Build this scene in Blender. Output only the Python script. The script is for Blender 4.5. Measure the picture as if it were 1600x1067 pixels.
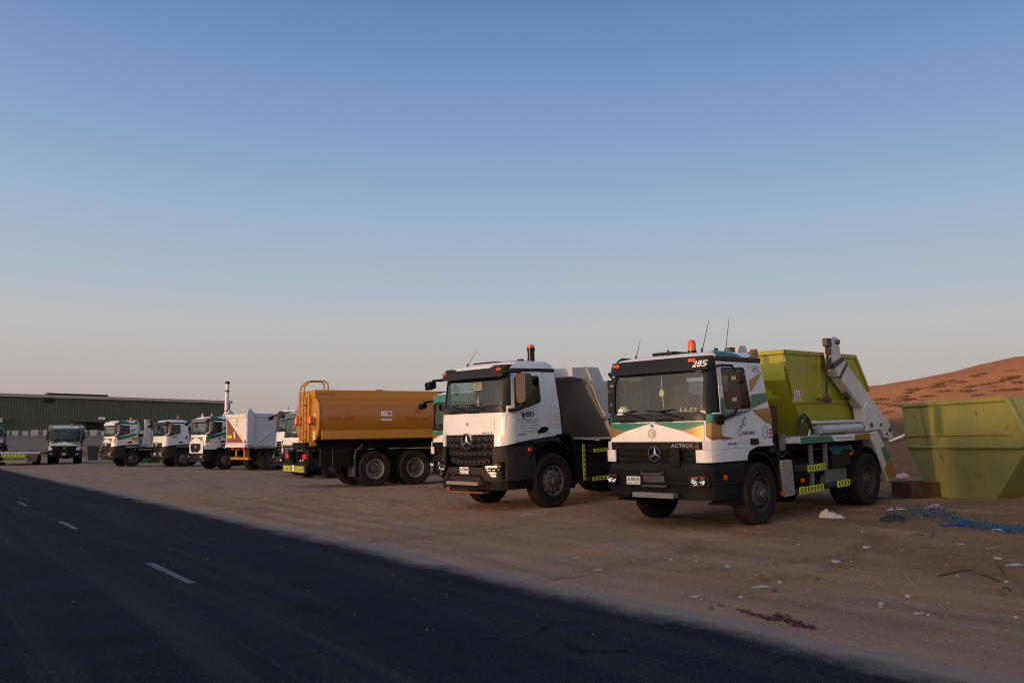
import bpy, bmesh, math, random
import numpy as np
from mathutils import Vector, Matrix
from mathutils.geometry import tessellate_polygon

for _o in list(bpy.data.objects): bpy.data.objects.remove(_o)
SC = bpy.context.scene
COL = SC.collection
R = math.radians
rnd = random.Random(7)

# ------------------------------------------------------------------ camera
CAM_Z = 1.42
_c = bpy.data.cameras.new('camera')
_c.sensor_width = 36.0; _c.lens = 30.73; _c.clip_start = 0.1; _c.clip_end = 9000
cam = bpy.data.objects.new('camera', _c); COL.objects.link(cam)
cam.location = (0, 0, CAM_Z); cam.rotation_euler = (R(90 + 6.87), 0, 0)
SC.camera = cam

# ------------------------------------------------------------------ light
SUN_AZ = (-0.76, -0.65); SUN_EL = R(2.9)
SUN_DIR = Vector((SUN_AZ[0]*math.cos(SUN_EL), SUN_AZ[1]*math.cos(SUN_EL), math.sin(SUN_EL))).normalized()
_l = bpy.data.lights.new('sun', 'SUN'); _l.energy = 2.15; _l.angle = R(0.8); _l.color = (1.0, 0.52, 0.25)
sun = bpy.data.objects.new('sun', _l); COL.objects.link(sun)
sun.rotation_euler = (-SUN_DIR).to_track_quat('-Z', 'Y').to_euler(); sun.location = (-60, -20, 30)
world = bpy.data.worlds.new('World'); SC.world = world; world.use_nodes = True
_nt = world.node_tree; _bg = _nt.nodes['Background']
_sky = _nt.nodes.new('ShaderNodeTexSky'); _sky.sky_type = 'NISHITA'; _sky.sun_disc = False
_sky.sun_elevation = SUN_EL; _sky.sun_rotation = math.atan2(SUN_DIR.x, SUN_DIR.y)
_sky.dust_density = 1.0; _sky.ozone_density = 2.0
_tc = _nt.nodes.new('ShaderNodeTexCoord'); _sep = _nt.nodes.new('ShaderNodeSeparateXYZ')
_nt.links.new(_tc.outputs['Generated'], _sep.inputs[0])
_rmp = _nt.nodes.new('ShaderNodeValToRGB')           # dusk colours by height above the horizon (sine of elevation)
_nt.links.new(_sep.outputs['Z'], _rmp.inputs[0])
def _lin(c): return tuple((v/255/12.92 if v/255 < .04045 else ((v/255+.055)/1.055)**2.4) for v in c) + (1,)
SKY_STOPS = [(0.0, (160, 144, 139)), (.035, (179, 166, 161)), (.075, (188, 180, 177)), (.13, (190, 189, 190)), (.19, (172, 187, 203)),
             (.26, (154, 179, 207)), (.34, (133, 163, 201)), (.42, (112, 147, 191)), (.50, (91, 127, 175)), (.72, (80, 114, 164)), (1.0, (78, 110, 162))]
_cr = _rmp.color_ramp
while len(_cr.elements) < len(SKY_STOPS): _cr.elements.new(0.5)
for _e, (_p, _k) in zip(_cr.elements, SKY_STOPS): _e.position = _p; _e.color = _lin(_k)
_mul = _nt.nodes.new('ShaderNodeVectorMath'); _mul.operation = 'SCALE'; _mul.inputs['Scale'].default_value = 9.06
_nt.links.new(_rmp.outputs[0], _mul.inputs[0])
_mix = _nt.nodes.new('ShaderNodeMix'); _mix.data_type = 'RGBA'; _mix.inputs[0].default_value = 0.08
_dot = _nt.nodes.new('ShaderNodeVectorMath'); _dot.operation = 'DOT_PRODUCT'; _dot.inputs[1].default_value = SUN_DIR    # broad warm glow round the setting sun
_nt.links.new(_tc.outputs['Generated'], _dot.inputs[0])
_ma = _nt.nodes.new('ShaderNodeMath'); _ma.operation = 'MULTIPLY_ADD'; _ma.inputs[1].default_value = .5; _ma.inputs[2].default_value = .5; _nt.links.new(_dot.outputs['Value'], _ma.inputs[0])
_pw = _nt.nodes.new('ShaderNodeMath'); _pw.operation = 'POWER'; _pw.inputs[1].default_value = 6.0; _nt.links.new(_ma.outputs[0], _pw.inputs[0])
_gl = _nt.nodes.new('ShaderNodeVectorMath'); _gl.operation = 'SCALE'; _gl.inputs[0].default_value = (1.0, .74, .50); _nt.links.new(_pw.outputs[0], _gl.inputs['Scale'])
_gs = _nt.nodes.new('ShaderNodeVectorMath'); _gs.operation = 'SCALE'; _gs.inputs['Scale'].default_value = 22.0; _nt.links.new(_gl.outputs[0], _gs.inputs[0])
_ad = _nt.nodes.new('ShaderNodeVectorMath'); _ad.operation = 'ADD'; _nt.links.new(_mul.outputs[0], _ad.inputs[0]); _nt.links.new(_gs.outputs[0], _ad.inputs[1])
_nt.links.new(_ad.outputs[0], _mix.inputs[6]); _nt.links.new(_sky.outputs[0], _mix.inputs[7])
_nt.links.new(_mix.outputs[2], _bg.inputs[0]); _bg.inputs[1].default_value = 0.12
SC.view_settings.view_transform = 'Standard'; SC.view_settings.look = 'None'
SC.view_settings.exposure = -0.08; SC.view_settings.gamma = 1.0; SC.view_settings.use_curve_mapping = False
SC.render.engine = 'CYCLES'
SC.cycles.pixel_filter_type = 'BLACKMAN_HARRIS'; SC.cycles.filter_width = 1.1
SC.cycles.use_denoising = True; SC.cycles.max_bounces = 6; SC.cycles.transparent_max_bounces = 16
SC.cycles.caustics_reflective = False; SC.cycles.caustics_refractive = False

# ------------------------------------------------------------------ materials
def mk(name):
    m = bpy.data.materials.new(name); m.use_nodes = True
    return m, m.node_tree, m.node_tree.nodes['Principled BSDF']
def nd(nt, typ, ins=None, **props):
    n = nt.nodes.new(typ)
    for k, v in props.items(): setattr(n, k, v)
    for k, v in (ins or {}).items():
        if hasattr(v, 'is_output'): nt.links.new(v, n.inputs[k])
        else: n.inputs[k].default_value = v
    return n
def rgb(c): return (c[0], c[1], c[2], 1.0)
def noise_(nt, vec, scale, detail=4, rough=.55): return nd(nt, 'ShaderNodeTexNoise', {'Vector': vec, 'Scale': scale, 'Detail': detail, 'Roughness': rough}).outputs[0]
def ramp_(nt, fac, a, b, ca=(0, 0, 0), cb=(1, 1, 1)):
    if a > b: a, b, ca, cb = b, a, cb, ca
    n = nd(nt, 'ShaderNodeValToRGB', {0: fac}); e = n.color_ramp.elements
    e[0].position = a; e[0].color = rgb(ca); e[1].position = b; e[1].color = rgb(cb); return n.outputs[0]
def mixc(nt, fac, a, b, mode='MIX'):
    n = nd(nt, 'ShaderNodeMix', data_type='RGBA', blend_type=mode)
    for i, v in ((0, fac), (6, a), (7, b)):
        if hasattr(v, 'is_output'): nt.links.new(v, n.inputs[i])
        else: n.inputs[i].default_value = v if i == 0 else rgb(v)
    return n.outputs[2]
def math_(nt, op, a, b=0.0, clamp=False):
    n = nd(nt, 'ShaderNodeMath', {0: a, 1: b}, operation=op); n.use_clamp = clamp; return n.outputs[0]
DUST = (.27, .20, .155)
def paint(name, col, rough=.38, metal=0.0, dust=.25, low=.5, coat=0.25, rust=0.0, bump=0.0, bscale=60, streak=0.0, spec=.5):
    """paint with road dust: mottled everywhere, heavier low on the vehicle (object z = height above the ground)"""
    m, nt, b = mk(name)
    tc = nd(nt, 'ShaderNodeTexCoord').outputs['Object']
    z = nd(nt, 'ShaderNodeSeparateXYZ', {0: tc}).outputs['Z']
    n1 = noise_(nt, tc, 2.3, 6, .65); n2 = noise_(nt, tc, 14, 4, .6)
    lowf = math_(nt, 'MULTIPLY', math_(nt, 'SUBTRACT', 1.7, z, True), low)
    f = math_(nt, 'MULTIPLY', math_(nt, 'ADD', ramp_(nt, n1, .38, .75), math_(nt, 'MULTIPLY', n2, .35)), dust)
    f = math_(nt, 'ADD', f, math_(nt, 'MULTIPLY', lowf, math_(nt, 'MULTIPLY', n1, n2)), True)
    c = mixc(nt, f, col, DUST)
    if streak:
        mp = nd(nt, 'ShaderNodeMapping', {0: tc, 3: (5, 5, .35)}).outputs[0]
        s = ramp_(nt, noise_(nt, mp, 3, 5, .7), .52, .72)
        c = mixc(nt, math_(nt, 'MULTIPLY', s, streak), c, tuple(v*.55+.02 for v in col))
    if name == 'weathered_green_paint': c = mixc(nt, math_(nt, 'MULTIPLY', ramp_(nt, noise_(nt, tc, .9, 4, .6), .40, .62), .75), c, (.17, .205, .075))
    if rust:
        r1 = ramp_(nt, noise_(nt, tc, 3.1, 8, .75), .6, .68)
        c = mixc(nt, math_(nt, 'MULTIPLY', r1, rust), c, (.16, .065, .022))
    nt.links.new(c, b.inputs['Base Color'])
    rr = nd(nt, 'ShaderNodeMapRange', {0: f, 3: rough, 4: min(1, rough+.35)}).outputs[0]
    nt.links.new(rr, b.inputs['Roughness'])
    b.inputs['Specular IOR Level'].default_value = spec; b.inputs['Metallic'].default_value = metal; b.inputs['Coat Weight'].default_value = coat; b.inputs['Coat Roughness'].default_value = .12
    if bump:
        bp = nd(nt, 'ShaderNodeBump', {'Height': noise_(nt, tc, bscale, 3), 'Strength': bump, 'Distance': .01}).outputs[0]
        nt.links.new(bp, b.inputs['Normal'])
    return m
def glassmat(name, tint, refl=1.0, film=0.0):
    m, nt, b = mk(name); nt.nodes.remove(b)
    out = [n for n in nt.nodes if n.type == 'OUTPUT_MATERIAL'][0]
    t = nd(nt, 'ShaderNodeBsdfTransparent', {0: rgb(tint)}); g = nd(nt, 'ShaderNodeBsdfGlossy', {0: (1, 1, 1, 1), 'Roughness': .02})
    fr = nd(nt, 'ShaderNodeFresnel', {0: 1.52}).outputs[0]
    mx = nd(nt, 'ShaderNodeMixShader', {0: math_(nt, 'MULTIPLY', fr, refl, True), 1: t.outputs[0], 2: g.outputs[0]})
    if film:                                          # thin film of road dust on the pane
        P = nd(nt, 'ShaderNodeNewGeometry').outputs['Position']
        df = nd(nt, 'ShaderNodeBsdfDiffuse', {0: (.62, .58, .50, 1)})
        mx = nd(nt, 'ShaderNodeMixShader', {0: math_(nt, 'MULTIPLY', noise_(nt, P, 3.5, 5, .6), film*2), 1: mx.outputs[0], 2: df.outputs[0]})
    nt.links.new(mx.outputs[0], out.inputs[0]); return m
def simple(name, col, rough=.5, metal=0.0, spec=.5, trans=0.0):
    m, nt, b = mk(name); tc = nd(nt, 'ShaderNodeTexCoord').outputs['Object']
    c = mixc(nt, noise_(nt, tc, 9, 4), tuple(v*.8 for v in col), tuple(min(1, v*1.18) for v in col))
    nt.links.new(c, b.inputs['Base Color'])
    b.inputs['Roughness'].default_value = rough; b.inputs['Metallic'].default_value = metal
    b.inputs['Specular IOR Level'].default_value = spec; b.inputs['Transmission Weight'].default_value = trans
    return m
M = {}
M['white'] = paint('white_paint', (.78, .78, .77), .36, dust=.14, low=.6, coat=.3, streak=.10)
M['offwhite'] = paint('aged_white_paint', (.66, .65, .62), .5, dust=.28, low=.5, rust=.35, streak=.4)
M['green'] = paint('green_paint', (.008, .155, .095), .34, dust=.03, low=.08)
M['dgreen'] = paint('dark_green_paint', (.02, .075, .06), .4, dust=.15)
M['gold'] = paint('gold_paint', (.36, .21, .065), .30, metal=.55, dust=.06, low=.15)
M['brown'] = paint('brown_paint', (.22, .075, .03), .35, dust=.08)
M['black'] = paint('black_plastic', (.0045, .0045, .005), .55, dust=.012, low=.03, spec=.16, coat=0, bump=.08, bscale=220)
M['gblack'] = paint('gloss_black_trim', (.005, .005, .006), .3, dust=.012, low=.03, coat=.06, spec=.25)
M['dgrey'] = paint('dark_grey_plastic', (.021, .020, .019), .55, dust=.05, low=.06, spec=.18, coat=0, bump=.1, bscale=200)
M['mgrey'] = paint('mid_grey_plastic', (.12, .12, .12), .55, dust=.25, low=.4, coat=0)
M['chassis'] = paint('chassis_black', (.005, .005, .005), .7, dust=.03, low=.05, coat=0, spec=.12)
M['rubber'] = paint('tyre_rubber', (.009, .0085, .008), .85, dust=.055, low=.10, coat=0, spec=.12, bump=.15, bscale=90)
M['steel'] = paint('wheel_steel', (.17, .17, .17), .45, metal=.35, dust=.2, low=.4, coat=0)
M['dsteel'] = paint('dark_steel', (.05, .05, .052), .5, metal=.5, dust=.3, low=.3, coat=0)
M['headboard'] = paint('shaded_headboard_grey', (.25, .262, .285), .45, metal=.1, dust=.18, low=.1, streak=.2)  # darker than the body paint: the cab's shade is put into the colour
M['mirrorcase'] = paint('sunlit_grey_plastic', (.075, .058, .045), .5, dust=.1, low=.1, coat=0)  # brown of the low sun put into the dark plastic's colour
M['rimlight'] = paint('pale_wheel_steel', (.36, .35, .34), .45, metal=.3, dust=.2, low=.2, coat=0)
M['silver'] = paint('bright_steel', (.55, .55, .55), .35, metal=.85, dust=.2, low=.2, coat=0)
M['chrome'] = simple('chrome', (.85, .85, .86), .12, 1.0)
M['tread'] = paint('step_plate', (.28, .27, .26), .5, metal=.6, dust=.35, low=.4, coat=0, bump=.5, bscale=70)
M['lime'] = paint('lime_green_paint', (.325, .325, .015), .38, dust=.10, low=.0, streak=.12, coat=.2)
M['oldlime'] = paint('weathered_green_paint', (.25, .25, .045), .55, dust=.14, low=.25, rust=1.0, streak=.4, coat=.05, bump=.15, bscale=25)
M['tank'] = paint('amber_tank_paint', (.37, .15, .010), .34, dust=.05, low=.1, coat=.2, streak=.25)
M['tankb'] = paint('amber_trim_paint', (.46, .20, .012), .36, dust=.05, low=.1)
M['body'] = paint('pale_grey_body_paint', (.52, .53, .55), .42, dust=.16, low=.2, streak=.15)
M['bodyin'] = paint('worn_body_steel', (.17, .17, .17), .55, metal=.3, dust=.3)
M['redbrown'] = paint('red_brown_paint', (.23, .055, .022), .45, dust=.15)
M['yellow'] = paint('reflective_yellow', (.62, .66, .02), .45, dust=.18, low=.25, coat=0)
M['orange'] = simple('amber_lens', (.62, .085, .008), .25, 0, .6)
M['red'] = simple('red_lens', (.55, .022, .015), .3, 0, .6)
M['redpaint'] = simple('red_print', (.45, .018, .018), .5)
M['greyprint'] = simple('grey_print', (.30, .30, .30), .5)
M['blackprint'] = simple('black_print', (.02, .02, .02), .5)
M['greenprint'] = simple('green_print', (.02, .13, .09), .5)
M['whiteprint'] = simple('white_print', (.80, .80, .78), .5)
M['blueprint'] = simple('blue_print', (.03, .07, .33), .5)
M['plate'] = simple('plate_white', (.74, .73, .70), .4)
M['inter'] = simple('cab_lining', (.05, .05, .048), .8)
M['dash'] = simple('dashboard_grey', (.13, .12, .10), .75); M['dashl'] = simple('dashboard_beige', (.36, .32, .24), .75)
M['seat'] = simple('seat_fabric', (.035, .035, .04), .9)
M['bluep'] = paint('blue_paint', (.03, .08, .40), .4, dust=.1)
M['hose'] = simple('hose_rubber', (.014, .014, .014), .5)
M['cream'] = simple('cream_print', (.72, .66, .42), .6)
M['glass'] = glassmat('windscreen_glass', (.74, .86, .80), 1.05)
M['tint'] = glassmat('side_glass', (.46, .52, .50), .9)
M['lens'] = glassmat('clear_lens', (.90, .92, .93), 1.0)

# ------------------------------------------------------------------ mesh building
class MB:
    flip = False
    def __init__(s): s.v = []; s.f = []; s.mi = []; s.cur = 0
    def add(s, vs, fs, mi=None):
        o = len(s.v); s.v += [tuple(map(float, p)) for p in vs]
        for f in fs: s.f.append(tuple(o+i for i in f)); s.mi.append(s.cur if mi is None else mi)
        return s
    def box(s, x0, x1, y0, y1, z0, z1, mi=None):
        v = [(x, y, z) for x in (x0, x1) for y in (y0, y1) for z in (z0, z1)]
        return s.add(v, [(0, 1, 3, 2), (4, 6, 7, 5), (0, 4, 5, 1), (2, 3, 7, 6), (0, 2, 6, 4), (1, 5, 7, 3)], mi)
    def prism(s, poly, axis, a, b, mi=None):
        """polygon in the two other axes (in x,y,z order), extruded along axis from a to b"""
        def P(u, v, w): return {'x': (w, u, v), 'y': (u, w, v), 'z': (u, v, w)}[axis]
        n = len(poly)
        vs = [P(u, v, a) for u, v in poly] + [P(u, v, b) for u, v in poly]
        fs = [tuple(range(n))[::-1], tuple(range(n, 2*n))] + [(i, (i+1) % n, n+(i+1) % n, n+i) for i in range(n)]
        return s.add(vs, fs, mi)
    def cyl(s, p0, p1, r, r1=None, n=14, mi=None, cap=True):
        p0 = Vector(p0); p1 = Vector(p1); r1 = r if r1 is None else r1
        d = (p1-p0).normalized(); a = d.orthogonal().normalized(); b = d.cross(a)
        vs = []
        for p, q in ((p0, r), (p1, r1)):
            for i in range(n):
                t = 2*math.pi*i/n; vs.append(p+a*(q*math.cos(t))+b*(q*math.sin(t)))
        fs = [(i, (i+1) % n, n+(i+1) % n, n+i) for i in range(n)]
        if cap: fs += [tuple(range(n))[::-1], tuple(range(n, 2*n))]
        return s.add(vs, fs, mi)
    def tube(s, pts, r, n=8, mi=None):
        pts = [Vector(p) for p in pts]; vs = []; fs = []; a = None
        for k, p in enumerate(pts):
            d = (pts[min(k+1, len(pts)-1)]-pts[max(k-1, 0)]).normalized()
            a = d.orthogonal().normalized() if a is None else (a-d*a.dot(d)).normalized()
            b = d.cross(a); rr = r[k] if isinstance(r, (list, tuple)) else r
            for i in range(n):
                t = 2*math.pi*i/n; vs.append(p+a*(rr*math.cos(t))+b*(rr*math.sin(t)))
        for k in range(len(pts)-1):
            for i in range(n): fs.append((k*n+i, k*n+(i+1) % n, (k+1)*n+(i+1) % n, (k+1)*n+i))
        fs += [tuple(range(n))[::-1], tuple(range((len(pts)-1)*n, len(pts)*n))]
        return s.add(vs, fs, mi)
    def lathe(s, prof, c=(0, 0, 0), axis='y', n=32, mi=None, a0=0.0, a1=2*math.pi):
        """profile of (radius, offset along axis)"""
        full = abs(a1-a0-2*math.pi) < 1e-6; m = n if full else n+1; vs = []; fs = []
        for i in range(m):
            t = a0+(a1-a0)*i/n; co, si = math.cos(t), math.sin(t)
            for r, o in prof:
                vs.append({'y': (c[0]+r*co, c[1]+o, c[2]+r*si), 'x': (c[0]+o, c[1]+r*co, c[2]+r*si), 'z': (c[0]+r*co, c[1]+r*si, c[2]+o)}[axis])
        k = len(prof)
        for i in range(n):
            j = (i+1) % m
            for q in range(k-1): fs.append((i*k+q, i*k+q+1, j*k+q+1, j*k+q))
        return s.add(vs, fs, mi)
    def grid(s, rows, mi=None, skip=None, close=False):
        n = len(rows[0]); vs = [p for r in rows for p in r]; fs = []; mis = []
        for j in range(len(rows)-1):
            for i in range(n if close else n-1):
                k = skip(i, j) if skip else (s.cur if mi is None else mi)
                if k is None: continue
                fs.append((j*n+i, j*n+(i+1) % n, (j+1)*n+(i+1) % n, (j+1)*n+i)); mis.append(k)
        o = len(s.v); s.v += [tuple(map(float, p)) for p in vs]
        for f, k in zip(fs, mis): s.f.append(tuple(o+i for i in f)); s.mi.append(k)
        return s
    def ring(s, outer, inner, fn, mi=None):
        """flat frame between two star-shaped 2D outlines, mapped to 3D with fn(u,v)"""
        cx = sum(p[0] for p in inner)/len(inner); cy = sum(p[1] for p in inner)/len(inner)
        ang = sorted(set([round(math.atan2(p[1]-cy, p[0]-cx), 5) for p in list(outer)+list(inner)]+[round(-math.pi+2*math.pi*i/24, 5) for i in range(24)]))
        def hit(poly, a):
            dx, dy = math.cos(a), math.sin(a); best = None
            for i in range(len(poly)):
                x1, y1 = poly[i][0]-cx, poly[i][1]-cy; x2, y2 = poly[(i+1) % len(poly)][0]-cx, poly[(i+1) % len(poly)][1]-cy
                ex, ey = x2-x1, y2-y1; den = dx*ey-dy*ex
                if abs(den) < 1e-12: continue
                t = (x1*ey-y1*ex)/den; q = (x1*dy-y1*dx)/den
                if t > 0 and -1e-4 <= q <= 1+1e-4 and (best is None or t > best): best = t
            best = best or .01
            return (cx+dx*best, cy+dy*best)
        O = [fn(*hit(outer, a)) for a in ang]; I = [fn(*hit(inner, a)) for a in ang]; n = len(ang)
        return s.add(O+I, [(i, (i+1) % n, n+(i+1) % n, n+i) for i in range(n)], mi)
    def build(s, name, mats, parent=None, bevel=0.0, smooth=True, ang=32, solid=0.0, loc=None, merge=False, seg=1):
        bm = bmesh.new(); sg = -1.0 if s.flip else 1.0
        vs = [bm.verts.new((x, sg*y, z)) for x, y, z in s.v]
        for f, k in zip(s.f, s.mi):
            try: bf = bm.faces.new([vs[i] for i in f]); bf.material_index = k
            except ValueError: pass
        if merge: bmesh.ops.remove_doubles(bm, verts=bm.verts, dist=1e-4)
        bmesh.ops.recalc_face_normals(bm, faces=bm.faces)
        if solid: bmesh.ops.solidify(bm, geom=bm.faces[:], thickness=solid)
        if bevel:
            es = [e for e in bm.edges if len(e.link_faces) == 2 and e.calc_face_angle(0) > R(35) and e.calc_length() > bevel*1.5]
            if es: bmesh.ops.bevel(bm, geom=es, offset=bevel, segments=seg, affect='EDGES', clamp_overlap=True)
        me = bpy.data.meshes.new(name); bm.to_mesh(me); bm.free()
        for m in (mats if isinstance(mats, (list, tuple)) else [mats]): me.materials.append(M[m] if isinstance(m, str) else m)
        if smooth:
            me.polygons.foreach_set('use_smooth', [True]*len(me.polygons)); me.set_sharp_from_angle(angle=R(ang))
        return link(name, me, parent, loc)
class TB(MB): flip = True
def link(name, me, parent=None, loc=None, rot=None):
    o = bpy.data.objects.new(name, me); COL.objects.link(o)
    if parent is not None: o.parent = parent
    if loc is not None: o.location = loc
    if rot is not None: o.rotation_euler = rot
    return o
def tag(o, label=None, cat=None, group=None, kind=None):
    for k, v in (('label', label), ('category', cat), ('group', group), ('kind', kind)):
        if v: o[k] = v
    return o
def empty(name, loc=(0, 0, 0), rz=0.0):
    o = bpy.data.objects.new(name, None); COL.objects.link(o); o.location = loc; o.rotation_euler = (0, 0, rz); o.empty_display_size = .3
    return o
def rpoly(pts, r, n=4):
    out = []; N = len(pts)
    for i in range(N):
        p0, p1, p2 = Vector(pts[i-1]), Vector(pts[i]), Vector(pts[(i+1) % N])
        a = (p0-p1); b = (p2-p1); rr = min(r, a.length*.45, b.length*.45)
        q0 = p1+a.normalized()*rr; q2 = p1+b.normalized()*rr
        for k in range(n+1):
            t = k/n; out.append(tuple(q0*(1-t)**2+p1*(2*t*(1-t))+q2*t**2))
    return out
def rect(x0, x1, y0, y1): return [(x0, y0), (x1, y0), (x1, y1), (x0, y1)]
_txt = {}
def text2d(s, size=1.0, bold=0.0, shear=0.0, align='LEFT', width=None):
    key = (s, bold, shear)
    if key not in _txt:
        cu = bpy.data.curves.new('lettering', 'FONT'); cu.body = s; cu.resolution_u = 3; cu.offset = bold; cu.shear = shear; cu.fill_mode = 'FRONT'
        o = bpy.data.objects.new('lettering', cu); COL.objects.link(o)
        bpy.context.view_layer.update()
        dg = bpy.context.evaluated_depsgraph_get(); me = o.evaluated_get(dg).to_mesh()
        vs = [(v.co.x, v.co.y) for v in me.vertices]; fs = [tuple(p.vertices) for p in me.polygons]
        o.evaluated_get(dg).to_mesh_clear(); bpy.data.objects.remove(o); bpy.data.curves.remove(cu)
        _txt[key] = (vs, fs)
    vs, fs = _txt[key]
    if not vs: return [], []
    x0 = min(v[0] for v in vs); x1 = max(v[0] for v in vs); w = x1-x0
    kx = width/w if width else size
    off = {'LEFT': 0, 'CENTER': -.5*w, 'RIGHT': -w}[align]
    return [((v[0]-x0+off)*kx, v[1]*size) for v in vs], fs
def put_text(mb, s, fn, u, v, size, mi=None, **kw):
    vs, fs = text2d(s, size, **kw); return mb.add([fn(u+a, v+b) for a, b in vs], fs, mi)
def put_poly(mb, poly, fn, mi=None, cuts=0):
    tri = tessellate_polygon([[Vector((p[0], p[1], 0)) for p in poly]])
    P = [tuple(p[:2]) for p in poly]; T = [tuple(t) for t in tri]
    for _ in range(cuts):
        nT = []; mid = {}
        def md(a, b):
            k = (min(a, b), max(a, b))
            if k not in mid: P.append(((P[a][0]+P[b][0])/2, (P[a][1]+P[b][1])/2)); mid[k] = len(P)-1
            return mid[k]
        for a, b, c in T:
            x, y, z = md(a, b), md(b, c), md(c, a); nT += [(a, x, z), (x, b, y), (z, y, c), (x, y, z)]
        T = nT
    return mb.add([fn(*p) for p in P], T, mi)
def arabic(s):
    """letters given in reading order as presentation forms, laid out right to left"""
    return s[::-1]

# ------------------------------------------------------------------ noise for shapes
def _h(i, j, seed):
    with np.errstate(over='ignore'):
        n = (i.astype(np.int64)*374761393+j.astype(np.int64)*668265263+seed*1442695041) & 0xffffffff
        n = ((n ^ (n >> 13))*1274126177) & 0xffffffff
        return ((n ^ (n >> 16)) & 0xffff)/65535.0
def vnoise(x, y, seed=0):
    x = np.asarray(x, float); y = np.asarray(y, float)
    i = np.floor(x); j = np.floor(y); u = x-i; v = y-j; u = u*u*(3-2*u); v = v*v*(3-2*v)
    return (_h(i, j, seed)*(1-u)+_h(i+1, j, seed)*u)*(1-v)+(_h(i, j+1, seed)*(1-u)+_h(i+1, j+1, seed)*u)*v
def fbm(x, y, seed=0, o=4):
    t = 0; a = .5
    for k in range(o): t = t+a*(vnoise(x, y, seed+k)-.5); x = x*2.03; y = y*2.03; a *= .5
    return t
# ------------------------------------------------------------------ terrain shape
E0 = (2.67, 5.3); DE = (-.57, .822); DN = (.822, .57)       # road edge: point, direction, normal towards the yard
def edge_d(x, y): return (x-E0[0])*DN[0]+(y-E0[1])*DN[1]
def sstep(a, b, v): t = np.clip((v-a)/(b-a), 0, 1); return t*t*(3-2*t)
def base_h(x, y):
    x = np.asarray(x, float); y = np.asarray(y, float)
    s = .73*x+.684*y; t = -.684*x+.73*y
    sl = np.interp(t, [15, 30], [.036, .003])
    h = sl*np.minimum(np.logaddexp(0, (s-11.4)/.8)*.8, 14)
    g = .80*sstep(20.5, 34, y)+.20*sstep(30, 75, y)
    h = h+.19*np.minimum(np.logaddexp(0, (x-1.5)/1.2)*1.2, 90)*g*(1-.75*sstep(140, 420, y))
    return h
RUTS = []
TRACK = None
def ground_h(x, y, fine=True):
    global TRACK
    x = np.asarray(x, float); y = np.asarray(y, float)
    d = edge_d(x, y); h = base_h(x, y)
    g = sstep(24, 50, y)*sstep(4, 18, x)
    h = h+g*(fbm(x*.09, y*.09, 3, 4)*2.2+np.abs(fbm(x*.28, y*.28, 9, 3))*1.3+fbm(x*.7, y*.7, 14, 3)*.5)
    mnd = np.exp(-((y-104-.1*(x+50))/5.5)**2)*sstep(-72, -64, x)*(1-sstep(-44, -37, x))
    h = h+mnd*(.85+1.3*fbm(x*.35, y*.35, 21, 3))
    pile = np.exp(-(((x-10.9)/1.5)**2+((y-17.4)/1.1)**2)); h = h+pile*.12
    if fine:
        w = sstep(.1, 1.2, d)
        h = h+w*(fbm(x*.55, y*.55, 5, 3)*.03+fbm(x*2.3, y*2.3, 6, 3)*.022+fbm(x*7, y*7, 8, 2)*(.022+.03*sstep(11.2, 13.0, .73*x+.684*y)))
        al = (x-E0[0])*DE[0]+(y-E0[1])*DE[1]            # wheel tracks that run along the road
        m = sstep(.25, .8, d)*(1-sstep(2.2, 4.2, d))
        h = h+m*.007*np.sin((d+.16*np.sin(al*.21)+.07*np.sin(al*.53))*9.5)*(.4+vnoise(al*.25, d*1.4, 12))
        TRACK = np.zeros_like(x)
        for pts, wd, dep in RUTS:
            for (ax, ay), (bx, by) in zip(pts[:-1], pts[1:]):
                L = math.hypot(bx-ax, by-ay); ux, uy = (bx-ax)/L, (by-ay)/L
                t = (x-ax)*ux+(y-ay)*uy; q = (x-ax)*-uy+(y-ay)*ux
                k = sstep(-.05, .05, t)*(1-sstep(L-.05, L+.05, t)); e = np.abs(q)
                h = h-k*dep*(1-sstep(wd*.45, wd*.62, e))+k*dep*.7*np.exp(-((e-wd*.68)/.07)**2)
                rib = np.sin(q/wd*2*math.pi*4.5); h = h+k*dep*.55*rib*(1-sstep(wd*.4, wd*.5, e))
                TRACK = np.maximum(TRACK, k*(1-sstep(wd*.42, wd*.55, e))*(.55-.45*rib))
    lift = -.06+.075*sstep(-.45, .8, d+.22*fbm(x*.9, y*.9, 31, 3)+.14*fbm(x*4, y*4, 33, 2))
    far = sstep(-7.2, -8.6, d)
    return h*sstep(-.4, 1.0, d)+lift*(1-far)+.02*far
def H(x, y): return float(ground_h(np.array([x]), np.array([y]), False)[0])
_GX = _GY = _GZ = None
def HF(x, y):
    """height of the finished ground sheet"""
    i = int(np.searchsorted(_GX, x))-1; j = int(np.searchsorted(_GY, y))-1
    u = (x-_GX[i])/(_GX[i+1]-_GX[i]); v = (y-_GY[j])/(_GY[j+1]-_GY[j]); a = _GZ
    return float((a[j, i]*(1-u)+a[j, i+1]*u)*(1-v)+(a[j+1, i]*(1-u)+a[j+1, i+1]*u)*v)
def arc(p, ang, L, turn, n=9):
    out = [p]; a = ang
    for i in range(n): a += turn/n; out.append((out[-1][0]+math.sin(a)*L/n, out[-1][1]+math.cos(a)*L/n))
    return out
for p, a, L, tn in (((2.9, 13.4), R(190), 3.6, R(40)), ((4.6, 12.0), R(196), 3.4, R(42)), ((.4, 16.4), R(205), 5.5, R(35)), ((-1.6, 18.4), R(208), 6, R(30)),
                    ((5.6, 13.6), R(200), 5.2, R(50)), ((1.6, 11.4), R(200), 2.4, R(30)), ((-4.5, 22), R(215), 7, R(25))):
    RUTS.append((arc(p, a, L, tn), .30, .016 if p[0] > 2.5 else .009))
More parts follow.
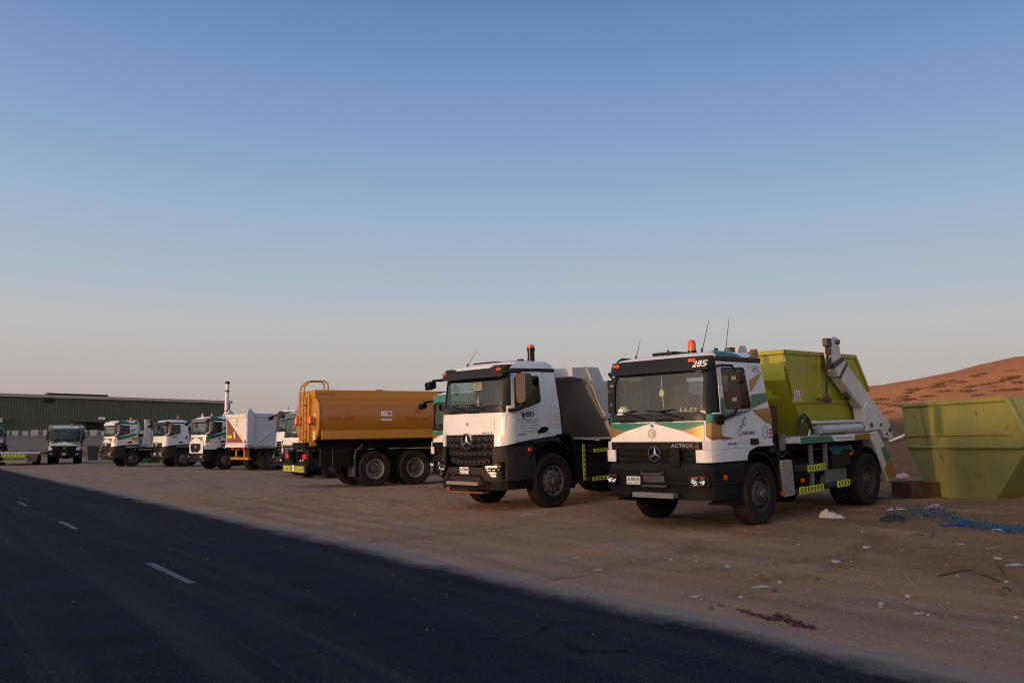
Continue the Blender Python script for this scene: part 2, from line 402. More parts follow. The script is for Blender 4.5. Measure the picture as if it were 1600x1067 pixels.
def axis_pts(a, b, st, lo, hi, g=1.13):
    mid = list(np.arange(a, b+1e-6, st)); up = []; s = st; v = mid[-1]
    while v < hi: s = min(s*g, 160); v += s; up.append(v)
    dn = []; s = st; v = mid[0]
    while v > lo: s = min(s*g, 160); v -= s; dn.append(v)
    return np.array(dn[::-1]+mid+up)
def build_ground():
    global _GX, _GY, _GZ
    xs = axis_pts(-9, 13.5, .075, -3200, 3200); ys = axis_pts(4.4, 21, .075, -400, 4200, 1.09)
    X, Y = np.meshgrid(xs, ys); Z = ground_h(X.ravel(), Y.ravel(), True).reshape(X.shape); _GX, _GY, _GZ = xs, ys, Z
    me = bpy.data.meshes.new('ground'); n = len(xs); m = len(ys)
    co = np.stack([X.ravel(), Y.ravel(), Z.ravel()], 1).astype(np.float32)
    i = (np.arange(m-1)[:, None]*n+np.arange(n-1)[None, :]).ravel()
    f = np.stack([i, i+1, i+n+1, i+n], 1).astype(np.int32)
    me.vertices.add(len(co)); me.vertices.foreach_set('co', co.ravel())
    me.loops.add(f.size); me.loops.foreach_set('vertex_index', f.ravel())
    me.polygons.add(len(f)); me.polygons.foreach_set('loop_start', np.arange(0, f.size, 4, dtype=np.int32))
    me.polygons.foreach_set('use_smooth', np.ones(len(f), bool))
    me.update(); me.validate()
    tr = TRACK.astype(np.float32); at_ = me.attributes.new('track', 'FLOAT', 'POINT'); at_.data.foreach_set('value', tr)
    mt, nt, b = mk('sandy_ground')
    P = nd(nt, 'ShaderNodeNewGeometry').outputs['Position']
    d = math_(nt, 'ADD', nd(nt, 'ShaderNodeVectorMath', {0: P, 1: (DN[0], DN[1], 0)}, operation='DOT_PRODUCT').outputs['Value'], -(E0[0]*DN[0]+E0[1]*DN[1]))
    al = nd(nt, 'ShaderNodeVectorMath', {0: P, 1: (DE[0], DE[1], 0)}, operation='DOT_PRODUCT').outputs['Value']
    z = nd(nt, 'ShaderNodeSeparateXYZ', {0: P}).outputs['Z']; yy = nd(nt, 'ShaderNodeSeparateXYZ', {0: P}).outputs['Y']; xx = nd(nt, 'ShaderNodeSeparateXYZ', {0: P}).outputs['X']
    strv = nd(nt, 'ShaderNodeCombineXYZ', {0: math_(nt, 'MULTIPLY', d, 1.9), 1: math_(nt, 'MULTIPLY', al, .11), 2: 0.0}).outputs[0]
    n_big = noise_(nt, P, .22, 5, .6); n_mid = noise_(nt, P, 1.6, 6, .65); n_fin = noise_(nt, P, 26, 5, .7); n_str = noise_(nt, strv, 1.5, 6, .62)
    sand = mixc(nt, ramp_(nt, n_mid, .3, .72), (.275, .160, .088), (.39, .24, .138))
    sand = mixc(nt, ramp_(nt, n_big, .35, .7), sand, mixc(nt, n_mid, (.28, .18, .112), (.375, .25, .162)))
    grey = mixc(nt, n_mid, (.225, .182, .145), (.315, .26, .212))
    # grey dust beside the asphalt and in the worn wheel lanes
    nearedge = math_(nt, 'SUBTRACT', 1.0, nd(nt, 'ShaderNodeMapRange', {0: math_(nt, 'ADD', d, math_(nt, 'MULTIPLY', math_(nt, 'SUBTRACT', n_mid, .5), 2.0)), 1: -.1, 2: 2.6}).outputs[0])
    lanes = math_(nt, 'MULTIPLY', ramp_(nt, n_str, .50, .62), math_(nt, 'SUBTRACT', 1.0, nd(nt, 'ShaderNodeMapRange', {0: d, 1: 2.6, 2: 5.0}).outputs[0]))
    left = nd(nt, 'ShaderNodeMapRange', {0: math_(nt, 'SUBTRACT', yy, math_(nt, 'MULTIPLY', xx, 1.4)), 1: 24.0, 2: 48.0}).outputs[0]
    sand = mixc(nt, math_(nt, 'MULTIPLY', nd(nt, 'ShaderNodeMapRange', {0: math_(nt, 'ADD', xx, math_(nt, 'MULTIPLY', n_big, 3.0)), 1: 2.0, 2: 7.0}).outputs[0], .8), sand, mixc(nt, n_mid, (.165, .088, .046), (.27, .155, .088)))
    fg = math_(nt, 'MAXIMUM', math_(nt, 'MULTIPLY', math_(nt, 'MAXIMUM', nearedge, lanes), .85), math_(nt, 'MULTIPLY', left, .75), True)
    c = mixc(nt, fg, sand, grey)
    # lighter and darker drifts that run with the traffic, scattered dark clods, pressed tyre prints
    dr = nd(nt, 'ShaderNodeCombineXYZ', {0: math_(nt, 'MULTIPLY', d, 1.0), 1: math_(nt, 'MULTIPLY', al, .22), 2: 3.7}).outputs[0]
    n_dr = noise_(nt, dr, 1.1, 6, .68)
    c = mixc(nt, math_(nt, 'MULTIPLY', ramp_(nt, n_dr, .48, .66), .55), c, (.41, .275, .175)); c = mixc(nt, math_(nt, 'MULTIPLY', ramp_(nt, n_dr, .46, .30), .55), c, (.165, .10, .06))
    n_cl = noise_(nt, P, 7.5, 5, .72); c = mixc(nt, math_(nt, 'MULTIPLY', ramp_(nt, n_cl, .60, .70), .6), c, (.20, .135, .09))
    trk = nd(nt, 'ShaderNodeAttribute', attribute_name='track').outputs['Fac']; c = mixc(nt, math_(nt, 'MULTIPLY', trk, math_(nt, 'MULTIPLY', ramp_(nt, n_mid, .35, .60), .75)), c, (.12, .075, .048))
    # fine speckle of grit
    c = mixc(nt, ramp_(nt, n_fin, .58, .75), c, (.46, .36, .28)); c = mixc(nt, ramp_(nt, n_fin, .40, .27), c, (.16, .115, .085))
    # the yard's spoil bank, then the clean orange dune above it
    bank = nd(nt, 'ShaderNodeMapRange', {0: z, 1: .5, 2: 1.0}).outputs[0]
    c = mixc(nt, bank, c, mixc(nt, n_mid, (.11, .066, .042), (.20, .128, .085)))
    zz = math_(nt, 'ADD', z, math_(nt, 'MULTIPLY', math_(nt, 'SUBTRACT', n_mid, .5), .55))
    dune = nd(nt, 'ShaderNodeMapRange', {0: zz, 1: 2.25, 2: 2.65}).outputs[0]
    c = mixc(nt, math_(nt, 'MULTIPLY', dune, nd(nt, 'ShaderNodeMapRange', {0: xx, 1: 4.0, 2: 9.0}).outputs[0]), c, mixc(nt, n_mid, (.43, .175, .075), (.56, .26, .125)))
    weed = math_(nt, 'MULTIPLY', math_(nt, 'MULTIPLY', nd(nt, 'ShaderNodeMapRange', {0: z, 1: .12, 2: .4}).outputs[0], nd(nt, 'ShaderNodeMapRange', {0: xx, 1: -34.0, 2: -40.0}).outputs[0]), 1.0)
    c = mixc(nt, weed, c, mixc(nt, ramp_(nt, n_mid, .4, .6), (.10, .075, .03), (.36, .19, .09)))
    nt.links.new(c, b.inputs['Base Color']); b.inputs['Roughness'].default_value = 1.0; b.inputs['Specular IOR Level'].default_value = 0.0
    hgt = math_(nt, 'ADD', math_(nt, 'MULTIPLY', n_fin, .5), math_(nt, 'MULTIPLY', noise_(nt, P, 90, 3, .6), .3))
    hgt = math_(nt, 'ADD', hgt, math_(nt, 'MULTIPLY', n_mid, 1.2))
    bp = nd(nt, 'ShaderNodeBump', {'Height': hgt, 'Strength': .8, 'Distance': .05}).outputs[0]
    nt.links.new(bp, b.inputs['Normal'])
    me.materials.append(mt)
    tag(link('ground', me), 'sandy brown yard and dune beside the road', None, None, 'structure')
build_ground()

# ------------------------------------------------------------------ road
def road_pt(t, d, z): return (E0[0]+DE[0]*t+DN[0]*d, E0[1]+DE[1]*t+DN[1]*d, z)
def build_road():
    mt, nt, b = mk('asphalt')
    P = nd(nt, 'ShaderNodeNewGeometry').outputs['Position']
    d = math_(nt, 'ADD', nd(nt, 'ShaderNodeVectorMath', {0: P, 1: (DN[0], DN[1], 0)}, operation='DOT_PRODUCT').outputs['Value'], -(E0[0]*DN[0]+E0[1]*DN[1]))
    al = nd(nt, 'ShaderNodeVectorMath', {0: P, 1: (DE[0], DE[1], 0)}, operation='DOT_PRODUCT').outputs['Value']
    strv = nd(nt, 'ShaderNodeCombineXYZ', {0: math_(nt, 'MULTIPLY', d, 1.4), 1: math_(nt, 'MULTIPLY', al, .06), 2: 0.0}).outputs[0]
    n_str = noise_(nt, strv, 1.3, 5, .6); n_mid = noise_(nt, P, .9, 6, .65); n_fin = noise_(nt, P, 70, 4, .7)
    vor = nd(nt, 'ShaderNodeTexVoronoi', {'Vector': P, 'Scale': 75.0}).outputs['Distance']
    c = mixc(nt, ramp_(nt, n_mid, .3, .7), (.008, .011, .0165), (.0145, .019, .027))
    c = mixc(nt, ramp_(nt, n_str, .50, .72), c, (.030, .032, .036))
    c = mixc(nt, ramp_(nt, n_fin, .58, .70), c, (.10, .097, .092)); c = mixc(nt, ramp_(nt, n_fin, .40, .30), c, (.006, .006, .008))
    wob = nd(nt, 'ShaderNodeVectorMath', {0: P, 1: nd(nt, 'ShaderNodeVectorMath', {0: nd(nt, 'ShaderNodeTexNoise', {'Vector': P, 'Scale': 1.3, 'Detail': 4.0}).outputs['Color'], 1: (.9, .9, .9)}, operation='MULTIPLY').outputs[0]}, operation='ADD').outputs[0]
    crk = nd(nt, 'ShaderNodeTexVoronoi', {'Vector': wob, 'Scale': .42}, feature='DISTANCE_TO_EDGE').outputs['Distance']
    c = mixc(nt, math_(nt, 'MULTIPLY', ramp_(nt, crk, .012, .004), math_(nt, 'MULTIPLY', ramp_(nt, n_mid, .45, .6), .8)), c, (.004, .004, .005))
    lane = nd(nt, 'ShaderNodeCombineXYZ', {0: math_(nt, 'MULTIPLY', d, 3.2), 1: math_(nt, 'MULTIPLY', al, .035), 2: 9.0}).outputs[0]
    c = mixc(nt, math_(nt, 'MULTIPLY', ramp_(nt, noise_(nt, lane, 1.2, 4, .55), .58, .70), .4), c, (.038, .041, .046))
    c = mixc(nt, math_(nt, 'MULTIPLY', ramp_(nt, noise_(nt, P, .55, 3, .5), .60, .66), .4), c, (.009, .010, .013))
    edge = nd(nt, 'ShaderNodeMapRange', {0: math_(nt, 'ADD', d, math_(nt, 'MULTIPLY', math_(nt, 'SUBTRACT', noise_(nt, P, 1.1, 6, .7), .5), .9)), 1: -.6, 2: .42}).outputs[0]
    grain = ramp_(nt, math_(nt, 'ADD', math_(nt, 'MULTIPLY', n_fin, .5), math_(nt, 'MULTIPLY', math_(nt, 'POWER', edge, 1.7), .85)), .50, .95)
    c = mixc(nt, grain, c, (.23, .195, .165))
    nt.links.new(c, b.inputs['Base Color']); b.inputs['Roughness'].default_value = .9; b.inputs['Specular IOR Level'].default_value = .05
    bp = nd(nt, 'ShaderNodeBump', {'Height': math_(nt, 'ADD', vor, math_(nt, 'MULTIPLY', n_fin, .6)), 'Strength': .6, 'Distance': .008}).outputs[0]
    nt.links.new(bp, b.inputs['Normal'])
    mb = MB(); ts = list(np.linspace(-60, 420, 121)); ds = [.6, -.4, -2.6, -5.2, -8.0]
    mb.grid([[road_pt(t, d_, .004-.0*abs(d_)) for d_ in ds] for t in ts])
    tag(mb.build('road', mt), 'dark grey asphalt road with dusty edge', None, None, 'structure')
    m2, nt, b = mk('worn_line_paint')
    P = nd(nt, 'ShaderNodeNewGeometry').outputs['Position']
    a = ramp_(nt, math_(nt, 'ADD', math_(nt, 'MULTIPLY', noise_(nt, P, 45, 4, .7), .6), math_(nt, 'MULTIPLY', noise_(nt, P, 6, 4, .6), .5)), .40, .62)
    c = mixc(nt, a, (.016, .018, .023), (.105, .108, .11)); nt.links.new(c, b.inputs['Base Color']); b.inputs['Roughness'].default_value = .8
    for k in range(-2, 12):
        t = 7.75-.97+7.38*k; q = MB(); jag = random.Random(k)
        rows = [[road_pt(t+1.95*i/12, -2.62+s*(.045+jag.uniform(-.008, .008)), .008) for s in (-1, 1)] for i in range(13)]
        q.grid(rows); tag(q.build('lane_dash', m2), None, None, None, 'structure')
build_road()

# ------------------------------------------------------------------ warehouse, yard wall, chimney
def corr(mb, p0, p1, z0, z1, pitch=.42, depth=.035, mi=0):
    p0 = Vector((*p0, 0)); p1 = Vector((*p1, 0)); L = (p1-p0).length; u = (p1-p0)/L; n = Vector((u.y, -u.x, 0)); k = int(L/pitch); lo = []; hi = []
    for i in range(k+1):
        for q, o in ((0, 0), (.32, 0), (.42, depth), (.85, depth)):
            s = min(L, (i+q)*pitch); p = p0+u*s+n*o; lo.append((p.x, p.y, z0)); hi.append((p.x, p.y, z1))
    mb.grid([lo, hi], mi)
def warehouse():
    cl = paint('green_cladding', (.070, .078, .045), .55, dust=.10, low=0, coat=0, streak=.35)
    tr = paint('roof_flashing', (.40, .33, .28), .5, dust=.2, low=0, coat=0)
    dk = M['gblack']
    u = Vector((math.sin(R(51.2)), math.cos(R(51.2)), 0)); n = Vector((u.y, -u.x, 0))
    E_ = Vector((-440/1366*160, 160, 0)); S = E_-u*120; zt = 9.7
    root = empty('warehouse', (E_.x, E_.y, 0)); tag(root, 'long dark green corrugated metal warehouse behind the yard wall', 'warehouse')
    o = -Vector((E_.x, E_.y, 0))
    def W(s, out, z): p = E_-u*s+n*out+o; return (p.x, p.y, z)
    mb = MB(); a = W(120, 0, 0); b_ = W(0, 0, 0); corr(mb, a[:2], b_[:2], -.5, zt); 
    c_ = W(0, -45, 0); corr(mb, b_[:2], c_[:2], -.5, zt)
    mb.build('wall', cl, root, smooth=False)
    mb = MB(); mb.add([W(120.3, .35, zt+.02), W(-.3, .35, zt+.02), W(-.3, -22, zt+.45), W(120.3, -22, zt+.45), W(-.3, -45, zt+.02), W(120.3, -45, zt+.02)], [(0, 1, 2, 3), (3, 2, 4, 5), (1, 4, 2), (0, 3, 5)])
    mb.build('roof', tr, root, smooth=False)
    mb = MB()
    for s0, s1 in ((-.3, 120.3),):
        v = [W(s, q, z) for s in (s0, s1) for q in (.12, .40) for z in (zt-.42, zt+.06)]
        mb.add(v, [(0, 1, 3, 2), (4, 6, 7, 5), (0, 4, 5, 1), (2, 3, 7, 6), (0, 2, 6, 4), (1, 5, 7, 3)])
    mb.build('gutter', tr, root)
    def wbox(name, m, s0, s1, q0, q1, z0, z1, par=root):
        q = MB(); v = [W(s, w, z) for s in (s0, s1) for w in (q0, q1) for z in (z0, z1)]
        q.add(v, [(0, 1, 3, 2), (4, 6, 7, 5), (0, 4, 5, 1), (2, 3, 7, 6), (0, 2, 6, 4), (1, 5, 7, 3)]); return q.build(name, m, par)
    def s_at(px):                                    # distance along the wall for a bearing
        k = (px-800)/1366.0; return (E_.x-k*E_.y)/(u.x-k*u.y)
    def band(name, m, p0, p1, y0, y1, q0=.02, q1=.16):
        s0, s1 = s_at(p0), s_at(p1); yd = E_.y-u.y*(s0+s1)/2
        return wbox(name, m, s0, s1, q0, q1, CAM_Z+(698-y1)*yd/1366, CAM_Z+(698-y0)*yd/1366)
    for a0 in (68.5, 237):
        for k in (0, 1): 
            f = band('louvre_vent', 'gblack', a0+k*8.4, a0+7.6+k*8.4, 623.3, 629.2)
            yd = 0
    band('wall_sign', 'plate', 156, 166.2, 651.8, 656)
    band('door_canopy', 'dgreen', 119, 159, 657.6, 659.6, .02, 1.5)
    band('roller_door', 'dgrey', 138, 159.4, 661, 674, .03, .1)
    band('doorway', 'gblack', 160, 164.5, 660, 674, .03, .08)
    band('window_canopy', 'body', 0, 4.6, 653, 660, .02, 1.2)
    for k in range(4): band('shutter_slat', 'dgreen', 0, 12, 660.5+k*3.4, 663.2+k*3.4, .03, .12)
    band('pipe_bracket', 'gblack', 20.5, 24.5, 655.8, 657.2); band('pipe_bracket', 'gblack', 113, 116.5, 656.2, 657.6)
    s0, s1 = s_at(82.5), s_at(180); yd = E_.y-u.y*(s0+s1)/2; zc = CAM_Z+(698-616.5)*yd/1366
    wbox('ridge_vent', 'gblack', s0, s1, -6.4, -4.4, zc-.22, zc+.28)
    q = MB()
    for k in range(8):
        s = s0+(s1-s0)*(k+.5)/8; v = W(s, -5.4, 0); q.cyl((v[0], v[1], zt+.1), (v[0], v[1], zc-.2), .12, n=6)
    q.build('vent_post', 'dgrey', root)
    # chimney
    ch = empty('chimney', (-33.9, 104, 0)); tag(ch, 'tall slim white steel chimney with dark bands beside the warehouse', 'chimney')
    wt = paint('chimney_paint', (.66, .64, .62), .5, dust=.15, low=0)
    MB().cyl((0, 0, 0), (0, 0, 8.85), .235, n=20).build('stack_pipe', wt, ch)
    MB().cyl((0, 0, 8.855), (0, 0, 9.15), .26, n=20).cyl((0, 0, 7.9), (0, 0, 8.1), .25, n=20).cyl((0, 0, 5.6), (0, 0, 5.7), .25, n=20).build('collar', 'dgrey', ch)
    # yard wall and stacks behind
    wl = paint('rendered_wall', (.15, .147, .145), .85, dust=.12, low=.2, coat=0, streak=.3)
    yw = empty('yard_wall', (-45, 125, 0)); tag(yw, 'low grey rendered boundary wall in front of the warehouse', 'wall')
    q = MB(); q.box(-40, 30, 0, .25, -.6, 2.86); q.build('wall_face', wl, yw)
    q = MB(); q.box(-40, 30, -.06, .31, 2.863, 2.99); q.build('coping', wl, yw, bevel=.02)
    wr = simple('white_wrap', (.34, .325, .315), .6)
    for k in range(34):
        x = -72.5+k*1.38+rnd.uniform(-.2, .2); w = rnd.uniform(.52, .64); hh = 3.72+rnd.uniform(-.16, .14)
        if -56.6 < x < -39.5 and False: continue
        p = empty('wrapped_pallet', (x, 126.6+rnd.uniform(-.2, .2), 0), rnd.uniform(-.1, .1))
        tag(p, 'white wrapped pallet load in the row behind the grey boundary wall', 'pallet', 'white wrapped pallets behind the yard wall')
        q = MB(); q.box(-w, w, -w, w, .16, hh*.48); q.box(-w*.95, w*.95, -w, w*.97, hh*.5, hh*.74); q.box(-w, w*.94, -w*.96, w, hh*.755, hh)
        q.build('load', wr, p, bevel=.06, seg=2); MB().box(-.62, .62, -.62, .62, 0, .15).build('base_pallet', 'redbrown', p)
warehouse()

# ------------------------------------------------------------------ buildings out of view across the road, added to cast shade on the yard
def shade_sheds():
    sv = Vector((SUN_AZ[0], SUN_AZ[1], 0)).normalized(); pv = Vector((-sv.y, sv.x, 0)); rz = math.atan2(pv.y, pv.x)
    wall = paint('shade_shed_wall', (.42, .38, .33), .8, dust=.2, low=.2, coat=0, streak=.2)
    def shade_shed(name, label, cat, p0, p1, h, depth, dist=45.0, slope=.0):
        o = sv*dist+pv*((p0+p1)/2); r = empty(name, (o.x, o.y, 0), rz); tag(r, label, cat)
        L = abs(p1-p0)/2; q = MB(); q.prism([(-L, -.3), (L, -.3), (L, h-.2), (-L+slope, h-.2)], 'y', -depth, 0); q.build('wall', wall, r, bevel=.02)
        q = MB(); q.box(-L+slope-.2, L+.2, -depth-.25, .25, h-.195, h); q.build('roof', 'mgrey', r, bevel=.02)
        for k in range(int(L//2.2)):
            x = -L+slope+1.4+k*4.2
            if x > L-1.5: break
            f = MB().box(x, x+1.3, 0, .06, h*.55, h*.55+1.1).build('window', 'mgrey', r, bevel=.01); MB().box(x+.08, x+1.22, 0.061, .075, h*.55+.08, h*.55+1.02).build('pane', 'tint', f)
        MB().box(L-2.2, L-1.2, 0, .05, 0, 2.1).build('door', 'dgrey', r, bevel=.01)
    shade_shed('shade_shed_long', 'unseen long flat roofed block added across the road to shade the yard', 'building', -8.35, 34.0, 5.0, 14)
    shade_shed('shade_shed_tall', 'unseen tall long block added far left of the camera to cast shade', 'building', -152.0, -71.5, 8.6, 16)
    shade_shed('shade_shed_low', 'unseen lower block added across the road to shade the nearest truck', 'cabin', -13.3, -9.1, 4.0, 6)
shade_sheds()
# ------------------------------------------------------------------ trucks
# truck frame: x runs back from the front bumper, y to the driver's (left) side, z up
class Truck:
    def __init__(s, name, label, pos, yaw, group='trucks parked in a row on the sandy yard', cat='truck', axles=(1.44, 5.5), z=None):
        u2 = Vector((math.sin(yaw), math.cos(yaw), 0)); p = Vector((pos[0], pos[1], 0))
        a = p+u2*axles[0]; b = p+u2*axles[-1]; za, zb = H(a.x, a.y), H(b.x, b.y)
        pit = math.atan2(zb-za, axles[-1]-axles[0]); p.z = (za-math.tan(pit)*axles[0]) if z is None else z
        u = Vector((u2.x*math.cos(pit), u2.y*math.cos(pit), math.sin(pit))); l = Vector((math.cos(yaw), -math.sin(yaw), 0)); n = l.cross(u)
        m = Matrix.Identity(4)
        for i, c in enumerate((u, -l, n)):
            for j in range(3): m[j][i] = c[j]
        s.root = bpy.data.objects.new(name, None); COL.objects.link(s.root); s.root.empty_display_size = .4
        s.root.location = p; s.root.rotation_euler = m.to_euler(); s.mat = Matrix.Translation(p) @ m
        tag(s.root, label, cat, group)
    def world(s, x, y, z): return s.mat @ Vector((x, -y, z))
    def p(s, name, mb, mats, par=None, **kw): return mb.build(name, mats, par or s.root, **kw)
_wm = {}
def wheel(t, x, side, r, kind, steer=0.0, dual=False):
    """tyre > rim, hub; side +1 is the driver's side"""
    def tyre():
        mb = MB(); w = .155; ri = r*.53
        prof = [(ri, -.11), (ri+.03, -.135), (r*.72, -w), (r*.86, -w*.99), (r*.94, -w*.95), (r*.985, -w*.86)]
        for k in range(6):
            a = -w*.80+k*w*1.6/5*.0+k*(w*1.6/6); b = a+w*1.6/6*.72
            prof += [(r*(1-.0), a), (r, b), (r-.016, b+.003), (r-.016, b+.010)]
        prof += [(r*.985, w*.86), (r*.94, w*.95), (r*.895, w*1.0), (r*.885, w*1.035), (r*.87, w*1.0), (r*.72, w), (r*.66, w*.98), (r*.655, w*1.01), (r*.64, w*.97), (ri+.03, .135), (ri, .11)]
        mb.lathe(prof, axis='y', n=56)
        if kind != 'far':
            for k in range(56):                       # lugs on the shoulders
                a0 = 2*math.pi*k/56
                for sg in (-1, 1):
                    v = []
                    for da, rr_, yy in ((0, r*.95, w*.955), (.055, r*.95, w*.955), (.055, r*1.004, w*.80), (0, r*1.004, w*.80), (0, r*.93, w*.86), (.055, r*.93, w*.86)):
                        v.append((rr_*math.cos(a0+da), sg*yy, rr_*math.sin(a0+da)))
                    mb.add(v, [(0, 1, 2, 3), (0, 3, 4), (1, 5, 2), (0, 4, 5, 1)])
        return mb
    def rim(front):
        mb = MB(); ri = r*.545
        if front:
            prof = [(ri, -.10), (ri*.97, -.02), (ri, .13), (ri+.008, .142), (ri-.012, .142), (ri*.93, .09), (ri*.90, .065), (ri*.72, .10), (ri*.60, .125), (ri*.56, .128), (.02, .125)]
            mb.lathe(prof, axis='y', n=40)
        else:
            prof = [(ri, -.10), (ri, .13), (ri+.008, .142), (ri-.012, .142), (ri*.95, .06), (ri*.93, -.02), (ri*.80, -.075), (ri*.5, -.06), (.02, -.06)]
            mb.lathe(prof, axis='y', n=40)
        return mb
    def holes(front):
        mb = MB(); ri = r*.545
        for k in range(10):
            a = 2*math.pi*(k+.5)/10; q = ri*.81; y = .088 if front else -.07
            c = Vector((q*math.cos(a), y, q*math.sin(a))); mb.cyl(c, c+Vector((0, .012, 0)), .032, n=10)
        return mb
    def hub(front):
        mb = MB()
        if front: mb.lathe([(.135, .10), (.135, .15), (.125, .165), (.085, .17), (.08, .205), (.06, .215), (0.0, .217)], axis='y', n=24)
        else: mb.lathe([(.16, -.08), (.155, .05), (.14, .09), (.10, .10), (.09, .135), (0, .137)], axis='y', n=24)
        for k in range(10):
            a = 2*math.pi*k/10; q = r*.30; y = .12 if front else -.062
            c = Vector((q*math.cos(a), y, q*math.sin(a))); mb.cyl(c, c+Vector((0, .032, 0)), .016, n=6)
        return mb
    key = (round(r, 3), kind, getattr(t, 'rim', 'steel'))
    if key not in _wm:
        front = kind != 'rear'; obs = []
        for nm, mb, mt in (('wheel', tyre(), 'rubber'), ('rim', rim(front), getattr(t, 'rim', 'steel')), ('hand_hole', holes(front), 'gblack'), ('hub', hub(front), 'dsteel')):
            o = mb.build(nm, mt); obs.append(o.data); bpy.data.objects.remove(o)
        _wm[key] = obs
    obs = _wm[key]
    def one(yc):
        rz = (math.pi if side > 0 else 0.0)+steer     # mesh outer face is +y; truck left is -y after the flip
        w = link('wheel', obs[0], t.root, (x, -side*yc, r*.985), (0, rnd.uniform(0, 6), rz))
        w.rotation_mode = 'XYZ'
        for nm, me in zip(('rim', 'hand_hole', 'hub'), obs[1:]): link(nm, me, w)
        return w
    one(1.04 if kind == 'steer' else 1.06)
    if dual: one(.72)

# ---- cabs
def cab_profile(kind):
    if kind == 'mp':
        c = dict(f=[(1.0, .05), (1.46, .05), (1.80, .07), (1.92, .09), (2.62, .17), (2.72, .19), (2.90, .22)], w=[(1.3, 1.13), (1.9, 1.14), (2.7, 1.10), (2.9, 1.08)],
                 Rr=[(1.3, 2.03), (1.8, 2.0), (2.86, 1.80), (3, 1.78)], zs=[1.33, 1.46, 1.80, 1.93, 2.30, 2.62, 2.71, 2.79, 2.86], hole=(3, 5), scr=(3, 4), blk=2,
                 win=[(.50, 2.69), (1.22, 2.70), (1.34, 2.03), (1.28, 1.985), (.53, 1.97)], door=[(.41, 2.77), (1.36, 2.79), (1.53, 1.34), (.37, 1.34)], slope=0.0,
                 roof=[(2.86, 0, 0), (2.925, .05, .03), (2.975, .20, .12), (2.995, .42, .35)], visor=(2.645, 2.885, .10), z0=1.33, hood=(1.46, 1.80, .985), A=.46, B=1.37, D=1.50)
    else:
        c = dict(f=[(1.2, .03), (1.62, .03), (1.97, .06), (2.24, .09), (2.82, .18), (3.0, .21), (3.1, .23)], w=[(1.3, 1.13), (2.1, 1.14), (2.85, 1.10), (3.1, 1.08)],
                 Rr=[(1.3, 1.85), (2.0, 1.80), (3.02, 1.69), (3.3, 1.66)], zs=[1.42, 1.64, 1.97, 2.10, 2.24, 2.55, 2.82, 2.90, 2.96, 3.02], hole=(3, 6), scr=(4, 5), blk=3,
                 win=[(.45, 2.86), (1.17, 2.88), (1.19, 2.32), (1.10, 2.27), (.68, 2.17), (.45, 2.11), (.40, 2.15)], door=[(.37, 2.96), (1.30, 2.98), (1.40, 1.56), (.27, 1.46)], slope=.085,
                 roof=[(3.02, 0, 0), (3.12, .04, .03), (3.20, .16, .10), (3.235, .40, .34)], visor=(2.86, 3.12, .17), z0=1.42, hood=(1.64, 1.97, .83), A=.42, B=1.22, D=1.36)
    return c
class Cab:
    def __init__(s, kind):
        s.c = cab_profile(kind); s.kind = kind
    def iv(s, k, z): a = s.c[k]; return float(np.interp(z, [q[0] for q in a], [q[1] for q in a]))
    def half(s, z, ins=0.0):
        f = s.iv('f', z)+ins; w = s.iv('w', z)-ins; r = s.iv('Rr', z)-ins; A, B, D = s.c['A'], s.c['B'], s.c['D']
        c5 = min(f+.30, A-.07); c5 = max(c5, f+.16)
        pts = [(f, 0), (f+.008, .40), (f+.03, .75), (f+.065, .97), (f+.13, w-.055), (c5, w-.004), (max(A, c5+.03), w), (B, w), (D, w), (r-.03, w-.002), (r, w-.035), (r, .55), (r, 0)]
        return pts
    def loop(s, z, ins=0.0, zf=None):
        h = s.half(z, ins); zf = zf or (lambda x: z)
        return [(x, y, zf(x)) for x, y in h]+[(x, -y, zf(x)) for x, y in h[-2:0:-1]]
    def fx(s, y, z):
        h = s.half(z)[:6]; return float(np.interp(abs(y), [q[1] for q in h], [q[0] for q in h]))
    def sy(s, x, z):
        h = s.half(z)[2:11]; return float(np.interp(x, [q[0] for q in h], [q[1] for q in h]))
    def front(s, off=.004): return lambda y, z: (s.fx(y, z)-off, y, z)
    def side(s, sg=1, off=.011): return lambda x, z: (x, sg*(s.sy(x, z)+off), z)

def star(mb, fn_c, r, th=.012, n=28):
    """ring with a three pointed star, drawn in a (a,b) plane given by fn_c(a,b,out)"""
    for i in range(n):
        a0, a1 = 2*math.pi*i/n, 2*math.pi*(i+1)/n; v = []
        for a in (a0, a1):
            for q, o in ((r, 0), (r*.97, th), (r*.90, th), (r*.87, 0)): v.append(fn_c(q*math.cos(a), q*math.sin(a), o))
        mb.add(v, [(0, 1, 5, 4), (1, 2, 6, 5), (2, 3, 7, 6)])
    for k in range(3):
        a = math.pi/2+2*math.pi*k/3; tip = (r*.9*math.cos(a), r*.9*math.sin(a)); b = a+math.pi/3; c = a-math.pi/3; q = r*.17
        v = [fn_c(0, 0, th*1.6), fn_c(*tip, th*.3), fn_c(q*math.cos(b), q*math.sin(b), 0), fn_c(q*math.cos(c), q*math.sin(c), 0)]
        mb.add(v, [(0, 1, 2), (0, 3, 1)])
def plain_emblem(t, par, x, y, z, r):
    mb = TB(); star(mb, lambda a, b, o: (x-o, y+a, z+b), r); t.p('emblem', mb, 'chrome', par)
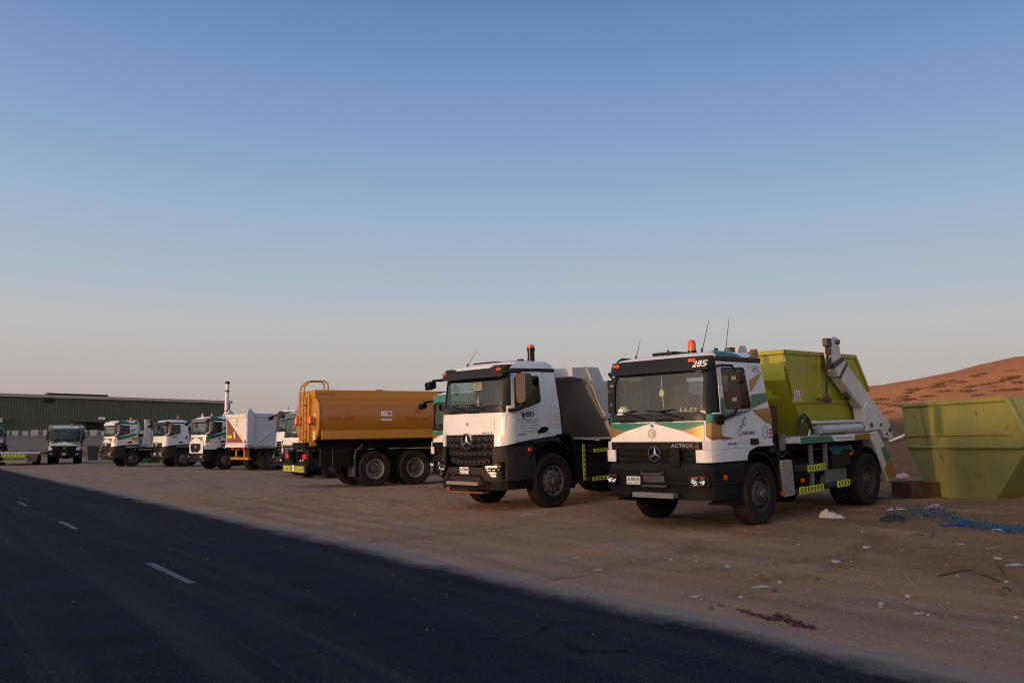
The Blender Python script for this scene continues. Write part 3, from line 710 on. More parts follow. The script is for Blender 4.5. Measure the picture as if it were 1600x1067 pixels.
def vwall(mb, path, z0, z1, th=.04, mi=None, batter=0.0):
    """upright sheet with thickness that follows a plan path"""
    P = [Vector((p[0], p[1])) for p in path]; out = []
    for i, p in enumerate(P):
        d = (P[min(i+1, len(P)-1)]-P[max(i-1, 0)]).normalized(); n = Vector((d.y, -d.x)); out.append((p, p+n*th, p+n*batter))
    rows = [[(a.x, a.y, z0) for a, b, c in out], [(c.x, c.y, z1) for a, b, c in out], [((c+(b-a)).x, (c+(b-a)).y, z1) for a, b, c in out], [(b.x, b.y, z0) for a, b, c in out]]
    rows.append(rows[0]); n = len(P); mb.grid(rows, mi)
    o = len(mb.v)
    for i in (0, n-1): mb.add([r[i] for r in rows[:4]], [(0, 1, 2, 3)], mi)
def both(path): return path+[(x, -y) for x, y in path[::-1] if abs(y) > 1e-6]
def chevrons(t, par, p0, du, dv, w, h, n, name='reflective_marking', inv=False, nrm=None):
    """yellow plate with black arrows, p0 is the lower front corner"""
    p0 = Vector(p0); du = Vector(du); dv = Vector(dv); nn = du.cross(dv).normalized()
    if nrm is not None: nn = Vector(nrm)
    elif nn.y < -.5 or nn.x > .5: nn = -nn
    def fn(a, b, o=0.0): return tuple(p0+du*a+dv*b+nn*o)
    mb = TB(); mb.add([fn(a, b, o) for o in (-.012, .004) for a, b in ((0, 0), (w, 0), (w, h), (0, h))], [(0, 1, 2, 3), (4, 5, 6, 7), (0, 1, 5, 4), (1, 2, 6, 5), (2, 3, 7, 6), (3, 0, 4, 7)], 0)
    st = w/(n+.3); mid = n//2
    for k in range(n):
        a = st*(k+.65); d = -1 if k < mid else 1
        if k == mid and n > 4: pl = [(a-.3*st, h*.5), (a, h*.85), (a+.3*st, h*.5), (a, h*.15)]; mb.add([fn(x, y, .007) for x, y in pl], [(0, 1, 2, 3)], 1); continue
        e = .42*st*d; g = .36*st
        pl = [(a-e*.5-g/2, h*.12), (a-e*.5+g/2, h*.12), (a+e*.5+g/2, h*.5), (a-e*.5+g/2, h*.88), (a-e*.5-g/2, h*.88), (a+e*.5-g/2, h*.5)]
        mb.add([fn(x, y, .007) for x, y in pl], [(0, 1, 2, 5), (5, 2, 3, 4)], 1)
    return t.p(name, mb, ['yellow', 'blackprint'], par, smooth=False)
def headlight(t, par, path2d, fn, deep, bulbs, amber=None):
    """housing ring, reflector bowls and a clear cover; path2d in the (y,z) plane of fn"""
    mb = TB(); inner = [((p[0]-cx)*.86+cx, (p[1]-cz)*.86+cz) for cx, cz in [(sum(p[0] for p in path2d)/len(path2d), sum(p[1] for p in path2d)/len(path2d))] for p in path2d]
    mb.ring(path2d, inner, lambda y, z: fn(y, z, .05), 0)
    ob = [fn(y, z, .05) for y, z in path2d]; oc = [fn(y, z, -.02) for y, z in path2d]; mb.add(ob+oc, [(i, (i+1) % len(ob), len(ob)+(i+1) % len(ob), len(ob)+i) for i in range(len(ob))], 0)
    bk = [fn(y, z, .004) for y, z in inner]; fr = [fn(y, z, .05) for y, z in inner]; n = len(inner)
    mb.add(bk+fr, [(i, (i+1) % n, n+(i+1) % n, n+i) for i in range(n)]+[tuple(range(n))], 1)
    o = t.p('headlight', mb, ['black', 'silver'], par)
    for (by, bz, br) in bulbs:
        q = TB(); c0 = Vector(fn(by, bz, .036)); ax = (Vector(fn(by, bz, 0))-Vector(fn(by, bz, -1))).normalized()
        a = ax.orthogonal().normalized(); b = ax.cross(a); rows = []
        for rr, dd in ((1, .008), (.9, -.006), (.6, -.02), (.25, -.026), (.22, -.008), (.02, -.004)):
            rows.append([tuple(c0+a*(br*rr*math.cos(2*math.pi*i/16))+b*(br*rr*math.sin(2*math.pi*i/16))+ax*dd) for i in range(16)])
        q.grid(rows, close=True); t.p('reflector', q, 'chrome', o)
    if amber:
        q = TB(); q.add([fn(y, z, .034) for y, z in amber], [tuple(range(len(amber)))]); t.p('indicator', q, 'orange', o)
    q = TB(); q.add([fn(y, z, .048) for y, z in inner], [tuple(range(n))]); t.p('lens', q, 'lens', o, smooth=False)
    return o
def blob_lamp(t, name, c, r, h, m, par=None):
    mb = TB(); mb.lathe([(r, 0), (r, h*.6), (r*.8, h*.92), (r*.4, h), (.001, h)], c, 'z', 16); return t.p(name, mb, m, par)

def build_cab(t, kind, body='white', visor='black', lod=0, hoodmat=None, gutter='gblack', corner=None):
    k = Cab(kind); c = k.c; zs = c['zs']; t.cab = k
    names = [body, 'gblack', 'inter']
    zb = lambda x: c['z0']+c['slope']*x
    rows = [k.loop(zs[0], 0, zb)]+[k.loop(z) for z in zs[1:]]
    n = len(rows[0]); h0, h1 = c['hole']; s0, s1 = c['scr']
    def skip(i, j):
        ii = i if i < 12 else n-1-i
        if ii in (0, 1, 2) and s0 <= j <= s1: return None
        if ii == 6 and h0 <= j <= h1: return None
        if kind == 'mp' and ii in (11,) and zs[j] >= zs[s0+ (1 if kind == 'mp' else 1)]-.01 and j <= s1: return None
        if ii in (0, 1, 2) and j == 0: return 1
        if ii in (0, 1, 2, 3) and (j >= c['blk']): return 1
        if ii == 4 and c['scr'][0] <= j: return 1
        if j == len(zs)-2: return 1 if gutter else 0
        return 0
    mb = TB(); mb.grid(rows, skip=skip, close=True)
    rr = []
    for z, fi, wi in c['roof']:
        L = k.loop(zs[-1]); rr.append([(x+(fi*1.6 if x < .6 else (-fi if x > 1.2 else 0)), y*(1-wi*.9), z) for x, y, _ in L])
    mb.grid(rr, 0, close=True); o = len(mb.v); mb.add(rr[-1], [tuple(range(n))], 0)
    # lining
    li = [k.loop(z, .045) for z in zs]
    def skip2(i, j): return None if skip(i, j) is None else 2
    mb.grid(li, skip=skip2, close=True); mb.add(li[-1], [tuple(range(n))], 2); mb.add(k.loop(zs[1], .045), [tuple(range(n))], 2)
    mb.add(k.loop(zs[0], .01, zb), [tuple(range(n))], 1)
    cab = t.p('cab', mb, names, ang=40); t.cabo = cab
    # windscreen and its black surround
    z0, z1 = zs[s0], zs[s1+1]; F = k.front(.006)
    hole = rect(-1.0, 1.0, z0-.03, z1+.03); op = rpoly(rect(-.955, .955, z0+.02, z1-.005), .09)
    t.p('screen_surround', TB().ring(hole, op, F), 'gblack', cab)
    mb = TB(); ys = np.linspace(-.965, .965, 9); mb.grid([[(k.fx(y, z)+.012, y, z) for y in ys] for z in np.linspace(z0, z1, 4)]); t.p('windscreen', mb, 'glass', cab)
    # rear window
    if kind == 'mp': mb = TB(); zz0, zz1 = zs[s0+1], zs[s1+1]; mb.grid([[(k.iv('Rr', z)-.01, y, z) for y in (-.55, .55)] for z in (zz0, zz1)]); t.p('rear_window', mb, 'tint', cab)
    # doors
    for sg in (1, -1):
        S = k.side(sg, .006); mb = TB(); op = rpoly(c['win'], .06); mb.ring(rpoly(c['door'], .05), op, S)
        d = t.p('door', mb, body, None, solid=.012)
        inn = [((p[0]-.85)*.955+.85, (p[1]-2.35)*.945+2.35) for p in op]
        t.p('window_frame', TB().ring(op, inn, k.side(sg, .012)), 'gblack', d)
        mb = TB(); put_poly(mb, op, k.side(sg, -.01)); t.p('window', mb, 'tint', d, smooth=False)
        sm = TB()
        for a, b in ((c['door'][1], c['door'][2]), (c['door'][0], c['door'][3])):
            dx = .006; sm.add([k.side(sg, .0125)(x, z) for x, z in ((a[0]-dx, a[1]), (a[0]+dx, a[1]), (b[0]+dx, b[1]), (b[0]-dx, b[1]))], [(0, 1, 2, 3)])
        t.p('seam', sm, 'blackprint', d, smooth=False)
        if sg > 0: t.door = d
        # handle
        mb = TB()
        if kind == 'mp': mb.prism(rpoly(rect(1.25, 1.50, 1.365, 1.475), .015), 'y', sg*1.125, sg*1.155)
        else: mb.prism(rpoly([(1.04, 1.66), (1.08, 1.615), (1.30, 1.645), (1.37, 1.71), (1.33, 1.765), (1.16, 1.75)], .03), 'y', sg*1.125, sg*1.16)
        t.p('handle', mb, 'gblack', d, bevel=.006)
        # black gutter over the doors
        zg = zs[-1]; mb = TB(); mb.box(c['A']-.05, k.iv('Rr', zg)-.01, sg*1.04, sg*1.105, zg-.055, zg+.02); t.p('roof_gutter', mb, 'gblack', cab, bevel=.008)
    # hood flap and seams
    hz0, hz1, hy = c['hood']; mb = TB()
    hh = [(.012, hz0+.01), (-.009, hz0+.012), (-.009, (hz0+hz1)/2), (-.009, hz1-.012), (.012, hz1-.01)]
    mb.grid([[(k.fx(y, z)+o, y, z) for y in np.linspace(-hy, hy, 13)] for o, z in hh])
    t.hood = t.p('hood_flap', mb, hoodmat or body, cab)
    # visor
    v0, v1, dep = c['visor']; mb = TB(); ys = np.linspace(-1.06, 1.06, 15); a = []; b = []; e = []; g = []
    for y in ys:
        x0, x1 = k.fx(y*.97, v0), k.fx(y*.97, min(v1, 2.86 if kind == 'mp' else 3.02))
        cut = .0 if kind == 'mp' else (.05 if abs(y) < .62 else 0)
        a.append((x0-dep, y, v0)); b.append((x1-.055, y, v1-cut)); e.append((x1+.12, y, v1-cut)); g.append((x0+.05, y, v0+.03))
    mb.grid([a, b, e, g, a]); 
    for i in (0, -1): mb.add([a[i], b[i], e[i], g[i]], [(0, 1, 2, 3)])
    vis = t.p('roof_visor', mb, visor, cab, bevel=.01); t.visor = vis
    def vfn(y, z): 
        x0 = k.fx(y*.97, v0)-dep; x1 = k.fx(y*.97, min(v1, 2.86 if kind == 'mp' else 3.02))-.055; q = (z-v0)/(v1-v0); return (x0+(x1-x0)*q-.006, y, z)
    t.vfn = vfn
    for y in ((-.88, .78) if kind == 'mp' else (-.95, .95)):
        mb = TB(); zc = v0+(v1-v0)*(.72 if kind == 'mp' else .62); x = vfn(y, zc)[0]; mb.box(x-.018, x+.02, y-.075, y+.075, zc-.03, zc+.03); t.p('marker_light', mb, 'orange', vis, bevel=.008)
    # inside
    zd = zs[s0]-.02; mb = TB(); mb.prism([(k.iv('f', zd)+.10, zd-.35), (k.iv('f', zd)+.10, zd+.01), (k.iv('f', zd)+.42, zd+.05), (k.iv('f', zd)+.55, zd-.05), (k.iv('f', zd)+.6, zd-.35)], 'y', -1.02, 1.02)
    t.p('dashboard', mb, 'dash' if kind == 'mp' else 'dashl', cab, bevel=.02); t.dash_z = zd; t.dash_x = k.iv('f', zd)
    for y in (.55, -.55):
        mb = TB(); x = 1.05 if kind == 'mp' else .98; mb.box(x, x+.5, y-.24, y+.24, zd-.28, zd-.12); mb.prism([(x+.42, zd-.15), (x+.55, zd-.15), (x+.68, zd+.42), (x+.58, zd+.42)], 'y', y-.23, y+.23); mb.prism([(x+.6, zd+.45), (x+.69, zd+.45), (x+.72, zd+.62), (x+.64, zd+.62)], 'y', y-.13, y+.13)
        t.p('seat', mb, 'seat', cab, bevel=.03)
    mb = TB(); cc = Vector((t.dash_x+.62, .55, zd+.10)); ax = Vector((-.55, 0, .83)).normalized(); aa = Vector((0, 1, 0)); bb = ax.cross(aa)
    mb.tube([cc+aa*(.23*math.cos(q))+bb*(.23*math.sin(q)) for q in np.linspace(0, 2*math.pi, 25)], .016, 6); mb.tube([cc-aa*.22, cc, cc+aa*.22], .014, 6); mb.cyl(cc, cc-ax*.25, .03, n=8)
    t.p('steering_wheel', mb, 'seat', cab)
    # wipers
    if lod < 2:
        for y, sp in ((-.62, .62), (.18, .68)) if kind == 'mp' else ((-.55, .6), (.12, .66)):
            mb = TB(); zw = z0-.05; p = lambda yy, z, o=.03: (k.fx(yy, z)-o, yy, z)
            mb.tube([p(y+.42, zw-.03), p(y+.2, zw+.03, .045), p(y-.05, zw+.09, .04)], .012, 6)
            mb.tube([p(y-.05-sp*.45+.03*q, z0+.055+.012*q, .022) for q in range(2)]+[p(y-.05, zw+.095, .03), p(y-.05+sp*.42, z0+.075, .022)], .010, 6)
            t.p('wiper', mb, 'gblack', cab)
            mb = TB(); mb.prism(rpoly([(y-.15, zw-.085), (y+.22, zw-.085), (y+.20, zw-.03), (y-.13, zw-.03)], .02), 'x', k.fx(y, zw)-.028, k.fx(y, zw)+.02); t.p('wiper_cover', mb, 'black', cab)
    return k
def mirror(t, sg, kind):
    mb = TB()
    if kind == 'mp':
        yo = sg*(1.38 if sg > 0 else 1.24); mb.prism(rpoly([(yo-.115, 2.60), (yo+.115, 2.60), (yo+.115, 2.40), (yo-.115, 2.40)], .04), 'x', .46, .60)
        mb.prism(rpoly([(yo-.115, 2.385), (yo+.115, 2.385), (yo+.115, 1.98), (yo-.115, 1.98)], .05), 'x', .46, .60)
        m = t.p('mirror', mb, 'gblack', bevel=.02)
        a = TB(); a.tube([(.33, sg*1.10, 2.70), (.36, sg*1.22, 2.71), (.50, sg*1.33, 2.70), (.54, yo, 2.58)], .022); a.tube([(.54, yo, 2.02), (.50, sg*1.33, 1.90), (.40, sg*1.20, 1.83), (.34, sg*1.12, 1.83)], .024)
        a.prism(rpoly([(.25, 1.89), (.45, 1.89), (.43, 1.75), (.36, 1.72), (.27, 1.76)], .03), 'y', sg*1.12, sg*1.19); t.p('mirror_arm', a, 'black', m, bevel=.008)
        for z in (2.49, 2.14): q = TB(); q.box(.452, .459, yo-.045, yo+.045, z-.03, z+.03); t.p('bracket_plate', q, 'mgrey', m)
        for za, zb in ((2.42, 2.58), (2.0, 2.36)): q = TB(); q.box(.602, .606, yo-.095, yo+.095, za, zb); t.p('mirror_glass', q, 'chrome', m)
    else:
        yo = sg*1.40; mb.prism(rpoly([(yo-.15, 2.88), (yo-.10, 2.91), (yo+.12, 2.91), (yo+.15, 2.86), (yo+.14, 2.34), (yo+.08, 2.29), (yo-.10, 2.29), (yo-.15, 2.36)], .05), 'x', .36, .54)
        m = t.p('mirror', mb, 'mirrorcase', bevel=.03, seg=2)
        a = TB(); a.tube([(.16, sg*1.08, 2.93), (.20, sg*1.2, 2.96), (.36, sg*1.32, 2.95), (.46, yo, 2.86)], .035); a.tube([(.24, sg*1.13, 2.14), (.30, sg*1.22, 2.14), (.42, sg*1.34, 2.20), (.46, yo, 2.32)], .045)
        t.p('mirror_arm', a, 'gblack', m)
        q = TB(); q.box(.542, .546, yo-.12, yo+.11, 2.38, 2.82); t.p('mirror_glass', q, 'chrome', m)
    return m
def front_mirror(t, kind):
    mb = TB(); y = -1.12; z = 2.66 if kind == 'mp' else 2.86; x = .0
    mb.tube([(.25, -1.0, z+.05), (-.05, -1.12, z+.02), (-.12, -1.14, z-.05)], .03); mb.prism(rpoly([(-.22, z-.02), (-.04, z+.03), (-.02, z-.14), (-.2, z-.2)], .04), 'y', -1.22, -1.03)
    return t.p('kerb_mirror', mb, 'gblack', bevel=.02)
def arch(t, x, r, side, w=.42, mat='black', a0=0.0, a1=math.pi, th=.03, y=1.16, zc=None, deep=.0):
    mb = TB(); zc = r*.985 if zc is None else zc; m = 16; R0 = r+.09; rows = []
    for q in ((R0, y), (R0+th, y), (R0+th, y-w), (R0, y-w), (R0, y)):
        rows.append([(x-q[0]*math.cos(a0+(a1-a0)*i/m), side*q[1], zc+q[0]*math.sin(a0+(a1-a0)*i/m)) for i in range(m+1)])
    mb.grid(rows)
    for i in (0, m): mb.add([rw[i] for rw in rows[:4]], [(0, 1, 2, 3)])
    return t.p('mudguard', mb, mat)
def chassis(t, L, axles, r, z=.92, cabx=1.9):
    mb = TB()
    for y in (-.42, .42): mb.box(.55, L, y-.04, y+.04, z-.14, z+.14)
    for x in np.arange(2.3, L, 1.1): mb.box(x, x+.09, -.40, .40, z-.1, z+.1)
    for x in axles: mb.cyl((x, -.95, r*.985), (x, .95, r*.985), .085, n=10); mb.cyl((x, -.22, r*.985), (x, .22, r*.985), .2 if x > 2 else .1, n=12)
    ch = t.p('chassis', mb, 'chassis', bevel=.006)
    mb = TB(); mb.box(.35, 1.75, -.44, .44, .62, 1.3); mb.box(1.5, 2.7, -.26, .26, .62, 1.05); mb.cyl((2.5, 0, .8), (axles[-1], 0, .62), .06, n=8); t.p('engine', mb, 'chassis', bevel=.03)
    return ch
# ------------------------------------------------------------------ liveries
def livery(t, lod=0):
    """green, gold and white company stripes; drawn in the short cab's coordinates, lifted onto taller cabs"""
    k = t.cab; c = k.c; mp = k.kind == 'mp'; dz = 0.0 if mp else .17
    F = k.front(.016 if mp else .016); hz0, hz1, hy = c['hood']; HT = hz1
    mb = TB(); P = lambda pl, mi, cuts=2: put_poly(mb, pl, F, mi, cuts)
    hb = hz0+.012; w = hy-.005
    P([(-w, HT-.01), (-w, HT-.09), (-w*.68, hb+.17), (-.03, HT-.015)], 0); P([(w, HT-.01), (-.03, HT-.015), (w*.60, hb+.17), (w, HT-.07)], 0)
    P([(-w, HT-.09), (-w*.68, hb+.17), (-w, hb+.06)], 1); P([(w, HT-.07), (w*.60, hb+.17), (w, hb+.01)], 1)
    t.p('livery_stripe', mb, ['green', 'gold'], t.hood, ang=60)
    for sg in (1, -1):
        S = k.side(sg, .0175); mb = TB(); P = lambda pl, mi, cuts=2: put_poly(mb, [(x, z+dz) for x, z in pl], S, mi, cuts)
        A = .42
        xw = .53 if mp else .40
        if mp:
            P([(A, 2.17), (.485, 2.17), (.51, 1.95), (1.30, 1.955), (1.33, 1.99), (1.36, 2.23), (1.895, 2.27), (1.915, 2.13), (A-.03, 1.77)], 0, 2)
            P([(1.345, 2.48), (1.80, 2.64), (1.36, 2.27)], 1); P([(1.35, 1.965), (1.935, 2.0), (1.975, 1.71), (1.80, 1.75)], 1)
        else:
            P([(.25, 1.95), (.30, 1.92), (.62, 1.93), (1.12, 2.02), (1.22, 2.08), (1.76, 2.18), (1.78, 2.06), (.23, 1.60)], 0, 2)
            P([(1.25, 2.38), (1.72, 2.56), (1.27, 2.18)], 1); P([(1.2, 1.84), (1.78, 1.90), (1.81, 1.62), (1.60, 1.60)], 1)
        t.p('livery_stripe', mb, ['green', 'gold'], t.cabo, ang=60)
        # front corner
        mb = TB(); z0c = 1.475+dz; x0 = k.iv('f', 1.6+dz)+.066
        def PC(pl, mi): put_poly(mb, [(x+(k.iv('f', z)-k.iv('f', 1.6+dz)+.012 if x < .3 else 0), z) for x, z in pl], k.side(sg, .013), mi, 4)
        zt = 1.92+dz if mp else 1.97
        PC([(x0, zt-.01), (.40, zt-.01), (.40, 1.79+dz), (x0, 1.755+dz)], 0); PC([(x0, 1.753+dz), (.40, 1.788+dz), (.40, 1.55+dz), (x0, 1.55+dz)], 1); PC([(x0, 1.549+dz), (.40, 1.549+dz), (.40, 1.50+dz), (x0+.05, 1.475+dz)], 2)
        t.p('livery_stripe', mb, ['green', 'gold', 'brown'], t.cabo, ang=80)
        if mp: 
            mb = TB(); put_poly(mb, [(.40, 1.545), (.76, 1.49), (.40, 1.475)], k.side(sg, .0155), 0, 1); t.p('livery_stripe', mb, ['brown'], t.cabo)
    # roof sides
    zr = c['roof']; mb = TB()
    for sg in (1, -1):
        def RS(x, q):
            z = zr[0][0]+.024+(zr[2][0]-zr[0][0]-.02)*q; wi = np.interp(z, [r[0] for r in zr], [r[2] for r in zr]); 
            return (x, sg*(k.iv('w', zr[0][0])*(1-wi*.9)+.012), z+.008)
        put_poly(mb, [(.42, 0), (.42, 1), (.85, 1), (1.2, 0)], RS, 0, 3); put_poly(mb, [(1.42, 0), (1.70, .95), (1.72, 0)], RS, 1, 3)
    t.p('livery_stripe', mb, ['green', 'gold'], t.cabo)
    if mp:
        for sg in (1, -1):
            mb = TB(); mb.prism([(1.50, 2.89), (1.77, 3.055), (1.80, 2.89)], 'y', sg*.93, sg*1.06); t.p('roof_spoiler', mb, 'brown', t.cabo, bevel=.006)
def front_mp(t, lod, body='white', grille='black'):
    """long nosed-grille front: grille with bars, wing panels, bumper, lamps, step"""
    k = t.cab
    mb = TB(); mb.prism([(-1.0, 1.452), (1.0, 1.452), (.96, 1.25), (.76, 1.04), (-.76, 1.04), (-.96, 1.25)], 'x', .10, .16)
    g = t.p('grille', mb, 'gblack')
    for z, w in ((1.40, .95), (1.31, .93), (1.215, .86), (1.12, .78)):
        q = TB(); ys = np.linspace(-w, w, 11); q.grid([[(k.fx(y, 1.46)+a, y, z+b) for y in ys] for a, b in ((.06, .035), (-.005, .028), (.005, -.02), (.07, -.03), (.06, .035))])
        t.p('grille_bar', q, grille, g)
    q = TB(); star(q, lambda a, b, o: (.018-o, .03+a, 1.26+b), .135, .016); t.p('emblem', q, 'chrome', g)
    if lod == 0:
        q = TB(); put_text(q, 'ACTROS', lambda u, v: (k.fx(u, 1.46)-.014, u, v), .36, 1.37, .075, width=.42, bold=.01); t.p('lettering', q, 'greyprint', g, smooth=False)
        q = TB(); q.box(.0, .10, .36, .55, 1.03, 1.36); t.p('tow_cover', q, 'gblack', g, bevel=.01)
    for sg in (1, -1):
        path = [(.035, .86), (.045, .99), (.115, 1.115), (.25, 1.15), (.42, 1.155), (1.12, 1.155)]
        q = TB(); vwall(q, [(x, sg*y) for x, y in path], 1.115, 1.322, .03*sg, 0); vwall(q, [(x+.02, sg*(y-.012)) for x, y in [(.03, 1.0)]+path[2:]+[(1.25, 1.155)]], 1.328, 1.472, .03*sg, 0)
        t.p('corner_panel', q, body, None, bevel=.006)
        q = TB(); q.prism([(1.12, 1.34), (1.12, 1.12), (1.24, 1.27), (1.53, 1.345), (2.03, 1.345), (2.03, 1.37), (1.12, 1.37)], 'y', sg*1.10, sg*1.13); t.p('sill_panel', q, body)
    # bumper
    pth = [(1.0, 1.16), (.36, 1.16), (.16, 1.12), (.05, 1.0), (.0, .80), (-.02, .3), (-.02, 0)]
    q = TB(); vwall(q, both(pth), .74, .985, -.05, 0); vwall(q, both([(x+.03, y) for x, y in pth]), .985, 1.10, -.05, 0, -.03); b = t.p('bumper', q, 'black', None, bevel=.01)
    q = TB(); vwall(q, both([(.8, 1.15), (.36, 1.15), (.16, 1.11), (.06, .99), (.015, .80)]), .50, .74, -.05, 0)
    q.box(.03, .12, -.8, .8, .60, .74); q.box(-.03, .1, -.99, -.52, .52, .56); t.p('lower_apron', q, 'black', b, bevel=.01)
    for sg in (1, -1):
        fn = lambda y, z, o: (float(np.interp(abs(y), [.6, .8, 1.0, 1.12, 1.16], [-.012, 0, .05, .16, .3]))-.005-o, y, z)
        pl = rpoly([(sg*.745, .90), (sg*1.07, .915), (sg*1.10, .735), (sg*.79, .725)], .045)
        headlight(t, b, pl, fn, .075, [(sg*.86, .80, .058), (sg*.985, .81, .056)], [(sg*.80, .888), (sg*1.03, .898), (sg*1.035, .876), (sg*.80, .866)])
        q = TB(); q.box(.36, .46, sg*1.155, sg*1.172, .82, .90); t.p('side_marker', q, 'orange', b, bevel=.008)
    if lod == 0:
        q = TB(); q.prism(rpoly(rect(-.34, .52, .53, .61), .02), 'x', -.17, -.03); st = t.p('step', q, 'tread', b, bevel=.012)
        q = TB()
        for y in (-.3, .46): q.tube([(-.10, y, .56), (.04, y, .58), (.1, y, .68)], .025)
        t.p('step_bracket', q, 'chassis', b)
        q = TB()
        for i in range(9): q.cyl((-.15+.03*(i % 2), -.28+i*.09, .611), (-.15+.03*(i % 2), -.28+i*.09, .617), .016, n=6)
        t.p('step_stud', q, 'silver', b)
        q = TB(); q.tube([(-.04, -.22, .95), (-.07, -.2, .92), (-.07, .22, .92), (-.04, .24, .95)], .018); q.box(-.05, -.02, -.18, .26, .78, .90); q.box(-.055, -.02, -.22, .30, .70, .735); t.p('tow_frame', q, 'dsteel', b)
    for sg in (1, -1): q = TB(); q.prism(rpoly([(.35, .95), (.95, 1.02), (1.0, .55), (.9, .42), (.40, .46)], .04), 'y', sg*.85, sg*1.13); q.box(.42, .9, sg*.8, sg*1.17, .40, .44); t.p('cab_step', q, 'chassis')
def plate_(t, b, y, z, x, s, w=.30, h=.14):
    q = TB(); q.prism(rpoly(rect(y-w/2, y+w/2, z-h/2, z+h/2), .012), 'x', x, x+.012); p = t.p('licence_plate', q, 'plate', b)
    q = TB(); f = lambda u, v: (x-.003, u, v); put_text(q, s, f, y-w*.44, z-.005, h*.52, width=w*.88, bold=.015)
    put_text(q, 'UAE', f, y-w*.38, z-h*.40, h*.22, width=w*.26); put_text(q, arabic('\uFE83\uFE91\uFEEE\uFEC7\uFE92\uFEF2'), f, y+w*.02, z-h*.38, h*.24, width=w*.34)
    t.p('lettering', q, 'blackprint', p, smooth=False)
def front_ar(t, lod, body='white', shade='dgrey'):
    k = t.cab
    # body-coloured corner panels beside the flap
    for sg in (1, -1):
        q = TB(); pth = [(.11, .845), (.135, .97), (.19, 1.08), (.28, 1.145), (.40, 1.15)]; n = len(pth)
        top = [2.00, 2.01, 2.03, 2.03, 2.02]; bot = [1.385, 1.39, 1.40, 1.425, 1.44]
        a = [(x, sg*y, z) for (x, y), z in zip(pth, bot)]; b = [(x+.02, sg*y, z) for (x, y), z in zip(pth, top)]
        a = [(x-.07*(1-i/4), y, z) for i, (x, y, z) in enumerate(a)]
        q.grid([a, [((p[0]*.55+r_[0]*.45)-.02*(1-i/4), p[1], (p[2]+r_[2])/2) for i, (p, r_) in enumerate(zip(a, b))], b]); t.p('corner_panel', q, body, None, solid=.03)
    # grille: four pierced bars between sloping sides
    q = TB(); q.prism([(-.80, 1.63), (.80, 1.63), (.78, 1.30), (.66, 1.02), (.3, .94), (-.3, .94), (-.66, 1.02), (-.78, 1.30)], 'x', .10, .15); g = t.p('grille', q, 'gblack')
    for z, hh, w, bow in ((1.54, .075, .79, .0), (1.405, .07, .77, .01), (1.245, .075, .74, .03), (1.08, .085, .68, .06)):
        q = TB(); ys = np.linspace(-w, w, 13)
        q.grid([[(.02+.06*(abs(y)/w)**3+a, y, z-bow*(1-(y/w)**2)+b) for y in ys] for a, b in ((.08, hh*.75), (.02, hh*.7), (-.015, hh*.5), (-.02, -hh*.5), (.02, -hh*.7), (.08, -hh*.75), (.08, hh*.75))])
        bar = t.p('grille_bar', q, shade, g, bevel=.006)
        if lod == 0:
            q = TB()
            for y in np.linspace(-w*.85, w*.85, 8 if z > 1.3 else 9):
                if z > 1.3 and abs(y) < .2: continue
                x = .02+.06*(abs(y)/w)**3-.019; zc = z-bow*(1-(y/w)**2)
                q.add([(x-.004, y-.055, zc-hh*.36), (x-.004, y+.035, zc-hh*.36), (x-.004, y+.055, zc+hh*.30), (x-.004, y-.035, zc+hh*.30)], [(0, 1, 2, 3)])
            t.p('grille_hole', q, 'gblack', bar, smooth=False)
    q = TB(); star(q, lambda a, b, o: (-.02-o, a, 1.50+b), .175, .02); q.cyl((-.005, 0, 1.5), (.05, 0, 1.5), .18, n=28); e = t.p('emblem', q, 'chrome', g)
    q = TB(); q.cyl((-.012, 0, 1.5), (-.0055, 0, 1.5), .152, n=28); t.p('emblem_disc', q, 'gblack', g)
    # bumper
    pth = [(.95, 1.17), (.40, 1.17), (.16, 1.13), (.03, 1.0), (-.05, .70), (-.07, .30), (-.07, 0)]
    q = TB(); vwall(q, both(pth), .66, .94, -.06, 0)
    for sg in (1, -1):
        up = [(.95, 1.165), (.40, 1.165), (.17, 1.125), (.05, 1.0), (-.01, .83)]
        vwall(q, [(x, sg*y) for x, y in up], .94, 1.385, -.05*sg, 0, -.03*sg)
    b = t.p('bumper', q, shade, None, bevel=.012)
    q = TB(); vwall(q, both([(.9, 1.14), (.40, 1.14), (.18, 1.10), (.06, .98), (.0, .66)]), .47, .66, -.05, 0); q.box(.02, .1, -.66, .66, .50, .62); t.p('lower_apron', q, 'black', b, bevel=.01)
    for sg in (1, -1):
        fn = lambda y, z, o: (float(np.interp(abs(y), [.5, .7, 1.0, 1.13, 1.17], [-.066, -.05, .03, .16, .4]))-.008-o, y, z)
        pl = rpoly([(sg*.60, .99), (sg*1.08, 1.07), (sg*1.09, .69), (sg*.82, .72)], .04)
        hl = headlight(t, b, pl, fn, .07, [(sg*.80, .90, .05), (sg*.91, .90, .05), (sg*1.01, .93, .05)], [(sg*.98, 1.02), (sg*1.05, 1.035), (sg*1.05, .985), (sg*.98, .975)])
        q = TB()
        for i in range(5):
            z = .74+i*.063; q.tube([fn(sg*y, z+.03*(y-.7), .060) for y in np.linspace(.66 if i > 2 else .8, 1.08, 5)], .009, 5)
        t.p('lamp_guard', q, shade, hl)
        q = TB(); q.prism(rpoly([(.30, 1.38), (.95, 1.48), (1.0, .75), (.88, .5), (.40, .52)], .04), 'y', sg*.9, sg*1.10); q.box(.38, .9, sg*.82, sg*1.14, .47, .51); q.box(.40, .92, sg*.95, sg*1.13, .80, .84); t.p('cab_step', q, 'chassis', None, bevel=.01)
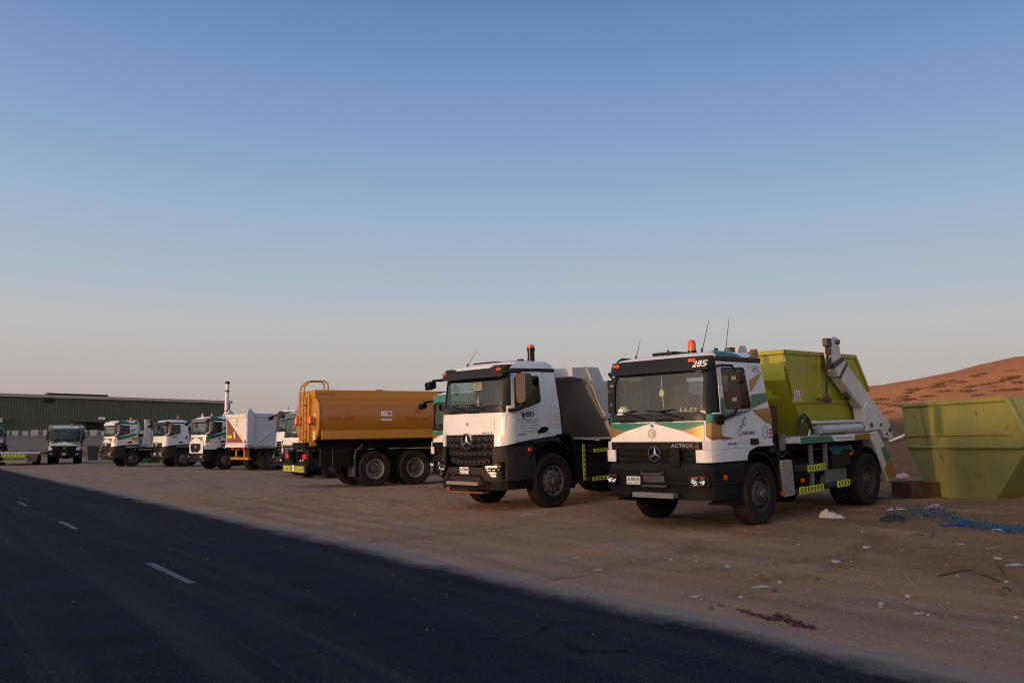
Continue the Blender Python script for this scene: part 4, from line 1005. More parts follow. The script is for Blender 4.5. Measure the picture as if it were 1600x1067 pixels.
    if lod == 0:
        q = TB(); q.prism(rpoly(rect(-.52, .58, .575, .645), .02), 'x', -.22, -.05); t.p('step', q, 'tread', b, bevel=.012)
        q = TB(); q.tube([(-.03, -.6, .80), (-.10, -.58, .78), (-.10, .50, .78), (-.12, .62, .66), (-.08, .72, .58)], .022); q.tube([(-.03, -.6, .80), (-.12, -.62, .66), (-.08, -.6, .56)], .022); t.p('step_frame', q, 'black', b)
        q = TB(); q.box(-.03, .05, -.42, .42, .65, .76); q.box(-.14, .1, -.62, .62, .40, .43); q.box(-.10, .0, -.66, -.56, .43, .5); t.p('tow_beam', q, 'brown', b, bevel=.008)
def beacon(t, x, y, z, h=.20, r=.075, tall=0.0):
    q = TB(); 
    if tall: q.cyl((x, y, z-.03), (x, y, z+tall), r*.95, n=16)
    q.cyl((x, y, z+tall-.03), (x, y, z+tall+.045), r*1.1, n=16); b = t.p('beacon', q, 'gblack')
    blob_lamp(t, 'beacon_lens', (x, y, z+tall+.045), r*.95, h, 'orange', b)
def antenna(t, p0, p1):
    q = TB(); p0 = Vector(p0); p1 = Vector(p1); q.tube([p0, p0.lerp(p1, .5), p1], [.008, .006, .004], 5); q.cyl(p0-Vector((0, 0, .02)), p0+Vector((0, 0, .07)), .022, .012, n=8); t.p('antenna', q, 'gblack')
def tipper(t, x0, L, zb, zt, zside, mat='body', y=1.25, scoop=.65, tail=True, ribs=6):
    """tipping body: headboard raked forward with a cab shield, ribbed sides, tailgate"""
    x1 = x0+L; rk = .85
    f = TB(); f.prism([(x0-rk+.05, zt-.30), (x0-rk+.12, zt-.30), (x0+.08, zb), (x0, zb)], 'y', -y+.02, y-.02); b = t.p('tipper_body', f, ['headboard'], None, bevel=.006)
    f = TB(); f.box(x0+.02, x1, -y+.05, y-.05, zb-.06, zb); t.p('floor_plate', f, mat, b)
    q = TB(); q.add([(x0-rk-scoop*.6, yy, zz) for yy, zz in ((-y, zt-.22), (-y, zt-.02), (0, zt+.0), (y, zt-.02), (y, zt-.22), (0, zt-.20))]+[(x0-rk+.1, yy, zz) for yy, zz in ((-y, zt-.30), (-y, zt), (0, zt+.02), (y, zt), (y, zt-.30), (0, zt-.30))],
                   [(0, 1, 2, 5), (5, 2, 3, 4), (1, 7, 8, 2), (2, 8, 9, 3), (0, 5, 11, 6), (5, 4, 10, 11), (0, 6, 7, 1), (4, 3, 9, 10)]); t.p('cab_shield', q, mat, b)
    for sg in (1, -1):
        q = TB(); q.prism([(x0, zb), (x0-rk*.985, zt), (x0-rk*.985+.46, zt), (x0-rk*.985+.63, zside), (x1, zside), (x1, zb)], 'y', sg*(y-.05), sg*y); s = t.p('side_wall', q, mat, b)
        q = TB(); q.box(x0-.1, x1, sg*(y-.06), sg*(y+.045), zside-.16, zside+.01); t.p('top_rail', q, mat, s, bevel=.01)
        q = TB(); q.box(x0+.02, x1, sg*(y-.04), sg*(y+.035), zb-.10, zb+.06); t.p('bottom_rail', q, mat, s, bevel=.01)
        # front post with its flange facing forward
        q = TB(); q.prism([(x0-.02, zb), (x0-rk+.01, zt-.03), (x0-rk+.13, zt-.03), (x0+.11, zb)], 'y', sg*(y-.02), sg*(y+.085)); t.p('front_post', q, mat, s, bevel=.008)
        for i in range(ribs):
            xx = x0+.55+(L-.75)*i/(ribs-1); q = TB(); q.box(xx-.06, xx+.06, sg*(y-.01), sg*(y+.055), zb+.06, zside-.15); t.p('rib', q, mat, s, bevel=.012)
    q = TB(); q.prism([(x1, zb-.02), (x1+.05, zb-.02), (x1+.20, zside+.05), (x1+.14, zside+.05)], 'y', -y-.04, y+.04); g = t.p('tailgate', q, mat, b, bevel=.01)
    return b
def side_guard(t, x0, x1, z0, z1, y=1.15):
    q = TB(); q.box(x0, x1, y-.03, y, z0-.04, z0+.04); q.box(x0, x1, y-.03, y, z1-.04, z1+.04)
    for x in (x0+.3, x1-.4): q.box(x, x+.06, y-.10, y-.035, z0-.1, z1+.1); q.box(x, x+.06, y-.8, y-.1, z1, z1+.06)
    return t.p('side_guard', q, 'chassis', None, bevel=.006)
# ------------------------------------------------------------------ skips (loose containers)
def skip(name, label, mat, prof_end, L, Hh, W, loc=None, matrix=None, text=False, posts=(), group=None, old=False):
    """open skip, x along its length: upright front that slants in below the ledge, sloping rear; y is the near side"""
    r = empty(name); tag(r, label, 'skip', group)
    if matrix is not None: r.location = matrix.to_translation(); r.rotation_euler = matrix.to_euler()
    lg = Hh*prof_end['ledge']; fi = prof_end['fi']; b0 = prof_end['b0']; b1 = prof_end['b1']; rt = prof_end['rt']; rm = prof_end['rm']; fz = prof_end['fz']*Hh
    prof = [(0, Hh), (fi, fz), (b0, 0), (b1, 0), (L-.18, Hh*.47), (L, Hh*.55), (rt, Hh)]
    top = W/2; bot = W/2-prof_end.get('tap', .10)
    def yw(z): return bot+(top-bot)*min(1, z/lg) if z < lg else top
    T = TB
    for sg in (1, -1):
        q = T(); 
        up = [(0, Hh), (fi*(Hh-lg)/(Hh-fz) if lg > fz else fi+(b0-fi)*(fz-lg)/fz, lg), (L-.06, lg) if lg < Hh*.55 else (L-(L-rt)*(lg-Hh*.55)/(Hh*.45), lg), (rt, Hh)]
        if lg < Hh*.55: up = [(0, Hh), (fi+(b0-fi)*(fz-lg)/fz if lg < fz else 0, lg), (L-.18, lg), (L, Hh*.55), (rt, Hh)]
        lo = [(up[1][0], lg), (b0, 0), (b1, 0), (L-.18, min(lg, Hh*.47)), (up[2][0], lg)]
        if fz < lg: lo.insert(1, (fi, fz))
        q.add([(x, sg*top, z) for x, z in up], [tuple(range(len(up)))]); q.add([(x, sg*yw(z), z) for x, z in lo], [tuple(range(len(lo)))])
        s = q.build('side_panel', mat, r, solid=.02 if sg > 0 else -.02, smooth=False)
        q = T(); q.box(up[1][0]-.02, up[2][0]+.02, sg*(top-.03), sg*(top+.055), lg-.03, lg+.02); q.build('ledge', mat, s, bevel=.008)
        q = T(); q.prism([(-.04, Hh-.07), (-.04, Hh+.012), (rt+.03, Hh+.012), (L+.05, Hh*.55+.02), (L+.01, Hh*.55-.05), (rt-.02, Hh-.07)], 'y', sg*(top-.04), sg*(top+.05)); q.build('rim', mat, s, bevel=.01)
        for x, z0, z1 in posts:
            q = T(); q.box(x-.05, x+.05, sg*(top-.0), sg*(top+.05), z0, z1); q.build('post', mat, s, bevel=.008)
        for x in prof_end.get('lugs', ()):
            q = T(); q.cyl((x, sg*top, lg+.10), (x, sg*(top+.14), lg+.10), .045, n=12); q.cyl((x, sg*(top+.12), lg+.10), (x, sg*(top+.15), lg+.10), .075, n=12); q.box(x-.1, x+.1, sg*top, sg*(top+.015), lg+.02, lg+.2); q.build('lifting_lug', mat, s)
    q = T(); q.add([(0, -top, Hh), (0, top, Hh), (fi, top, fz), (fi, -top, fz), (b0, bot, 0), (b0, -bot, 0)], [(0, 1, 2, 3), (3, 2, 4, 5)]); q.build('front_panel', mat, r, solid=.02, smooth=False)
    q = T(); q.box(-.05, .03, -top-.05, top+.05, Hh-.07, Hh+.012); q.build('front_rim', mat, r, bevel=.01)
    q = T(); q.add([(b1, -bot, 0), (b1, bot, 0), (L-.18, yw(Hh*.47), Hh*.47), (L-.18, -yw(Hh*.47), Hh*.47), (L, top, Hh*.55), (L, -top, Hh*.55), (rt, top, Hh), (rt, -top, Hh)], [(0, 1, 2, 3), (3, 2, 4, 5), (5, 4, 6, 7)]); q.build('rear_panel', mat, r, solid=.02, smooth=False)
    q = T(); q.add([(b0, -bot, 0), (b0, bot, 0), (b1, bot, 0), (b1, -bot, 0)], [(0, 1, 2, 3)]); q.build('floor_plate', mat, r, solid=.02, smooth=False)
    return r
YAW = .82
# ================================================================== nearest truck: skip loader with the green and gold stripes
def truck_skip_loader():
    t = Truck('skip_loader_truck', 'white skip loader truck with green and gold stripes, numbered 285, carrying a lime skip', (2.4474, 15.1604), .8175, axles=(1.44, 5.53), group='trucks with green and gold striped cabs')
    t.rim = 'dsteel'; k = build_cab(t, 'mp', 'white', 'gblack'); livery(t); front_mp(t, 0)
    b = [o for o in t.root.children if o.name.startswith('bumper')][0]
    plate_(t, b, -.41, .80, -.045, 'A 78518')
    # print on the cab
    q = TB(); put_text(q, '285', lambda u, v: t.vfn(u, v) if False else (t.vfn(u, v)[0]-.004, u, v), .80, 2.70, .15, width=.25, bold=.02, shear=.15); t.p('lettering', q, 'whiteprint', t.visor, smooth=False)
    S = k.side(1, .016)
    q = TB(); put_text(q, 'KHADAMAT', S, 1.02, 1.545, .085, width=.40, bold=.02)
    P = lambda pl, m=0: put_poly(q, pl, S, m)
    P([(1.09, 1.86), (1.12, 1.84), (1.115, 1.80), (1.08, 1.82)]); P([(1.0, 1.71), (.985, 1.64), (.97, 1.66), (.975, 1.71)])
    t.p('lettering', q, 'greenprint', t.door, smooth=False)
    q = TB()
    def stroke(pts, w=.008):
        for (a, b_) in zip(pts[:-1], pts[1:]):
            d = Vector((b_[0]-a[0], b_[1]-a[1])); n = Vector((-d.y, d.x)).normalized()*w; put_poly(q, [(a[0]+n.x, a[1]+n.y), (a[0]-n.x, a[1]-n.y), (b_[0]-n.x, b_[1]-n.y), (b_[0]+n.x, b_[1]+n.y)], S)
    stroke([(1.00, 1.60), (.96, 1.53), (.90, 1.55), (.90, 1.62), (.95, 1.68), (1.02, 1.72), (1.07, 1.80)]); stroke([(1.06, 1.80), (1.02, 1.74), (1.10, 1.70), (1.14, 1.77)]); stroke([(1.03, 1.82), (1.05, 1.76)])
    put_text(q, 'Tel: 02 7 313 3088', S, .86, 1.445, .030, width=.36); put_text(q, 'www.khadamat.ae', S, .85, 1.40, .030, width=.38); 
    t.p('emblem_print', q, 'greyprint', t.door, smooth=False)
    q = TB(); put_text(q, '18·45', S, .56, 1.385, .055, width=.26, bold=.03); t.p('lettering', q, 'blackprint', t.door, smooth=False)
    q = TB(); 
    for r_ in (.115, .10): 
        for i in range(24):
            a0, a1 = 2*math.pi*i/24, 2*math.pi*(i+1)/24; f = lambda a, r: S(1.74+r*.8*math.cos(a), 1.58+r*math.sin(a)); q.add([f(a0, r_), f(a1, r_), f(a1, r_-.008), f(a0, r_-.008)], [(0, 1, 2, 3)])
    put_text(q, 'TADWEER', S, 1.685, 1.565, .03, width=.11); t.p('round_sticker', q, 'greyprint', t.cabo, smooth=False)
    q = TB(); f2 = k.side(1, .015); q.add([f2(x, z) for x, z in rect(1.84, 1.985, 1.47, 1.66)], [(0, 1, 2, 3)], 0)
    for z in (1.61, 1.55, 1.49): put_poly(q, rect(1.87, 1.97, z-.014, z+.018), k.side(1, .018), 1)
    t.p('warning_sticker', q, ['plate', 'redpaint'], t.cabo, smooth=False)
    q = TB(); put_text(q, '1999-12', S, 1.50, 2.665, .06, width=.17, bold=.02)
    for a in (rect(1.47, 1.70, 2.73, 2.737), rect(1.47, 1.70, 2.64, 2.647), rect(1.47, 1.477, 2.64, 2.737), rect(1.693, 1.70, 2.64, 2.737)): put_poly(q, a, S)
    t.p('unit_number', q, 'blackprint', t.cabo, smooth=False)
    F = k.front(.020); q = TB()
    for r_ in (.085, .066):
        for i in range(28):
            a0, a1 = 2*math.pi*i/28, 2*math.pi*(i+1)/28; f = lambda a, r: F(-.03+r*math.cos(a), 1.60+r*math.sin(a)); q.add([f(a0, r_), f(a1, r_), f(a1, r_-.007), f(a0, r_-.007)], [(0, 1, 2, 3)])
    S2 = F; put_poly(q, [(-.06, 1.56), (-.03, 1.58), (.0, 1.64), (-.01, 1.645), (-.04, 1.59)], F); put_poly(q, [(-.03, 1.56), (.0, 1.57), (.02, 1.62), (.01, 1.625), (-.01, 1.58)], F); t.p('round_sticker', q, 'greyprint', t.hood, smooth=False)
    q = TB(); star(q, lambda a, b_, o: (k.fx(a, 1.74)-.018-o, -.03+a, 1.735+b_), .033, .006, 20); q.cyl((k.fx(0, 1.74)-.017, -.03, 1.735), (k.fx(0, 1.74)-.012, -.03, 1.735), .033, n=20); t.p('badge', q, 'chrome', t.hood)
    for sg in (1, -1): mirror(t, sg, 'mp')
    # roof things
    beacon(t, .72, .40, 2.985, .19, .075); antenna(t, (.55, -.72, 2.95), (.62, -.66, 3.30)); antenna(t, (.80, .55, 3.0), (.95, .62, 3.55)); antenna(t, (1.15, .80, 2.98), (1.22, .86, 3.58))
    q = TB(); q.prism(rpoly(rect(.62, 1.05, -.42, .10), .05), 'z', 2.99, 3.04); t.p('roof_hatch', q, 'gblack', t.cabo, bevel=.012)
    q = TB(); q.tube([(.5, .05, 2.97), (.5, .05, 3.06)], .02); q.tube([(.98, .72, 2.98), (.98, .72, 3.06)], .035); t.p('roof_sensor', q, 'gblack', t.cabo)
    # running gear
    wheel(t, 1.44, 1, .535, 'steer'); wheel(t, 1.44, -1, .535, 'steer'); wheel(t, 5.53, 1, .535, 'rear', dual=True); wheel(t, 5.53, -1, .535, 'rear', dual=True)
    chassis(t, 6.4, (1.44, 5.53), .535)
    for sg in (1, -1):
        arch(t, 1.44, .57, sg, .36, 'black', -.12, math.pi+.35, y=1.15); arch(t, 5.53, .545, sg, .60, 'black', .25, math.pi-.1, y=1.17)
        q = TB(); q.prism([(2.05, .40), (2.12, 1.15), (2.17, 1.15), (2.12, .40)], 'y', sg*.8, sg*1.14); t.p('splash_flap', q, 'black')
    # behind the cab
    q = TB(); q.prism(rpoly(rect(2.10, 2.44, .70, 1.02), .05), 'z', 1.20, 2.04); t.p('air_intake', q, 'gblack', None, bevel=.03)
    q = TB(); q.box(2.36, 2.50, 1.03, 1.10, 1.22, 1.52); t.p('control_box', q, 'mgrey', None, bevel=.01)
    q = TB(); q.prism(rpoly([(2.17, 1.06), (2.58, 1.06), (2.64, .42), (2.24, .40)], .05), 'y', 1.10, 1.16); mf = t.p('muffler_cover', q, 'silver', None, bevel=.012)
    q = TB()
    for i in range(7):
        for j in range(12):
            x = 2.23+.05*i+.006*j*.6; z = 1.0-.048*j; q.add([(x+.013*math.cos(a), 1.1615, z+.013*math.sin(a)) for a in np.linspace(0, 2*math.pi, 6)[:-1]], [(0, 1, 2, 3, 4)])
    t.p('vent_hole', q, 'blackprint', mf, smooth=False)['kind'] = 'stuff'
    q = TB(); q.prism(rpoly(rect(2.2, 2.6, .45, 1.0), .1), 'y', .4, 1.095); t.p('muffler', q, 'chassis', None, bevel=.03)
    q = TB(); q.cyl((2.75, .80, .78), (3.95, .80, .78), .27, n=20); t.p('fuel_tank', q, 'chassis', None)
    q = TB(); q.prism(rpoly(rect(4.12, 4.92, .82, 1.17), .05), 'y', .62, 1.14); t.p('toolbox', q, 'gblack', None, bevel=.015)
    q = TB()
    for x in (3.36, 3.92): q.box(x, x+.09, 1.06, 1.12, .45, 1.30)
    q.box(3.86, 4.9, 1.0, 1.05, .45, .80); t.p('guard_post', q, 'mgrey', None, bevel=.006)
    q = TB(); q.box(2.70, 3.85, 1.10, 1.15, .82, .94); q.tube([(2.62, 1.12, .47), (5.0, 1.12, .52)], .055); t.p('side_guard', q, 'dgrey', None, bevel=.01)
    chevrons(t, None, (3.14, 1.165, .80), (1, 0, .018), (-.02, 0, 1), .66, .125, 6); chevrons(t, None, (2.76, 1.18, .415), (1, 0, .018), (-.01, 0, 1), .90, .125, 7); chevrons(t, None, (4.23, 1.18, .445), (1, 0, .018), (-.01, 0, 1), .51, .125, 4)
    for x, z in ((2.95, .66), (2.21, .47), (4.93, 1.07)): q = TB(); q.box(x-.05, x+.05, 1.12, 1.17, z-.035, z+.035); t.p('side_marker', q, 'orange', None, bevel=.008)
    # loader frame
    for sg in (1, -1):
        y0, y1 = sg*.98, sg*1.20
        q = TB(); q.box(2.83, 5.75, y0, y1, 1.33, 1.455); fr = t.p('loader_beam', q, 'white', None, bevel=.008)
        q = TB(); q.box(2.50, 2.826, y0, y1, 1.345, 1.45); t.p('beam_end', q, 'offwhite', fr, bevel=.008)
        yy = sg*1.203; q = TB()
        def D(pl, mi): q.add([(x, yy, z) for x, z in pl], [tuple(range(len(pl)))], mi)
        D([(2.85, 1.452), (2.85, 1.335), (4.16, 1.335), (4.03, 1.452)], 0); D([(4.98, 1.335), (5.04, 1.452), (5.72, 1.452), (5.72, 1.335)], 1)
        put_text(q, 'www.khadamat.ae', lambda u, v: (u, yy, v), 4.24, 1.375, .06, width=.66, mi=2); t.p('livery_stripe', q, ['green', 'gold', 'blackprint'], fr, smooth=False)
        q = TB(); q.prism([(5.55, 1.36), (5.75, 1.458), (6.10, 1.50), (6.40, 1.17), (6.88, .62), (6.86, .46), (6.42, .43), (6.12, .92), (5.80, 1.30)], 'y', sg*.92, sg*1.19); leg = t.p('outrigger', q, 'offwhite', None, bevel=.012)
        q = TB(); yy2 = sg*1.193; q.add([(x, yy2, z) for x, z in ((6.20, 1.13), (6.40, 1.165), (6.62, .90), (6.40, .80))], [(0, 1, 2, 3)], 0); q.add([(x, yy2, z) for x, z in ((6.41, .79), (6.63, .89), (6.86, .61), (6.85, .48), (6.45, .46), (6.30, .70))], [(0, 1, 2, 3, 4, 5)], 1); t.p('livery_stripe', q, ['green', 'gold'], leg, smooth=False)
        # lift arm: base plate, outer tube, inner tube and head
        ya, yb = sg*.93, sg*1.17
        q = TB(); q.prism([(5.66, 1.50), (6.30, 1.52), (6.45, 1.35), (6.80, 1.28), (6.90, 1.36), (6.74, 1.68), (6.40, 1.88), (5.92, 2.22), (5.56, 1.96)], 'y', ya, yb); arm = t.p('lift_arm', q, 'offwhite', None, bevel=.012)
        q = TB(); q.prism([(4.42, 2.80), (4.58, 2.62), (5.60, 1.93), (5.95, 2.21), (4.86, 2.96), (4.74, 2.96)], 'y', sg*.945, sg*1.155); t.p('arm_tube', q, 'offwhite', arm, bevel=.015)
        q = TB(); q.prism(rpoly([(4.36, 3.32), (4.46, 3.40), (4.66, 3.40), (4.73, 3.30), (4.80, 2.9), (4.66, 2.76), (4.48, 2.80), (4.42, 2.95)], .04), 'y', sg*.965, sg*1.135); t.p('arm_head', q, 'offwhite', arm, bevel=.012)
        q = TB(); q.prism([(4.38, 2.86), (4.80, 3.0), (4.86, 2.93), (4.44, 2.76)], 'y', sg*.935, sg*1.165); q.prism([(4.60, 2.60), (4.95, 2.90), (5.02, 2.86), (4.68, 2.56)], 'y', sg*.935, sg*1.165); t.p('arm_collar', q, 'dsteel', arm, bevel=.008)
        q = TB()
        for x, z, r_ in ((6.72, 1.50, .05), (5.86, 1.62, .05), (4.62, 3.30, .05), (6.30, 1.62, .03), (6.55, 1.42, .03)): q = TB(); q.cyl((x, sg*1.13, z), (x, sg*1.19, z), r_, n=14); t.p('pivot_pin', q, 'dsteel', arm)
        # lift cylinder
        q = TB(); q.cyl((3.74, sg*1.09, 1.575), (5.5, sg*1.09, 1.585), .083, n=20); cy = t.p('hydraulic_cylinder', q, 'body', None)
        q = TB(); q.cyl((5.5, sg*1.09, 1.585), (5.9, sg*1.09, 1.62), .05, n=14); q.cyl((3.68, sg*1.0, 1.575), (3.68, sg*1.19, 1.575), .09, n=16); q.prism([(3.5, 1.46), (3.9, 1.46), (3.74, 1.66), (3.62, 1.66)], 'y', sg*1.0, sg*1.04); t.p('rod_eye', q, 'silver', cy)
        q = TB(); q.box(3.62, 5.66, sg*.98, sg*1.12, 1.685, 1.745); t.p('cylinder_cover', q, 'offwhite', cy, bevel=.01)
        # chains
        q = TB()
        def chain(p0, p1, sag=0.0):
            p0 = Vector(p0); p1 = Vector(p1); n = max(2, int((p1-p0).length/.07)); prev = None
            for i in range(n):
                c = p0.lerp(p1, (i+.5)/n); d = (p1-p0).normalized(); a = (Vector((1, 0, 0)) if i % 2 else Vector((0, 1, 0))); a = (a-d*a.dot(d)).normalized()
                q.tube([c+d*(.048*math.cos(w))+a*(.026*math.sin(w)) for w in np.linspace(0, 2*math.pi, 9)], .011, 5)
        chain((4.30, sg*1.12, 3.28), (4.22, sg*1.06, 2.22)); chain((4.24, sg*1.10, 3.26), (4.30, sg*1.10, 2.75)); chain((4.34, sg*1.13, 3.2), (4.33, sg*1.12, 2.8)); chain((4.72, sg*1.1, 2.66), (5.12, sg*1.04, 2.26)); t.p('chain', q, 'dsteel', arm)
        q = TB(); q.box(4.20, 4.40, sg*1.05, sg*1.15, 3.2, 3.36); t.p('chain_block', q, 'dsteel', arm, bevel=.01)
        q = TB(); q.cyl((4.15, sg*1.06, 2.15), (4.32, sg*1.06, 2.15), .06, n=10); t.p('chain_hook', q, 'dsteel', arm)
        q = TB(); q.prism([(5.06, 2.32), (5.25, 2.2), (5.2, 2.14), (5.05, 2.2)], 'y', sg*.98, sg*1.08); t.p('chain_hook', q, 'dsteel', arm, bevel=.01)
    q = TB(); q.box(2.5, 6.1, -.97, .97, 1.20, 1.33); q.box(6.0, 6.2, -.9, .9, .75, 1.1); t.p('loader_deck', q, 'chassis', None)
    q = TB()
    for dx, hgt in ((0, .42), (.10, .46), (.22, .36)): q.tube([(3.12+dx, .98+dx*.3, 1.42), (3.13+dx, 1.0, 1.42+hgt*.7), (3.25+dx, 1.02, 1.42+hgt), (3.42+dx*.6, 1.05, 1.42+hgt*.8), (3.56, 1.08, 1.50)], .02)
    t.p('hose', q, 'hose'); 
    q = TB(); q.tube([(2.2, .95, 1.3), (2.4, 1.05, 1.1), (2.7, 1.0, 1.2), (3.0, .9, 1.1)], .03); q.tube([(2.1, .9, 1.5), (2.5, .95, 1.15)], .03); t.p('hose', q, 'hose')
    # skip on the deck
    m = t.mat @ Matrix.Translation((2.98, 0, 1.475))
    sk = skip('skip', 'lime green steel skip with white lettering carried on the skip loader truck', 'lime', dict(ledge=.395, fi=.02, fz=.655, b0=.72, b1=2.45, rt=2.92, rm=0, tap=.07, lugs=(1.18,)), 3.44, 1.615, 1.74, matrix=m, posts=((1.32, .66, 1.54), (2.28, .66, 1.54)))
    sp = [o for o in sk.children if o.name.startswith('side_panel')][0]; y = .874+.024; q = TB(); f = lambda u, v: (u, y, v)
    put_text(q, arabic('\uFEB7\uFEAE\uFEDB\uFE94')+' '+arabic('\uFEA7\uFEAA\uFEE3\uFE8E\uFE95'), f, .06, 1.26, .10, width=.82); put_text(q, 'KHADAMAT WASTE MANAGEMENT', f, .06, 1.18, .055, width=.80)
    put_text(q, 'CAPACITY 10 CBM', f, 1.40, .94, .07, width=.72); y2 = .845
    f2 = lambda u, v: (u, .805+.07*min(1, v/.638)+.027, v); put_text(q, 'Toll Free : 800 55065', f2, .98, .20, .09, width=.82); put_text(q, 'www.khadamatfacilities.ae', f2, .92, .07, .05, width=.98)
    q.build('lettering', simple('faded_white_print', (.42, .44, .28), .6), sp, smooth=False)
    q = TB(); q.add([(x, y, z) for x, z in rect(.28, .56, .67, .86)], [(0, 1, 2, 3)], 0)
    for i in range(4): x = .30+i*.065; q.add([(x+.03, y+.003, .69), (x+.055, y+.003, .69), (x+.025, y+.003, .765), (x+.055, y+.003, .84), (x+.03, y+.003, .84), (x, y+.003, .765)], [(0, 1, 2, 5), (5, 2, 3, 4)], 1)
    q.build('warning_plate', ['plate', 'redpaint'], sp, smooth=False)
    # tarp on the toolbox
    def on(name, label, cat, mb, mats, **kw):
        o = mb.build(name, mats, None, **kw); o.location = t.root.location; o.rotation_euler = t.root.rotation_euler; tag(o, label, cat); return o
    q = TB(); rows = []
    for i in range(15):
        x = 4.06+.95*i/14; rows.append([(x, yy, 1.19+.09*float(vnoise(x*5, yy*5, 3))*(1 if .66 < yy < 1.12 else .3)-(max(0, yy-1.14)*(.3+.9*float(vnoise(x*4, 1, 5)))*2.2)) for yy in np.linspace(.60, 1.19, 9)])
    q.grid(rows); on('cloth_bundle', 'crumpled dark green netting lying on the black toolbox of the skip loader truck', 'netting', q, simple('green_netting', (.006, .06, .045), .8))
    # things in the cab
    q = TB(); c = (t.dash_x+.17, -.80, t.dash_z+.03); q.lathe([(.135, 0), (.13, .03), (.115, .09), (.08, .135), (.03, .155), (.001, .158)], c, 'z', 20); q.lathe([(.165, .0), (.135, .012)], c, 'z', 20); q.tube([(c[0]-.13, c[1], c[2]+.03), (c[0]-.06, c[1], c[2]+.15), (c[0]+.06, c[1], c[2]+.15), (c[0]+.13, c[1], c[2]+.03)], .012)
    on('hard_hat', 'white hard hat lying behind the windscreen of the skip loader truck', 'hard hat', q, 'whiteprint')
    q = TB(); q.prism(rpoly([(-.07, -.1), (.03, -.1), (.03, .0), (-.07, .0)], .05, 6), 'x', .001, .016); 
    o = on('air_freshener', 'round yellow charm hanging on beads behind the windscreen of the skip loader truck', 'charm', TB().prism([(-.05+.055*math.cos(a), 2.30+.065*math.sin(a)) for a in np.linspace(0, 2*math.pi, 17)[:-1]], 'x', t.dash_x+.30, t.dash_x+.315).tube([(t.dash_x+.31, -.04, 2.60), (t.dash_x+.31, -.05, 2.36), (t.dash_x+.31, -.02, 2.05)], .008), 'cream')
    q = TB(); put_text(q, 'LLD', lambda u, v: (t.dash_x+.16+v*.35, u, t.dash_z+.055+v*.9), .42, .0, .10, width=.34); on('dash_sign', 'small pale letters standing on the dashboard of the skip loader truck', 'sign', q, 'cream', smooth=False)
    q = TB(); q.prism([(.60, 2.0), (.92, 2.0), (.90, 2.06), (.80, 2.10), (.66, 2.08)], 'x', t.dash_x+.45, t.dash_x+.6); on('folded_cloth', 'folded tan cloth on the dashboard of the skip loader truck', 'cloth', q, 'dash', bevel=.015)
    return t
T1 = truck_skip_loader()

